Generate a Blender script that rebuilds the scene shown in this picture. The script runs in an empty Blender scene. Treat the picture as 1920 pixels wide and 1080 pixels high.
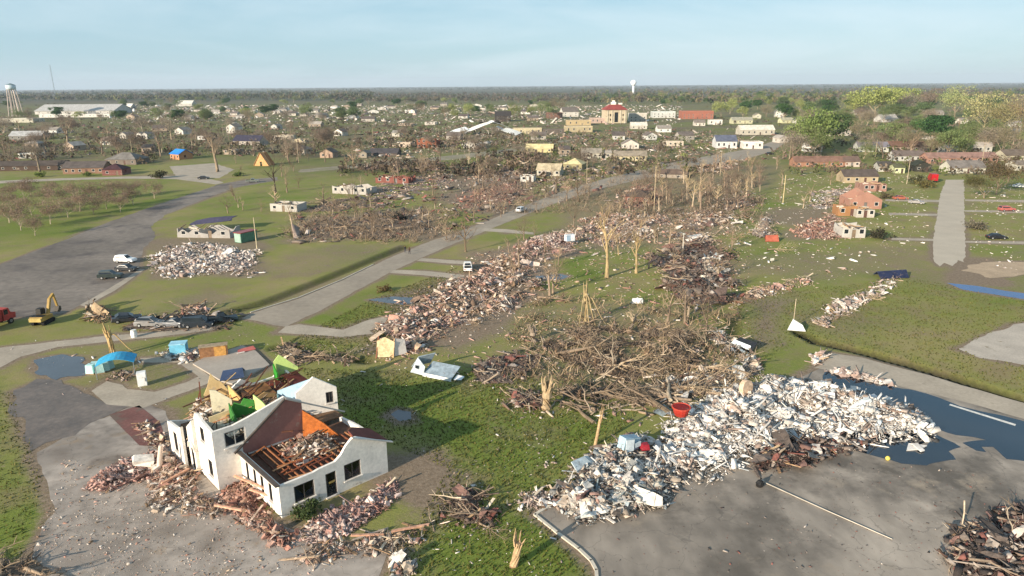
import bpy, bmesh, math, random
import numpy as np
from mathutils import Vector, Matrix
random.seed(11)
rng = np.random.default_rng(11)
scene = bpy.context.scene
col = scene.collection
R = math.radians
# ------------------------------------------------------------------ camera
F, CAMH = 1300.0, 38.0                       # focal length in photo pixels (1920 wide), drone height
PITCH, ROLL = math.atan(380.0 / F), R(0.42)
cd = bpy.data.cameras.new('camera'); cam = bpy.data.objects.new('camera', cd); col.objects.link(cam)
cd.sensor_width = 36.0; cd.lens = F / 1920 * 36; cd.clip_start = 0.5; cd.clip_end = 60000
c_, s_ = math.cos(ROLL), math.sin(ROLL)
fwd = Vector((0, math.cos(PITCH), -math.sin(PITCH))); up0 = Vector((0, math.sin(PITCH), math.cos(PITCH))); r0 = Vector((1, 0, 0))
rt = r0 * c_ - up0 * s_; up = r0 * s_ + up0 * c_
cam.matrix_world = Matrix(((rt.x, up.x, -fwd.x, 0), (rt.y, up.y, -fwd.y, 0), (rt.z, up.z, -fwd.z, CAMH), (0, 0, 0, 1)))
scene.camera = cam
# ------------------------------------------------------------------ sky and sun
SUN_EL, SHADOW_AZ = R(17.5), R(47)             # shadows fall towards SHADOW_AZ (from +x)
w = bpy.data.worlds.new('World'); scene.world = w; w.use_nodes = True
nt = w.node_tree; nt.nodes.clear()
sky = nt.nodes.new('ShaderNodeTexSky'); sky.sky_type = 'NISHITA'; sky.sun_disc = False
sky.sun_elevation = SUN_EL; sky.sun_rotation = R(270) - SHADOW_AZ if False else math.pi / 2 - (SHADOW_AZ + math.pi)
sky.air_density = 1.0; sky.dust_density = 0.2; sky.ozone_density = 2.0; sky.altitude = 40
tc = nt.nodes.new('ShaderNodeTexCoord'); mp = nt.nodes.new('ShaderNodeMapping'); mp.inputs['Scale'].default_value = (1.1, 0.55, 7.0)
mp.inputs['Rotation'].default_value = (0.12, 0.10, 0.5)
nz = nt.nodes.new('ShaderNodeTexNoise'); nz.inputs['Scale'].default_value = 2.1; nz.inputs['Detail'].default_value = 7; nz.inputs['Roughness'].default_value = 0.55
nz.inputs['Distortion'].default_value = 0.6
mr = nt.nodes.new('ShaderNodeMapRange'); mr.inputs[1].default_value = 0.42; mr.inputs[2].default_value = 0.70; mr.inputs[3].default_value = 0.0; mr.inputs[4].default_value = 0.42
mx = nt.nodes.new('ShaderNodeMix'); mx.data_type = 'RGBA'; mx.inputs[7].default_value = (6.4, 7.2, 7.6, 1)
bg = nt.nodes.new('ShaderNodeBackground'); bg.inputs[1].default_value = 0.088
wo = nt.nodes.new('ShaderNodeOutputWorld')
L = nt.links.new
L(tc.outputs['Generated'], mp.inputs[0]); L(mp.outputs[0], nz.inputs[0]); L(nz.outputs[0], mr.inputs[0]); L(mr.outputs[0], mx.inputs[0])
hb = nt.nodes.new('ShaderNodeMix'); hb.data_type = 'RGBA'; hb.inputs[0].default_value = 0.62; hb.inputs[7].default_value = (2.8, 4.55, 5.6, 1)   # thin veil of pale blue
sp = nt.nodes.new('ShaderNodeSeparateXYZ'); er = nt.nodes.new('ShaderNodeMapRange'); er.inputs[1].default_value = 0.0; er.inputs[2].default_value = 1.0; er.inputs[3].default_value = 0.78; er.inputs[4].default_value = 0.15
L(tc.outputs['Generated'], sp.inputs[0]); L(sp.outputs[2], er.inputs[0]); L(er.outputs[0], hb.inputs[0])   # veil thick low down, thinned overhead to cut the sky's fill light
L(sky.outputs[0], hb.inputs[6]); L(hb.outputs[2], mx.inputs[6]); L(mx.outputs[2], bg.inputs[0]); L(bg.outputs[0], wo.inputs[0])
sd = bpy.data.lights.new('sun', 'SUN'); sd.energy = 5.0; sd.angle = R(0.55); sd.color = (1.0, 0.87, 0.70)
sun = bpy.data.objects.new('sun', sd); col.objects.link(sun)
sdir = Vector((math.cos(SHADOW_AZ) * math.cos(SUN_EL), math.sin(SHADOW_AZ) * math.cos(SUN_EL), -math.sin(SUN_EL)))
sun.rotation_euler = sdir.to_track_quat('-Z', 'Y').to_euler(); sun.location = (-120, -120, 120)
scene.view_settings.view_transform = 'Standard'; scene.view_settings.look = 'None'
scene.view_settings.exposure = 0.7; scene.view_settings.gamma = 1.0; scene.view_settings.use_curve_mapping = False
scene.render.engine = 'CYCLES'
# ------------------------------------------------------------------ photo pixel -> place on the ground
def ray(px, py):
    x, y = px - 960.0, 540.0 - py
    d = rt * x + up * y + fwd * F
    return d.normalized()
def G(px, py, z=0.0):
    d = ray(px, py); t = (z - CAMH) / d.z
    return Vector((d.x * t, d.y * t, z))
def depth(p): return (Vector(p) - Vector((0, 0, CAMH))).dot(fwd)
def mpx(px, py): return depth(G(px, py)) / F            # metres per photo pixel at that ground point
def top_h(px, py, ty, tx=None):
    g = G(px, py); d = ray(px if tx is None else tx, ty); t = g.y / d.y
    return CAMH + d.z * t
def px_of(p):
    v = Vector(p) - Vector((0, 0, CAMH)); dd = v.dot(fwd)
    return 960 + F * v.dot(rt) / dd, 540 - F * v.dot(up) / dd
def hx(h):
    h = h.lstrip('#'); v = [int(h[i:i + 2], 16) / 255 for i in (0, 2, 4)]
    return tuple(((a + 0.055) / 1.055) ** 2.4 if a > 0.04045 else a / 12.92 for a in v)
# ------------------------------------------------------------------ materials
MATS = {}
def mat(name, color=(0.5, 0.5, 0.5), rough=0.85, src=None, n1=(0.6, 0.25), n2=None, bump=None, metal=0.0, spec=0.3, stretch=None, dark=None, dark2=None, translucent=0.0, crack=None):
    """src: None = fixed colour, 'object' = Object Info colour, 'attr' = colour attribute Col. n1/n2 = (scale, amount) of value noise."""
    if name in MATS: return MATS[name]
    m = bpy.data.materials.new(name); m.use_nodes = True; t = m.node_tree; n = t.nodes; l = t.links.new
    b = n['Principled BSDF']; b.inputs['Roughness'].default_value = rough; b.inputs['Metallic'].default_value = metal
    b.inputs['Specular IOR Level'].default_value = spec
    ge = n.new('ShaderNodeNewGeometry'); pos = ge.outputs['Position']
    if stretch:
        ma = n.new('ShaderNodeMapping'); ma.inputs['Scale'].default_value = stretch; l(pos, ma.inputs[0]); pos = ma.outputs[0]
    if src == 'object': o = n.new('ShaderNodeObjectInfo').outputs['Color']
    elif src == 'attr':
        a = n.new('ShaderNodeAttribute'); a.attribute_name = 'Col'; o = a.outputs['Color']
    else:
        rg = n.new('ShaderNodeRGB'); rg.outputs[0].default_value = (*color, 1); o = rg.outputs[0]
    for k in (n1, n2):
        if not k: continue
        z = n.new('ShaderNodeTexNoise'); z.inputs['Scale'].default_value = k[0]; z.inputs['Detail'].default_value = 5; l(pos, z.inputs[0])
        r = n.new('ShaderNodeMapRange'); r.inputs[1].default_value = 0.3; r.inputs[2].default_value = 0.7
        r.inputs[3].default_value = 1 - k[1]; r.inputs[4].default_value = 1 + k[1]; l(z.outputs[0], r.inputs[0])
        x = n.new('ShaderNodeVectorMath'); x.operation = 'SCALE'; l(o, x.inputs[0]); l(r.outputs[0], x.inputs[3]); o = x.outputs[0]
    for dark in (dark, dark2):                           # worn / dirty patches: (scale, threshold, colour)
        if not dark: continue
        z = n.new('ShaderNodeTexNoise'); z.inputs['Scale'].default_value = dark[0]; z.inputs['Detail'].default_value = 8; z.inputs['Roughness'].default_value = 0.65; l(ge.outputs['Position'], z.inputs[0])
        r = n.new('ShaderNodeMapRange'); r.inputs[1].default_value = dark[1]; r.inputs[2].default_value = dark[1] + 0.12; l(z.outputs[0], r.inputs[0])
        x = n.new('ShaderNodeMix'); x.data_type = 'RGBA'; l(r.outputs[0], x.inputs[0]); l(o, x.inputs[6]); x.inputs[7].default_value = (*dark[2], 1); o = x.outputs[2]
    if crack:                                            # network of filled cracks: (scale, width, colour)
        vo = n.new('ShaderNodeTexVoronoi'); vo.feature = 'DISTANCE_TO_EDGE'; vo.inputs['Scale'].default_value = crack[0]; nd = n.new('ShaderNodeTexNoise'); nd.inputs['Scale'].default_value = .7; nd.inputs['Detail'].default_value = 4; l(ge.outputs['Position'], nd.inputs[0])
        ad_ = n.new('ShaderNodeVectorMath'); ad_.operation = 'MULTIPLY_ADD'; l(nd.outputs[1], ad_.inputs[0]); ad_.inputs[1].default_value = (2.4, 2.4, 0); l(ge.outputs['Position'], ad_.inputs[2]); l(ad_.outputs[0], vo.inputs[0])
        r = n.new('ShaderNodeMapRange'); r.inputs[1].default_value = crack[1]; r.inputs[2].default_value = crack[1] * 2; r.inputs[3].default_value = .38; r.inputs[4].default_value = 0; l(vo.outputs[0], r.inputs[0])
        x = n.new('ShaderNodeMix'); x.data_type = 'RGBA'; l(r.outputs[0], x.inputs[0]); l(o, x.inputs[6]); x.inputs[7].default_value = (*crack[2], 1); o = x.outputs[2]
    l(o, b.inputs['Base Color'])
    if bump:
        z = n.new('ShaderNodeTexNoise'); z.inputs['Scale'].default_value = bump[0]; z.inputs['Detail'].default_value = 6; l(pos, z.inputs[0])
        bu = n.new('ShaderNodeBump'); bu.inputs['Strength'].default_value = bump[1]; bu.inputs['Distance'].default_value = bump[2]; l(z.outputs[0], bu.inputs['Height']); l(bu.outputs[0], b.inputs['Normal'])
    if translucent:
        tr = n.new('ShaderNodeBsdfTranslucent'); l(o, tr.inputs[0]); ms = n.new('ShaderNodeMixShader'); ms.inputs[0].default_value = translucent
        l(b.outputs[0], ms.inputs[1]); l(tr.outputs[0], ms.inputs[2]); l(ms.outputs[0], n['Material Output'].inputs[0])
    MATS[name] = m; return m
M_OBJ = mat('painted_debris', src='object', n1=(1.7, 0.3), n2=(9, 0.12), dark=(1.1, 0.62, hx('6b5c50')))
M_ATT = mat('mixed_rubble', src='attr', n1=(0.5, 0.25), n2=(5, 0.15))
M_WALL = mat('house_siding', src='object', n1=(0.35, 0.12), n2=(4, 0.08), dark=(0.55, 0.57, hx('8a7d70')))
M_ROOF = mat('shingle_roof', src='object', n1=(0.5, 0.25), n2=(6, 0.2), rough=0.9)
M_PLAIN = mat('plain_paint', src='object', n1=(0.9, 0.2), n2=(6, 0.1), rough=0.65, dark=(1.3, 0.6, hx('6f6254')))
M_STUCCO = mat('white_stucco', hx('e9e3da'), src='object', n1=(0.6, 0.10), n2=(3.5, 0.09), bump=(9, 0.25, 0.03), dark=(0.8, 0.61, hx('a2968a')))
M_WOOD = mat('broken_wood', src='object', n1=(2.5, 0.3), n2=(14, 0.2), rough=0.8)
M_BARK = mat('bark', src='object', n1=(1.2, 0.25), n2=(7, 0.25), bump=(6, 0.5, 0.05))
M_LEAF = mat('foliage', src='object', n1=(0.45, 0.35), n2=(2.5, 0.25), rough=0.75, translucent=0.2)
M_GLASS = mat('dark_glass', hx('20262b'), rough=0.12, n1=(1, 0.1), spec=0.6)
M_CARP = mat('car_paint', src='object', rough=0.35, n1=(1.5, 0.14), n2=(8, .06), spec=0.5, dark=(1.6, 0.64, hx('7a6e62')))
M_TYRE = mat('tyre_rubber', hx('1d1d1e'), rough=0.85, n1=(3, 0.1))
M_METAL = mat('bare_metal', src='object', rough=0.42, n1=(0.8, 0.15), n2=(6, 0.08), metal=0.35, spec=0.5)
M_LAMP = mat('lamp_lens', hx('d8d4c8'), rough=0.2, n1=(4, 0.05), spec=0.6)
M_TAIL = mat('tail_lens', hx('8c1518'), rough=0.25, n1=(4, 0.05), spec=0.6)
# ------------------------------------------------------------------ mesh builder
def newmesh(name, V, Fc, m, cols=None, smooth=False):
    me = bpy.data.meshes.new(name)
    V = np.asarray(V, np.float32).reshape(-1, 3)
    if isinstance(Fc, np.ndarray):
        n, k = Fc.shape
        me.vertices.add(len(V)); me.vertices.foreach_set('co', V.ravel())
        me.loops.add(n * k); me.loops.foreach_set('vertex_index', Fc.astype(np.int32).ravel())
        me.polygons.add(n); me.polygons.foreach_set('loop_start', np.arange(0, n * k, k, dtype=np.int32))
        me.update(calc_edges=True)
    else:
        me.from_pydata(V.tolist(), [], Fc); me.update()
    if cols is not None:                                 # per vertex colours
        a = me.color_attributes.new('Col', 'FLOAT_COLOR', 'POINT')
        cc = np.ones((len(V), 4), np.float32); cc[:, :3] = cols; a.data.foreach_set('color', cc.ravel())
    for mm in (m if isinstance(m, (list, tuple)) else [m]): me.materials.append(mm)
    if smooth: me.polygons.foreach_set('use_smooth', np.ones(len(me.polygons), bool))
    return me
def link(name, me, parent=None, loc=(0, 0, 0), rot=(0, 0, 0), scale=(1, 1, 1), color=None):
    o = bpy.data.objects.new(name, me); col.objects.link(o)
    o.location = loc; o.rotation_euler = rot; o.scale = scale
    if parent is not None: o.parent = parent
    if color is not None: o.color = (*color[:3], 1)
    return o
def tag(o, label, cat, group=None, kind=None):
    o['label'] = label; o['category'] = cat
    if group: o['group'] = group
    if kind: o['kind'] = kind
    return o
def thing(name, label, cat, loc=(0, 0, 0), rz=0.0, group=None):
    o = link(name, None, None, loc, (0, 0, rz)); o.empty_display_size = 0.5
    return tag(o, label, cat, group)
class MB:
    def __init__(s): s.v = []; s.f = []; s.mi = []
    def add(s, vs, fs, mi=0):
        b = len(s.v); s.v += [tuple(v) for v in vs]; s.f += [[b + i for i in f] for f in fs]; s.mi += [mi] * len(fs)
    def box(s, c, d, rot=None, mi=0, taper=1.0):
        x, y, z = d[0] / 2, d[1] / 2, d[2] / 2
        vs = [Vector(q) for q in ((-x, -y, -z), (x, -y, -z), (x, y, -z), (-x, y, -z), (-x * taper, -y * taper, z), (x * taper, -y * taper, z), (x * taper, y * taper, z), (-x * taper, y * taper, z))]
        if rot is not None: vs = [rot @ v for v in vs]
        s.add([v + Vector(c) for v in vs], [(0, 3, 2, 1), (4, 5, 6, 7), (0, 1, 5, 4), (1, 2, 6, 5), (2, 3, 7, 6), (3, 0, 4, 7)], mi)
    def b2(s, x0, x1, y0, y1, z0, z1, mi=0): s.box(((x0 + x1) / 2, (y0 + y1) / 2, (z0 + z1) / 2), (x1 - x0, y1 - y0, z1 - z0), mi=mi)
    def bar(s, a, b, wd, th=None, mi=0):
        a, b = Vector(a), Vector(b); d = b - a
        q = d.to_track_quat('X', 'Z').to_matrix()
        s.box((a + b) / 2, (d.length, wd, th or wd), q, mi)
    def tube(s, pts, rad, n=6, mi=0, cap=True):
        pts = [Vector(p) for p in pts]; base = len(s.v); m = len(pts)
        for i, p in enumerate(pts):
            d = (pts[min(i + 1, m - 1)] - pts[max(i - 1, 0)])
            if d.length < 1e-6: d = Vector((0, 0, 1))
            q = d.to_track_quat('Z', 'Y').to_matrix(); r = rad[i] if isinstance(rad, (list, tuple)) else rad
            for k in range(n):
                a = 2 * math.pi * k / n; s.v.append(tuple(p + q @ Vector((math.cos(a) * r, math.sin(a) * r, 0))))
        for i in range(m - 1):
            for k in range(n):
                k2 = (k + 1) % n
                s.f.append([base + i * n + k, base + i * n + k2, base + (i + 1) * n + k2, base + (i + 1) * n + k]); s.mi.append(mi)
        if cap:
            s.f.append([base + k for k in range(n)][::-1]); s.f.append([base + (m - 1) * n + k for k in range(n)]); s.mi += [mi, mi]
    def prism(s, poly, axis, a, b, mi=0):
        """polygon (2D) extruded between a and b along axis ('x','y','z')"""
        n = len(poly)
        def P(p, t): return {'x': (t, p[0], p[1]), 'y': (p[0], t, p[1]), 'z': (p[0], p[1], t)}[axis]
        vs = [P(p, a) for p in poly] + [P(p, b) for p in poly]
        fs = [list(range(n))[::-1], list(range(n, 2 * n))] + [(i, (i + 1) % n, n + (i + 1) % n, n + i) for i in range(n)]
        s.add(vs, fs, mi)
    def wall(s, p0, p1, prof, ops=(), t=0.25, z0=0.0, mi=0):
        """wall from p0 to p1 (xy); prof = [(s, ztop)...] along it; ops = [(s0, s1, z0, z1)]; thickness to the left of p0->p1"""
        a, b = Vector((*p0, 0)), Vector((*p1, 0)); ln = (b - a).length; d = (b - a) / ln; nn = Vector((-d.y, d.x, 0)) * t
        def top(q):
            for (s0, h0), (s1, h1) in zip(prof, prof[1:]):
                if s0 <= q <= s1: return h0 + (h1 - h0) * (q - s0) / max(s1 - s0, 1e-6)
            return prof[-1][1]
        br = sorted({0.0, ln, *[q for q, _ in prof if 0 < q < ln], *[q for o in ops for q in o[:2] if 0 < q < ln]})
        for s0, s1 in zip(br, br[1:]):
            if s1 - s0 < 0.01: continue
            mid = (s0 + s1) / 2; cuts = sorted([(o[2], o[3]) for o in ops if o[0] <= mid <= o[1]]); z = z0; segs = []
            for lo, hi in cuts:
                if lo > z + 0.01: segs.append((z, lo))
                z = hi
            segs.append((z, None))
            for lo, hi in segs:
                e = 0.0005
                h0, h1 = (top(s0 + e), top(s1 - e)) if hi is None else (hi, hi)
                if max(h0, h1) <= lo + 0.01: continue
                h0, h1 = max(h0, lo + 0.005), max(h1, lo + 0.005)
                q = [a + d * s0, a + d * s1]
                vs = [q[0] + Vector((0, 0, lo)), q[1] + Vector((0, 0, lo)), q[1] + Vector((0, 0, h1)), q[0] + Vector((0, 0, h0))]
                vs += [v + nn for v in vs]
                s.add(vs, [(0, 1, 2, 3), (7, 6, 5, 4), (0, 4, 5, 1), (3, 2, 6, 7), (0, 3, 7, 4), (1, 5, 6, 2)], mi)
    def mesh(s, name, m, smooth=False):
        me = newmesh(name, s.v, s.f, m, smooth=smooth)
        if any(s.mi): me.polygons.foreach_set('material_index', s.mi)
        return me
    def build(s, name, m, parent=None, color=None, smooth=False, **k):
        return link(name, s.mesh(name, m, smooth), parent, color=color, **k)
def orient(n, flat=0.5):
    """n random rotation matrices; flat: 0 lying flat, 1 fully random"""
    yaw = rng.uniform(0, 2 * math.pi, n); pit = rng.normal(0, 0.75 * flat, n); rol = rng.normal(0, 0.9 * flat, n)
    cy, sy, cp, sp, cr, sr = np.cos(yaw), np.sin(yaw), np.cos(pit), np.sin(pit), np.cos(rol), np.sin(rol)
    Rm = np.empty((n, 3, 3))
    Rm[:, 0, 0] = cy * cp; Rm[:, 0, 1] = cy * sp * sr - sy * cr; Rm[:, 0, 2] = cy * sp * cr + sy * sr
    Rm[:, 1, 0] = sy * cp; Rm[:, 1, 1] = sy * sp * sr + cy * cr; Rm[:, 1, 2] = sy * sp * cr - cy * sr
    Rm[:, 2, 0] = -sp; Rm[:, 2, 1] = cp * sr; Rm[:, 2, 2] = cp * cr
    return Rm
CORN = np.array([(-1, -1, -1), (1, -1, -1), (1, 1, -1), (-1, 1, -1), (-1, -1, 1), (1, -1, 1), (1, 1, 1), (-1, 1, 1)], float) * 0.5
QF = np.array([(0, 3, 2, 1), (4, 5, 6, 7), (0, 1, 5, 4), (1, 2, 6, 5), (2, 3, 7, 6), (3, 0, 4, 7)])
def box_swarm(name, C, D, Rm, colr, m, jit=0.0):
    n = len(C); P = CORN[None] * D[:, None, :]
    if jit: P = P * (1 + rng.uniform(-jit, jit, (n, 8, 3)))
    V = np.einsum('nij,nkj->nki', Rm, P) + C[:, None, :]
    Fc = (QF[None, 1:] + (np.arange(n) * 8)[:, None, None]).reshape(-1, 4)     # undersides are never seen
    return newmesh(name, V.reshape(-1, 3), Fc, m, cols=np.repeat(colr, 8, axis=0))
def inpoly(P, poly):
    x, y = P[:, 0], P[:, 1]; r = np.zeros(len(P), bool); n = len(poly); j = n - 1
    for i in range(n):
        xi, yi, xj, yj = poly[i][0], poly[i][1], poly[j][0], poly[j][1]
        r ^= ((yi > y) != (yj > y)) & (x < (xj - xi) * (y - yi) / ((yj - yi) or 1e-9) + xi); j = i
    return r
def dseg(P, poly, closed=True):
    best = np.full(len(P), 1e9); n = len(poly)
    for i in range(n if closed else n - 1):
        a = np.array(poly[i][:2], float); b = np.array(poly[(i + 1) % n][:2], float); ab = b - a
        t = np.clip(((P - a) @ ab) / max(ab @ ab, 1e-9), 0, 1); best = np.minimum(best, np.hypot(*(P - a - t[:, None] * ab).T))
    return best
def sdist(P, poly): return np.where(inpoly(P, poly), 1, -1) * dseg(P, poly)
def vnoise(P, s, seed=0):
    x = P[:, 0] / s + seed * 17.13; y = P[:, 1] / s - seed * 9.7; i = np.floor(x); j = np.floor(y); fx = x - i; fy = y - j
    fx = fx * fx * (3 - 2 * fx); fy = fy * fy * (3 - 2 * fy)
    h = lambda a, b: np.modf(np.abs(np.sin(a * 127.1 + b * 311.7 + seed * 7.7)) * 43758.5453)[0]
    return (h(i, j) * (1 - fx) + h(i + 1, j) * fx) * (1 - fy) + (h(i, j + 1) * (1 - fx) + h(i + 1, j + 1) * fx) * fy
def wpoly(pp): return [tuple(G(*p)[:2]) for p in pp]
# ================================================================== setting: ground, roads, water
# zones in photo pixels, turned into ground polygons
DIRT = [  # (polygon, strength, softness m)
    ([(0, 640), (60, 640), (170, 700), (200, 780), (80, 850), (70, 1080), (-400, 1080), (-300, 640)], 0.25, 3),
    ([(150, 645), (360, 650), (380, 700), (300, 750), (180, 740)], 0.5, 3),
    ([(700, 860), (850, 830), (860, 900), (790, 960), (700, 930)], 0.9, 2),
    ([(930, 740), (960, 725), (1080, 770), (900, 830), (840, 840)], 0.35, 2),
    ([(640, 990), (800, 960), (760, 1080), (560, 1080)], 0.8, 2),
    ([(960, 560), (1350, 560), (1420, 690), (1300, 770), (980, 720), (880, 640)], 0.5, 5),
    ([(1370, 470), (1760, 450), (1800, 520), (1920, 500), (1960, 560), (1700, 540), (1500, 520), (1380, 520)], 0.5, 6),
    ([(1380, 560), (1500, 560), (1490, 620), (1420, 640), (1380, 610)], 0.9, 4),
    ([(1480, 600), (1560, 560), (1640, 580), (1760, 600), (1800, 640), (1700, 640), (1560, 625)], 0.5, 5), ([(500, 480), (640, 455), (740, 460), (600, 520), (500, 530)], 0.5, 5), ([(240, 560), (420, 540), (470, 570), (330, 590)], 0.6, 4), ([(1740, 480), (1920, 470), (1920, 545), (1760, 530)], 0.85, 4),
    ([(1650, 620), (1800, 600), (1920, 590), (1920, 680), (1760, 660)], 0.3, 4),
    ([(440, 590), (620, 520), (750, 460), (760, 475), (640, 540), (500, 600)], 0.55, 2),
    ([(540, 400), (850, 390), (850, 450), (560, 450)], 0.75, 6),
    ([(690, 660), (740, 560), (900, 470), (1080, 420), (1090, 470), (1010, 560), (960, 620), (880, 670)], 0.85, 4),
    ([(1000, 350), (1300, 320), (1480, 300), (1420, 370), (1380, 470), (1380, 570), (1230, 540), (1200, 470), (1060, 460)], 0.6, 6),
    ([(260, 440), (500, 440), (520, 520), (280, 525)], 0.7, 4),
    ([(1400, 400), (1560, 380), (1640, 440), (1480, 450)], 0.7, 5),
    ([(830, 320), (1010, 320), (1000, 410), (830, 400)], 0.8, 6),
    ([(960, 640), (1330, 580), (1420, 700), (1320, 780), (960, 770)], 0.48, 4),
    ([(330, 560), (470, 560), (480, 625), (200, 640), (190, 590)], 0.4, 3),
    ([(1560, 845), (1700, 870), (1600, 900)], 0.3, 3),
]
TOWN = [([(-900, 190), (2900, 190), (2900, 268), (1500, 268), (1480, 300), (1390, 330), (1000, 330), (960, 300), (960, 338), (820, 336), (640, 318), (560, 308), (300, 306), (-200, 300), (-900, 280)], 1.0, 30)]
LUSH = [([(640, 690), (980, 700), (960, 780), (800, 860), (640, 800)], 1.0, 4), ([(800, 800), (1000, 760), (1150, 780), (1060, 900), (960, 960), (860, 900)], 1.0, 4),
        ([(780, 980), (960, 960), (1110, 1060), (1100, 1090), (760, 1090)], 1.0, 3), ([(560, 590), (760, 520), (740, 560), (600, 640)], 0.9, 4),
        ([(1340, 380), (1430, 350), (1440, 420), (1370, 430)], 0.9, 5), ([(1380, 448), (1740, 465), (1740, 490), (1380, 480)], 0.4, 5),
        ([(1040, 480), (1120, 470), (1120, 510), (1030, 540)], 1.0, 3), ([(-100, 360), (360, 350), (60, 460), (-100, 480)], 0.8, 8),
        ([(1640, 560), (1920, 560), (1920, 620), (1640, 600)], 0.5, 6), ([(0, 330), (180, 335), (240, 350), (60, 370), (-60, 370)], 0.7, 8),
        ([(290, 400), (480, 350), (560, 330), (560, 380), (430, 400)], 0.6, 8), ([(-300, 700), (20, 720), (60, 900), (-10, 1080), (-300, 1080)], 0.9, 4)]
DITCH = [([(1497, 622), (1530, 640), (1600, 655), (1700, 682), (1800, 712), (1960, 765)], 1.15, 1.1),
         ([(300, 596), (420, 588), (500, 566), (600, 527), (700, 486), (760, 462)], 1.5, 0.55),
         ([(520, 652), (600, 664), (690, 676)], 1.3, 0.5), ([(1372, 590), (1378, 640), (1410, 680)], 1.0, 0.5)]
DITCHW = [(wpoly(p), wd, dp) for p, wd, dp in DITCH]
def ground_z(P):
    z = np.zeros(len(P))
    for pl, wd, dp in DITCHW:
        d = dseg(P, pl, False); z = np.minimum(z, -dp * np.clip(1 - (d / wd) ** 2, 0, 1))
    return z
def zone(P, zs):
    r = np.zeros(len(P))
    for poly, st, soft in zs:
        pl = wpoly(poly); a = np.array(pl); lo, hi = a.min(0) - soft * 2, a.max(0) + soft * 2
        k = np.where((P > lo).all(1) & (P < hi).all(1))[0]
        if len(k):
            s = sdist(P[k], pl) + (vnoise(P[k], soft * 2.2, 3) - 0.5) * soft * 2.4
            r[k] = np.maximum(r[k], st * np.clip(0.5 + s / (2 * soft), 0, 1))
    return r
def build_ground():
    def grid(xs, ys, b):
        X, Y = np.meshgrid(xs, ys); P = np.stack([X.ravel(), Y.ravel()], 1); nx, ny = len(xs), len(ys)
        i = np.arange((nx - 1) * (ny - 1)); r_, c2 = i // (nx - 1), i % (nx - 1); q = r_ * nx + c2
        return P, np.stack([q, q + 1, q + nx + 1, q + nx], 1) + b
    Ps, Fs, b = [], [], 0
    def ad(xs, ys):
        nonlocal b
        P, f = grid(np.array(xs, float), np.array(ys, float), b); Ps.append(P); Fs.append(f); b += len(P)
    X0, X1, Y0, Y1 = -140, 140, 28, 172
    ad(np.linspace(X0, X1, 420), np.linspace(Y0, Y1, 220))
    far = lambda a, e, n: a + (e - a) * (np.linspace(0, 1, n) ** 2.6)
    XL = -far(140, 30000, 70)[::-1]; XR = far(140, 30000, 70)
    ad(XL, np.linspace(Y0, Y1, 50)); ad(XR, np.linspace(Y0, Y1, 50))
    xs = np.concatenate([XL[:-1], np.linspace(X0, X1, 90), XR[1:]])
    ad(xs, far(Y1, 30000, 150)); ad(xs, -far(-Y0, 3000, 14)[::-1])
    P = np.concatenate(Ps); Fc = np.concatenate(Fs)
    V = np.zeros((len(P), 3)); V[:, :2] = P; V[:, 2] = ground_z(P)
    me = newmesh('ground', V, Fc, None, smooth=True); me.materials.clear()
    verge = np.zeros(len(P)); near = np.where((np.abs(P[:, 0]) < 260) & (P[:, 1] > 25) & (P[:, 1] < 400))[0]
    for sp in SHEETW:
        a_ = np.array(sp); k = near[(P[near] > a_.min(0) - 3).all(1) & (P[near] < a_.max(0) + 3).all(1)]
        if len(k): verge[k] = np.maximum(verge[k], .85 * np.clip(1.15 - dseg(P[k], sp) / (1.0 + 1.6 * vnoise(P[k], 4, 6)), 0, 1))
    for nme, zs in (('dirt', DIRT), ('town', TOWN), ('lush', LUSH)):
        a = me.attributes.new(nme, 'FLOAT', 'POINT'); a.data.foreach_set('value', (np.maximum(zone(P, zs), verge) if nme == 'dirt' else zone(P, zs)).astype(np.float32))
    shd_ = np.zeros(len(P))  # mask for the shadow painted along the ditches
    for pl_, wd_, dp_ in DITCHW: shd_ = np.maximum(shd_, (0.95 if dp_ > .9 else 0.6) * np.clip(1.6 - dseg(P, pl_, False) / wd_, 0, 1))
    a = me.attributes.new('ditch_shade', 'FLOAT', 'POINT'); a.data.foreach_set('value', shd_.astype(np.float32))
    m = bpy.data.materials.new('grass_and_dirt'); m.use_nodes = True; t = m.node_tree; n = t.nodes; l = t.links.new
    bs = n['Principled BSDF']; bs.inputs['Roughness'].default_value = 0.95; bs.inputs['Specular IOR Level'].default_value = 0.15
    pos = n.new('ShaderNodeNewGeometry').outputs['Position']
    def noise(s, d=6, ro=0.6, st=None):
        p = pos
        if st:
            ma = n.new('ShaderNodeMapping'); ma.inputs['Scale'].default_value = st; l(pos, ma.inputs[0]); p = ma.outputs[0]
        z = n.new('ShaderNodeTexNoise'); z.inputs['Scale'].default_value = s; z.inputs['Detail'].default_value = d; z.inputs['Roughness'].default_value = ro; l(p, z.inputs[0]); return z.outputs[0]
    def att(k):
        a = n.new('ShaderNodeAttribute'); a.attribute_name = k; return a.outputs['Fac']
    def rng_(v, a, b_, c=0.0, d=1.0):
        r = n.new('ShaderNodeMapRange'); l(v, r.inputs[0]); r.inputs[1].default_value = a; r.inputs[2].default_value = b_; r.inputs[3].default_value = c; r.inputs[4].default_value = d; return r.outputs[0]
    def ma_(op, a, b_):
        x = n.new('ShaderNodeMath'); x.operation = op; x.use_clamp = op == 'ADD'
        for i, q in enumerate((a, b_)):
            if isinstance(q, (int, float)): x.inputs[i].default_value = q
            else: l(q, x.inputs[i])
        return x.outputs[0]
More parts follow.
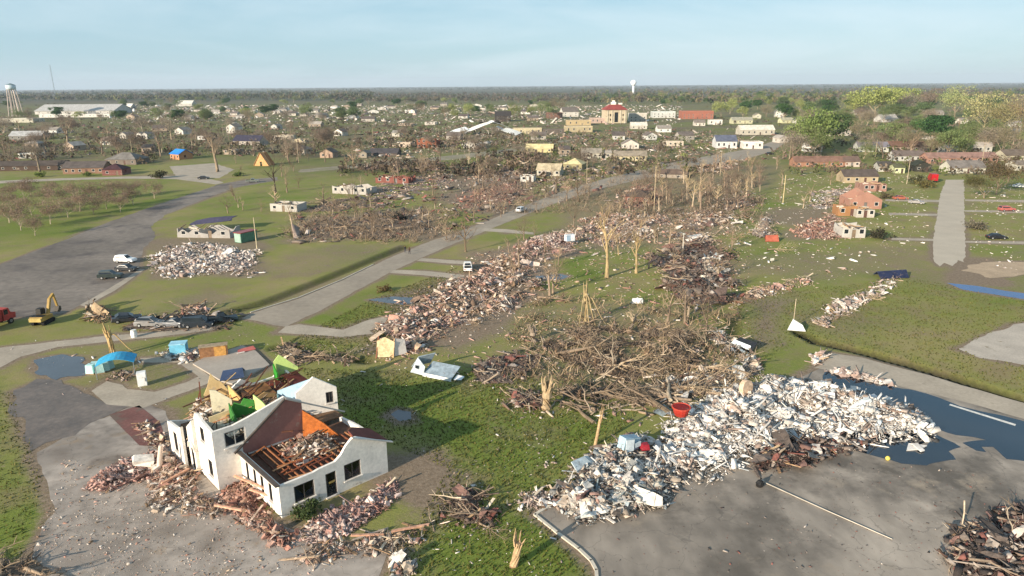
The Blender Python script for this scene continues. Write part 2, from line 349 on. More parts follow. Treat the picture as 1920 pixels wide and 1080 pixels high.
    def mix(f, a, b_):
        x = n.new('ShaderNodeMix'); x.data_type = 'RGBA'; l(f, x.inputs[0])
        for i, q in ((6, a), (7, b_)):
            if isinstance(q, tuple): x.inputs[i].default_value = (*q, 1)
            else: l(q, x.inputs[i])
        return x.outputs[2]
    big = noise(0.035, 6); mid = noise(0.22, 7); fine = noise(2.2, 6, 0.7)
    dry = mix(rng_(mid, 0.35, 0.65), (0.248, 0.242, 0.068), (0.310, 0.252, 0.122))
    green = mix(rng_(fine, 0.3, 0.7), (0.120, 0.165, 0.026), (0.196, 0.238, 0.050))
    shadef = att('ditch_shade')
    g = mix(ma_('ADD', ma_('MULTIPLY', att('lush'), 0.75), rng_(big, 0.40, 0.62, 0.0, 0.75)), dry, green)
    g = mix(rng_(noise(0.11, 8, 0.72), 0.50, 0.66, 0, 0.75), g, (0.225, 0.178, 0.095))
    g = mix(rng_(noise(0.45, 7, 0.7), 0.58, 0.75, 0, 0.45), g, (0.088, 0.098, 0.030))
    dirt = mix(rng_(fine, 0.3, 0.7), (0.155, 0.112, 0.074), (0.311, 0.240, 0.173))
    df = ma_('ADD', att('dirt'), rng_(noise(0.3, 8, 0.75), 0.55, 0.72, 0, 0.5))
    g = mix(rng_(ma_('ADD', df, ma_('MULTIPLY', ma_('SUBTRACT', fine, 0.5), 0.9)), 0.30, 0.75), g, dirt)
    tw = mix(rng_(noise(0.03, 8, 0.7), 0.40, 0.62), (0.144, 0.112, 0.080), (0.184, 0.179, 0.072))
    tw = mix(rng_(noise(0.12, 8, 0.7), 0.55, 0.72), tw, (0.33, 0.27, 0.21))
    tw = mix(rng_(noise(0.018, 5, 0.6), 0.46, 0.58), tw, (0.160, 0.172, 0.058))
    g = mix(ma_('MULTIPLY', att('town'), 0.85), g, tw)
    g = mix(shadef, g, (0.020, 0.018, 0.013))  # ditch shadow put into the ground colour as a near-black mix
    v = n.new('ShaderNodeVectorMath'); v.operation = 'SCALE'; l(g, v.inputs[0]); l(rng_(noise(7, 4), 0.3, 0.7, 0.72, 1.25), v.inputs[3])
    # farmland beyond the town, in strips
    sx = n.new('ShaderNodeSeparateXYZ'); l(pos, sx.inputs[0])
    fields = mix(rng_(noise(0.0016, 3, 0.5, (0.35, 1, 1)), 0.42, 0.58), (0.125, 0.108, 0.070), (0.080, 0.090, 0.048))
    o = mix(rng_(sx.outputs[1], 1500, 2100), v.outputs[0], fields)
    l(o, bs.inputs['Base Color'])
    bu = n.new('ShaderNodeBump'); bu.inputs['Strength'].default_value = 0.55; bu.inputs['Distance'].default_value = 0.12
    l(ma_('ADD', ma_('MULTIPLY', noise(3.5, 6, 0.7), 0.7), ma_('MULTIPLY', noise(0.8, 4), 0.6)), bu.inputs['Height']); l(bu.outputs[0], bs.inputs['Normal'])
    me.materials.append(m)
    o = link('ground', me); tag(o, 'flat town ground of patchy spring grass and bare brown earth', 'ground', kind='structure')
def ragged(poly, step=1.2, amp=0.25, seed=1):
    """edge points of a polygon with small irregular offsets"""
    out = []; n = len(poly)
    for i in range(n):
        a, b = Vector(poly[i][:2]), Vector(poly[(i + 1) % n][:2]); ln = (b - a).length; k = max(1, int(ln / step))
        nn = Vector((-(b - a).y, (b - a).x)).normalized() if ln > 0 else Vector((0, 0))
        for j in range(k): out.append(a + (b - a) * j / k)
    P = np.array([(p.x, p.y) for p in out]); d1 = (vnoise(P, step * 2.2, seed) - 0.5) * 2 * amp; d2 = (vnoise(P, step * 2.2, seed + 5) - 0.5) * 2 * amp
    return [(p[0] + a, p[1] + b) for p, a, b in zip(P, d1, d2)]
ROADW = []; SHEETW = []
def sheet(name, label, cat, poly, z, m, amp=0.25, step=1.2, kind='structure', world=False, th=0.0):
    pl = poly if world else wpoly(poly)
    if name == 'road': ROADW.append(pl)
    SHEETW.append(pl)
    pl = ragged(pl, step, amp, len(name))
    bm = bmesh.new(); vs = [bm.verts.new((x, y, z)) for x, y in pl]; f = bm.faces.new(vs)
    if f.normal.z < 0 or f.calc_area() < 0: f.normal_flip()
    bm.normal_update()
    if f.normal.z < 0: f.normal_flip()
    if th:
        r = bmesh.ops.extrude_face_region(bm, geom=[f]); 
        for v in r['geom']:
            if isinstance(v, bmesh.types.BMVert): v.co.z -= th
    bmesh.ops.triangulate(bm, faces=[q for q in bm.faces if len(q.verts) > 4])
    bmesh.ops.recalc_face_normals(bm, faces=bm.faces) if th else None
    me = bpy.data.meshes.new(name); bm.to_mesh(me); bm.free(); me.materials.append(m)
    o = link(name, me); return tag(o, label, cat, kind=kind)
ASPH = mat('old_asphalt', hx('7d7369'), n1=(0.05, 0.3), n2=(0.7, 0.18), rough=0.75, dark=(0.09, 0.52, hx('5c5450')), dark2=(0.4, 0.64, hx('8a8078')), bump=(12, 0.3, 0.02), crack=(0.19, 0.0035, hx('4a4540')))
ASPH2 = mat('parking_asphalt', hx('968b7e'), n1=(0.06, 0.42), n2=(0.45, 0.28), rough=0.62, dark=(0.075, 0.50, hx('655d53')), dark2=(0.16, 0.57, hx('9c8e7c')), bump=(10, 0.3, 0.02), stretch=(1.0, 0.55, 1), crack=(0.19, 0.0035, hx('55504a')))
ASPH3 = mat('mud_washed_asphalt', hx('a0958a'), n1=(0.08, 0.34), n2=(0.8, 0.26), rough=0.75, dark=(0.10, 0.51, hx('6d6258')), dark2=(0.22, 0.57, hx('8f7d68')), bump=(10, 0.3, 0.02), crack=(0.19, 0.0035, hx('55504a')))
CONC = mat('pale_concrete', hx('aa9e8d'), n1=(0.25, 0.14), n2=(2.4, 0.1), rough=0.85, dark=(0.35, 0.60, hx('8c7f6e'), ))
CONCR = mat('street_concrete', hx('b8ac9a'), n1=(0.2, 0.07), n2=(2.4, 0.06), rough=0.85)
PADRED = mat('red_stained_slab', hx('75504a'), n1=(0.3, 0.25), n2=(3, 0.18), dark=(0.35, 0.52, hx('6a5c52')))
MUD = mat('wet_mud', hx('6d6055'), n1=(0.25, 0.3), n2=(1.6, 0.2), rough=0.45, spec=0.5, bump=(2.5, 0.4, 0.05))
GRAV = mat('grey_gravel', hx('b5aa9c'), n1=(0.3, 0.12), n2=(4, 0.15), dark=(0.4, 0.58, hx('857a63')))
LINE = mat('road_paint', hx('d8d4cc'), n1=(1.5, 0.15), n2=(6, 0.15))
WATER = mat('still_water', hx('12222f'), rough=0.04, n1=(0.1, 0.2), spec=0.75, bump=(1.2, 0.02, 0.02))
WATER2 = mat('muddy_water', hx('4f5257'), rough=0.08, n1=(0.15, 0.2), spec=0.6, bump=(1.0, 0.03, 0.02))
sheet('road', 'wide asphalt road curving past the parked cars on the left', 'road', [(-420, 640), (-200, 560), (0, 496), (100, 458), (200, 418), (300, 382), (375, 358), (412, 345), (470, 336), (520, 332), (520, 338), (440, 352), (372, 378), (310, 403), (283, 425), (292, 443), (266, 470), (262, 505), (190, 552), (120, 588), (60, 592), (0, 600), (-300, 640)], 0.012, ASPH, 0.35)
sheet('road', 'long grey street running diagonally up through the middle of the town', 'road', [(455, 597), (470, 588), (560, 560), (640, 527), (720, 488), (800, 455), (900, 420), (980, 386), (1060, 357), (1130, 336), (1260, 304), (1360, 287), (1420, 276), (1470, 256), (1486, 258), (1450, 283), (1400, 298), (1290, 318), (1180, 341), (1110, 358), (1045, 380), (962, 412), (835, 464), (745, 504), (662, 548), (600, 582), (535, 613)], 0.016, mat('street_asphalt', hx('9c9080'), n1=(0.12, 0.12), n2=(0.9, 0.1), rough=0.8, dark=(0.2, 0.62, hx('8f847a'))), 0.2)
sheet('road', 'short pale concrete street ending in the grass on the right', 'road', [(1749, 487), (1752, 430), (1764, 362), (1774, 337), (1807, 337), (1808, 362), (1809, 430), (1811, 480), (1807, 492), (1798, 488), (1786, 499), (1772, 493), (1762, 499), (1753, 491)], 0.02, CONCR, 0.25)
sheet('road', 'pale side street crossing behind the brick-red ruins in the middle distance', 'road', [(560, 318), (700, 306), (860, 290), (980, 276), (1060, 262), (1070, 264), (990, 281), (870, 297), (700, 312), (560, 324)], 0.018, mat('worn_lane', hx('8f8672'), n1=(0.1, 0.2), n2=(0.8, 0.2), dark=(0.15, 0.52, hx('7d7a52'))), 1.0)
sheet('road', 'pale lane across the grass in front of the long brick ranch house', 'road', [(-200, 345), (0, 339), (120, 334), (240, 331), (330, 330), (395, 336), (420, 342), (405, 346), (330, 336), (240, 335), (120, 338), (0, 344), (-200, 351)], 0.022, CONC, 0.3)
sheet('road', 'beige concrete road edge along the ditch by the flooded pavement', 'road', [(1560, 662), (1620, 672), (1720, 698), (1830, 730), (1990, 778), (1990, 806), (1800, 752), (1700, 727), (1600, 700), (1530, 690)], 0.026, CONC, 0.3)
sheet('parking_lot', 'large stained grey parking lot in the lower right corner', 'parking lot', [(1003, 966), (1110, 905), (1300, 800), (1440, 735), (1540, 690), (1640, 700), (1800, 742), (2000, 800), (2300, 860), (2300, 1200), (1260, 1200), (1125, 1090), (1118, 1068), (1085, 1032)], 0.018, ASPH2, 0.02, 0.6)
sheet('parking_lot', 'mud washed grey lot in front of the ruined white house', 'parking lot', [(62, 850), (150, 800), (270, 752), (315, 770), (330, 850), (420, 925), (560, 1000), (640, 1020), (720, 1040), (690, 1120), (560, 1200), (-100, 1250), (30, 1080), (100, 960)], 0.012, ASPH3, 0.5)
sheet('parking_lot', 'small grey paved court by the blue tarped house', 'parking lot', [(318, 312), (400, 306), (440, 318), (410, 334), (330, 332)], 0.014, CONC, 0.5)
sheet('path', 'pale concrete footpath winding past the leaning tree stump on the left', 'path', [(-80, 668), (0, 652), (90, 642), (200, 630), (300, 622), (400, 613), (402, 619), (300, 631), (200, 641), (110, 651), (40, 668), (0, 690), (-80, 700)], 0.020, CONC, 0.2)
sheet('path', 'concrete walk beside the grey slab behind the ruined house', 'path', [(262, 672), (330, 668), (352, 672), (400, 712), (385, 722), (330, 742), (268, 765), (200, 758), (172, 733), (200, 715), (230, 722), (240, 730), (290, 735), (350, 716), (372, 706), (335, 680), (265, 680)], 0.024, CONC, 0.15, 0.8)
sheet('path', 'pale kerb walk along the far edge of the parked cars lot', 'path', [(262, 505), (272, 505), (215, 545), (160, 575), (150, 572), (205, 541)], 0.024, CONC, 0.12)
sheet('path', 'concrete sidewalk leaving the near end of the diagonal street', 'path', [(535, 612), (560, 608), (640, 618), (690, 618), (700, 626), (640, 632), (520, 624)], 0.022, CONC, 0.12)
sheet('driveway', 'pale driveway strip leading to the white pickup', 'driveway', [(738, 506), (800, 508), (870, 516), (868, 524), (790, 516), (730, 512)], 0.022, CONC, 0.12)
sheet('driveway', 'second pale driveway strip above the white pickup', 'driveway', [(790, 484), (850, 488), (880, 490), (880, 496), (840, 494), (780, 489)], 0.022, CONC, 0.12)
sheet('driveway', 'pale driveway strip beyond the leafless roadside tree', 'driveway', [(908, 428), (950, 430), (1000, 436), (1000, 440), (945, 436), (902, 433)], 0.022, CONC, 0.12)
sheet('driveway', 'grey driveway wedge beside the near pink rubble', 'driveway', [(640, 620), (690, 600), (735, 590), (745, 596), (700, 618), (655, 632)], 0.026, CONC, 0.15)
for i, (y0, nm) in enumerate(((375, 'upper'), (401, 'middle'), (448, 'lower'))):
    sheet('driveway', '%s thin concrete driveway strip left of the short concrete street' % nm, 'driveway', [(1660 + i * 6, y0 - 2), (1762 - i * 4, y0), (1762 - i * 4, y0 + 4), (1660 + i * 6, y0 + 2)], 0.016, CONC, 0.1)
for i, (y0, nm) in enumerate(((374, 'upper'), (394, 'middle'), (452, 'lower'))):
    sheet('driveway', '%s thin concrete driveway strip right of the short concrete street' % nm, 'driveway', [(1809, y0), (1930, y0 + 1), (1930, y0 + 6), (1809, y0 + 3)], 0.016, CONC, 0.1)
sheet('slab', 'bare grey concrete floor slab behind the ruined white house', 'slab', [(362, 684), (385, 672), (455, 650), (480, 660), (506, 686), (436, 722), (415, 716)], 0.22, mat('slab_concrete', hx('a89e92'), n1=(0.3, 0.08), n2=(3, 0.08)), 0.03, 2.0, th=0.22)
sheet('slab', 'brick red stained concrete pad left of the ruined house', 'slab', [(205, 778), (262, 760), (300, 792), (318, 838), (262, 835), (235, 810)], 0.024, PADRED, 0.06)
sheet('gravel', 'grey gravel patch in the lawn at the right edge', 'gravel', [(1798, 655), (1840, 632), (1900, 608), (2000, 600), (2000, 690), (1920, 685), (1840, 670)], 0.012, GRAV, 0.5)
sheet('gravel', 'sandy bare strip below the short concrete street', 'gravel', [(1800, 505), (1840, 492), (1930, 490), (1930, 512), (1860, 522)], 0.010, mat('sandy_earth', hx('b09a80'), n1=(0.4, 0.15), n2=(3, 0.15)), 0.8)
sheet('mud', 'dark sodden mud track at the lower left before the house', 'mud', [(25, 735), (80, 712), (150, 730), (200, 760), (262, 752), (205, 785), (120, 820), (70, 842), (40, 800)], 0.022, MUD, 1.3)
PUD = [(1545, 694), (1600, 708), (1690, 728), (1740, 738), (1800, 762), (1880, 780), (2000, 812), (2200, 860), (2200, 950), (1930, 868), (1890, 862), (1862, 838), (1838, 838), (1850, 850), (1830, 846), (1800, 830), (1850, 826), (1790, 815), (1760, 805), (1750, 812), (1770, 822), (1800, 838), (1780, 846), (1790, 862), (1735, 872), (1690, 868), (1650, 856), (1600, 845), (1590, 800), (1540, 740)]
sheet('puddle', 'wide dark blue flood puddle on the pavement beside the white debris', 'puddle', PUD, 0.032, WATER, 0.25, 0.7)
sheet('puddle', 'grey blue rain puddle left of the blue canopy', 'puddle', [(62, 690), (72, 672), (110, 666), (150, 672), (172, 690), (165, 700), (130, 708), (105, 712), (80, 704)], 0.034, WATER2, 0.9, 0.7)
sheet('puddle', 'narrow blue water channel at the right edge beyond the green lawn', 'puddle', [(1775, 530), (1830, 536), (1930, 552), (1930, 562), (1860, 552), (1800, 542)], 0.014, mat('channel_water', hx('2d4c86'), rough=0.06, n1=(0.1, 0.2), spec=0.6), 0.3)
sheet('puddle', 'shallow puddle in the side lawn below the diagonal street', 'puddle', [(690, 562), (740, 556), (775, 558), (790, 566), (760, 572), (720, 568)], 0.010, WATER2, 0.4, 0.7)
sheet('puddle', 'small puddle in the shadowed lawn right of the ruined house', 'puddle', [(728, 778), (745, 768), (770, 772), (772, 786), (745, 790)], 0.010, WATER2, 0.3, 0.7)
sheet('puddle', 'thin puddle on the grass beside the uprooted stripped trees', 'puddle', [(1005, 518), (1050, 514), (1068, 518), (1050, 524), (1010, 526)], 0.010, WATER2, 0.3, 0.7)
sheet('road_marking', 'white painted line on the flooded pavement', 'road marking', [(1779, 760), (1782, 758), (1905, 796), (1903, 799)], 0.040, LINE, 0.0, 3)
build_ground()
# raised kerb round the corner of the lower right parking lot
def kerb(name, label, pts, wd=0.28, ht=0.14):
    mb = MB(); P = [G(*p) for p in pts]
    for a, b in zip(P, P[1:]):
        d = (b - a); mb.bar(a + Vector((0, 0, ht / 2)) - d.normalized() * 0.06, b + Vector((0, 0, ht / 2)) + d.normalized() * 0.06, wd, ht)
    return tag(mb.build(name, mat('kerb_concrete', hx('c9bfae'), n1=(0.5, 0.1), n2=(4, 0.1))), label, 'kerb', kind='structure')
kerb('kerb', 'pale concrete kerb rounding the near corner of the parking lot', [(1112, 903), (1060, 932), (1003, 966), (1045, 1000), (1085, 1030), (1108, 1052), (1118, 1070), (1120, 1100)])
kerb('kerb', 'low kerb along the left edge of the diagonal street near its end', [(470, 586), (560, 558), (640, 525), (700, 496)], 0.22, 0.12)
# ================================================================== labels that single things out
LM = [('the ruined white house', 500, 840), ('the big white debris pile', 1480, 790), ('the blue-roofed house', 328, 284), ('the left water tower', 30, 200), ('the long metal warehouse', 140, 206),
      ('the wooden A-frame', 490, 296), ('the orange brick shell', 800, 264), ('the collapsed metal shed', 905, 242), ('the red-roofed tower block', 1155, 208), ('the red brick block', 1308, 214),
      ('the blue-white shop', 1362, 268), ('the red box truck', 1748, 332), ('the pink gable ruin', 1620, 376), ('the green container', 456, 437), ('the parked white car', 235, 487), ('the excavator', 78, 590),
      ('the short concrete street', 1780, 420), ('the flooded pavement', 1780, 800), ('the brush pile', 1150, 650), ('the long brick ranch', 157, 318), ('the dark navy roof', 462, 264), ('the white walled ruin', 655, 348),
      ('the beige hip house', 1073, 308), ('the white porch house', 1182, 272), ('the far cream church', 1460, 214), ('the pink brick terrace', 1805, 298), ('the dark green oak', 1745, 225), ('the white roadside car', 976, 392),
      ('the grey-roofed far house', 1668, 220), ('the small white outbuilding', 532, 386), ('the white gable house', 433, 240), ('the yellow far field', 740, 222), ('the brick red rubble', 1150, 400), ('the wide left road', 180, 440),
      ('the cream flat-roofed store', 1086, 240), ('the dry lawn', 1560, 480), ('the pale side street', 900, 288), ('the right edge', 1900, 250), ('the dark far barn', 942, 222), ('the cream ruin', 530, 252), ('the long white far house', 1573, 248)]
AUTO = []
def auto(o, desc, px, py): AUTO.append((o, desc, px, py)); return o
ORD = 'leftmost second third fourth fifth sixth seventh eighth ninth tenth eleventh twelfth thirteenth fourteenth fifteenth sixteenth seventeenth eighteenth nineteenth twentieth'.split()
def finish_labels():
    groups = {}
    for o, desc, px, py in AUTO:
        best = min(LM, key=lambda q: abs(q[1] - px) + 2.2 * abs(q[2] - py)); dx, dy = px - best[1], py - best[2]
        if abs(dx) > 1.6 * abs(dy): rel = ('right of ' if dx > 0 else 'left of ') + best[0]
        else: rel = ('in front of ' if dy > 0 else 'behind ') + best[0]
        if best[0] == 'the right edge': rel = 'near the right edge of the picture'
        groups.setdefault((desc, rel), []).append((px, o))
    for (desc, rel), lst in groups.items():
        lst.sort(key=lambda q: q[0])
        for i, (_, o) in enumerate(lst):
            if len(lst) == 1: o['label'] = '%s %s' % (desc, rel)
            elif len(lst) == 2: o['label'] = '%s %s, %s one' % (desc, rel, ('left', 'right')[i])
            else: o['label'] = '%s %s, %s' % (desc, rel, ORD[0] if i == 0 else 'rightmost' if i == len(lst) - 1 else ORD[min(i, 19)] + ' from left')
# ================================================================== trees
def branches(mb, p, d, ln, r, lev, rs, sides=5, broken=0.0, spread=0.75, seg=4, tips=None, kids=(3, 5)):
    pts, rad = [Vector(p)], [r]; dd = Vector(d).normalized()
    stop = 1.0 if rs.random() > broken else rs.uniform(0.35, 0.75)
    n = max(2, int(seg * stop + 0.5))
    for i in range(n):
        dd = (dd + Vector((rs.uniform(-1, 1), rs.uniform(-1, 1), rs.uniform(-0.45, 0.75))) * 0.16).normalized()
        pts.append(pts[-1] + dd * (ln * stop / n)); f = (i + 1) / n
        rad.append(r * (1 - (0.72 if stop == 1.0 else 0.40) * f))
    mb.tube(pts, rad, sides, cap=True)
    if tips is not None and lev <= 1: tips.append((pts[-1], dd.copy()))
    if lev <= 0: return
    for _ in range(rs.randint(*kids)):
        t = rs.uniform(0.35, 1.0); i = min(int(t * n), n - 1); q = pts[i].lerp(pts[i + 1], t * n - i)
        a = rs.uniform(0, 2 * math.pi); side = Vector((math.cos(a), math.sin(a), rs.uniform(0.0, 0.5)))
        nd = (dd * (1 - spread * 0.6) + side * spread).normalized()
        branches(mb, q, nd, ln * rs.uniform(0.45, 0.75), rad[i] * rs.uniform(0.4, 0.62), lev - 1, rs, max(3, sides - 1), broken, spread, max(2, seg - 1), tips, kids)
def bare_variant(seed, H=10, r=0.28, lev=3, broken=0.25, spread=0.7, trunk=0.45, kids=(3, 5), limbs=(4, 6)):
    """trunk mesh and branch mesh of a leafless tree of height about H"""
    rs = random.Random(seed); t = MB(); bmb = MB(); tips = []
    pts, rad = [Vector((0, 0, -0.3))], [r * 1.35]; dd = Vector((rs.uniform(-.06, .06), rs.uniform(-.06, .06), 1)); n = 6
    for i in range(n):
        dd = (dd + Vector((rs.uniform(-1, 1), rs.uniform(-1, 1), 0)) * 0.06).normalized(); pts.append(pts[-1] + dd * (H * trunk * 1.25 / n)); rad.append(r * (1 - 0.5 * (i + 1) / n))
    t.tube(pts, rad, 8)
    for k in range(rs.randint(*limbs)):
        i = rs.randint(max(2, n - 3), n); a = rs.uniform(0, 6.28)
        nd = Vector((math.cos(a) * spread, math.sin(a) * spread, rs.uniform(0.5, 1.1))).normalized()
        branches(bmb, pts[i], nd, H * (1 - trunk) * rs.uniform(0.6, 0.95), rad[i] * rs.uniform(0.45, 0.7), lev - 1, rs, 5, broken, spread, 4, tips, kids)
    branches(bmb, pts[-1], dd, H * (1 - trunk) * 0.9, rad[-1] * 0.85, lev - 1, rs, 5, broken, spread, 4, tips, kids)
    return t, bmb, tips
def leaf_swarm(tips, per, size, spread, rs, droop=0.0):
    """loose leaf clumps round branch tips"""
    C = []
    for p, d in tips:
        for _ in range(per):
            v = np.array([rs.gauss(0, 1), rs.gauss(0, 1), rs.gauss(0, 0.8)]) * spread; C.append(np.array(p) + np.array(d) * spread * 0.5 + v - np.array([0, 0, droop * abs(rs.gauss(0, 1))]))
    C = np.array(C); n = len(C); Rm = orient(n, 1.2); s = rng.uniform(0.55, 1.35, n) * size
    Q = np.array([(-1, -0.6, 0), (1, -0.6, 0.15), (0.8, 0.7, -0.1), (-0.9, 0.6, 0.1)]) * 0.5
    V = np.einsum('nij,nkj->nki', Rm, Q[None] * s[:, None, None]) + C[:, None, :]
    return V.reshape(-1, 3), np.arange(n * 4).reshape(-1, 4)
TREE = {}
def tree_kind(kind, k):
    if (kind, k) in TREE: return TREE[kind, k]
    sd = sum(map(ord, kind)) * 7 + k * 13; rs = random.Random(sd)
    if kind == 'bare': t, b, tips = bare_variant(sd, 10, 0.34, 4, 0.12, 0.75, 0.34, (3, 5), (5, 7))
    elif kind == 'wreck': t, b, tips = bare_variant(sd, 10, 0.42, 4, 0.6, 0.7, 0.5, (2, 4), (4, 6))
    elif kind == 'young': t, b, tips = bare_variant(sd, 10, 0.22, 4, 0.0, 0.85, 0.30, (4, 5), (6, 8))
    else: t, b, tips = bare_variant(sd, 10, 0.26, 3, 0.0, 0.75, 0.32, (3, 4), (5, 7))
    zs = [v[2] for v in b.v]; kz = 10.0 / max(zs); t.v = [tuple(c * kz for c in v) for v in t.v]; b.v = [tuple(c * kz for c in v) for v in b.v]; tips = [(q * kz, dd_) for q, dd_ in tips]
    me_t = t.mesh('trunk', M_BARK, True)
    if kind in ('bare', 'wreck', 'young'): r = (me_t, b.mesh('crown', M_BARK), 'branches')
    else:
        per, size, spd = {'oak': (90, 0.42, 0.62), 'spring': (60, 0.36, 0.66), 'haze': (70, 0.24, 0.72), 'ever': (110, 0.45, 0.6), 'far': (9, 1.5, 1.15)}[kind]
        tips = [tp for tp in tips]; V, Fq = leaf_swarm(tips, max(4, int(per * 40 / max(12, len(tips)))), size, spd, rs)
        V = np.asarray(V); V[:, 2] = np.where(V[:, 2] > 9.6, 9.6 + (V[:, 2] - 9.6) * .3, V[:, 2]); me_c = newmesh('crown', V, Fq, M_LEAF); bmesh_b = b.mesh('limbs', M_BARK)
        r = (me_t, me_c, bmesh_b)
    TREE[kind, k] = r; return r
def tree(kind, k, px, py, H, desc, colour, bark='8d7a68', group=None, sx=1.0, name=None, tilt=0.0, cat='tree'):
    g = G(px, py); r = tree_kind(kind, k); s = H / 10.0
    o = thing(name or ('leafy_tree' if kind not in ('bare', 'wreck', 'young') else 'bare_tree'), '', cat, g, random.uniform(0, 6.28), group)
    o.scale = (s * sx, s * sx, s); o.rotation_euler[0] = tilt
    if tilt > 1: o.location.z += .35 * s
    v = random.uniform(0.82, 1.18); bc = tuple(q * v for q in hx(bark))
    link('trunk', r[0], o, color=bc)
    if r[2] == 'branches': link('branches', r[1], o, color=tuple(q * v for q in hx(colour)))
    else:
        link('crown', r[1], o, color=tuple(q * v for q in hx(colour))); link('limbs', r[2], o, color=bc)
    auto(o, desc, px, py); return o
# ================================================================== debris pieces (shared meshes, colour per object)
def piece_meshes():
    D = {}
    rs = random.Random(5)
    def warp(nx, ny, bend, th, ir):
        mb = MB(); V = []; Fq = []
        for s in (0, 1):
            for j in range(ny + 1):
                for i in range(nx + 1):
                    x, y = i / nx - 0.5, j / ny - 0.5
                    z = bend * (math.sin(x * 3.1 + 1) + 0.6 * math.sin(y * 4 + x * 5))
                    V.append((x + rs.uniform(-ir, ir), y + rs.uniform(-ir, ir), z + rs.uniform(-ir, ir) * 0.25 + (th if s else 0)))
        N = (nx + 1) * (ny + 1)
        for j in range(ny):
            for i in range(nx):
                q = j * (nx + 1) + i; Fq.append((q + nx + 1, q + nx + 2, q + 1, q)); Fq.append((N + q, N + q + 1, N + q + nx + 2, N + q + nx + 1))
        edge = [i for i in range(nx + 1)] + [(j + 1) * (nx + 1) + nx for j in range(ny)] + [ny * (nx + 1) + i for i in range(nx - 1, -1, -1)] + [j * (nx + 1) for j in range(ny - 1, 0, -1)]
        for a, b in zip(edge, edge[1:] + edge[:1]): Fq.append((a, b, N + b, N + a))
        mb.add(V, Fq); return mb
    D['panel'] = [warp(3, 2, 0.05, 0.03, 0.05).mesh('panel', M_OBJ) for _ in range(4)]
    D['sheet'] = [warp(4, 2, 0.16, 0.015, 0.09).mesh('sheet', M_OBJ) for _ in range(5)]
    D['plank'] = []
    for q in range(4):
        mb = MB(); p = [(-0.5, 0, 0), (-0.1, rs.uniform(-.01, .01), rs.uniform(-.015, .015)), (0.5, rs.uniform(-.02, .02), rs.uniform(-.03, .03))]
        for a, b in zip(p, p[1:]): mb.bar(a, b, 1.0, 1.0) if False else None
        V = []
        for (x, y, z) in p:
            for (j, k) in ((-1, -1), (1, -1), (1, 1), (-1, 1)): V.append((x + (rs.uniform(-.03, .03) if x in (-.5, .5) else 0), y + j * 0.5, z * 8 + k * 0.5))
        Fq = [(3, 2, 1, 0), (8, 9, 10, 11)] + [(4 * i + a, 4 * i + (a + 1) % 4, 4 * i + 4 + (a + 1) % 4, 4 * i + 4 + a) for i in (0, 1) for a in range(4)]
        mb.add(V, Fq); D['plank'].append(mb.mesh('plank', M_WOOD))
    D['chunk'] = []
    for q in range(5):
        mb = MB(); V = [(x * rs.uniform(0.6, 1.1), y * rs.uniform(0.6, 1.1), z * rs.uniform(0.5, 1.1)) for x, y, z in CORN.tolist()]; mb.add(V, QF.tolist()); D['chunk'].append(mb.mesh('chunk', M_OBJ))
    D['wad'] = []
    for q in range(4):
        bm = bmesh.new(); bmesh.ops.create_icosphere(bm, subdivisions=1, radius=0.5)
        for v in bm.verts: v.co *= rs.uniform(0.6, 1.35)
        me = bpy.data.meshes.new('wad'); bm.to_mesh(me); bm.free(); me.materials.append(M_OBJ); D['wad'].append(me)
    D['branch'] = []
    for q in range(6):
        mb = MB(); P = [Vector((-0.5, 0, 0))]; d = Vector((1, 0, 0))
        for i in range(4): d = (d + Vector((0, rs.uniform(-.35, .35), rs.uniform(-.2, .3)))).normalized(); P.append(P[-1] + d * 0.27)
        mb.tube(P, [0.022, 0.019, 0.015, 0.010, 0.004], 5)
        for i in (1, 2, 3):
            a = P[i]; b = a + Vector((rs.uniform(.1, .25), rs.uniform(-.25, .25), rs.uniform(-.05, .22))); mb.tube([a, a.lerp(b, .5) + Vector((0, 0, rs.uniform(-.02, .03))), b], [0.011, 0.008, 0.003], 4, cap=False)
        D['branch'].append(mb.mesh('branch', M_BARK))
    D['log'] = []
    for q in range(3):
        mb = MB(); mb.tube([(-0.5, 0, 0), (-0.15, rs.uniform(-.04, .04), .01), (0.2, rs.uniform(-.07, .07), 0), (0.5, rs.uniform(-.06, .06), .03)], [0.042, 0.036, 0.031, 0.018], 8); mb.tube([(.1, 0, 0), (.3, rs.choice([-.2, .2]), .08)], [.02, .006], 5); D['log'].append(mb.mesh('log', M_BARK))
    return D
PIECE = piece_meshes()
PAL = {k: [hx(c) for c in v.split()] for k, v in dict(
    white='efe8de e6dfd5 f3ede4 cfcac4 bfc0c0 efe9e1 e2dad0 9a8072 7a6a5e ded2c4 d6d3cf ece4da b0b7ba e6ded4 b59f8f f0eae2',
    mixed='e8e2d8 c9c6c2 a9b4b8 b5a594 8d7a6c d9cdbf 6d645c a98478 e6d8c2 a8a8a4 8a9596 c9b7a4 dcd2c6 efe8de',
    brick='b08a7e bd9a8e a27a6e c8aaa0 d6c4ba 98807a b5938a a5837a cdb6ac c4b6ac',
    wood='a98b6a 8a6f55 c7ab88 6d5745 b9a48c d8c8b0 93785e',
    pink='bd9a8c b08778 d3bfb2 ad957c 93795f dfd5ca a07b6c c7b39f 86705f d6c8ba b8a48e',
    brush='94806d b09b84 77665a c4b299 a08c78 84735f a8957f 6a5c50',
    dark='5c4e48 76584f 88695f 6a5f58 9a887c 4c4643 ab9e92 8f5c52 bbb0a6 7d7168',
    pale='d8cfc4 e6ded6 c3b5aa b49c90 cdbfb6 a08c80 efe9e2 bda79b',
    red='ad7f6e b98d7c 9c6f60 c7a290 d8c2b4 a58470 917062 cbb29e').items()}
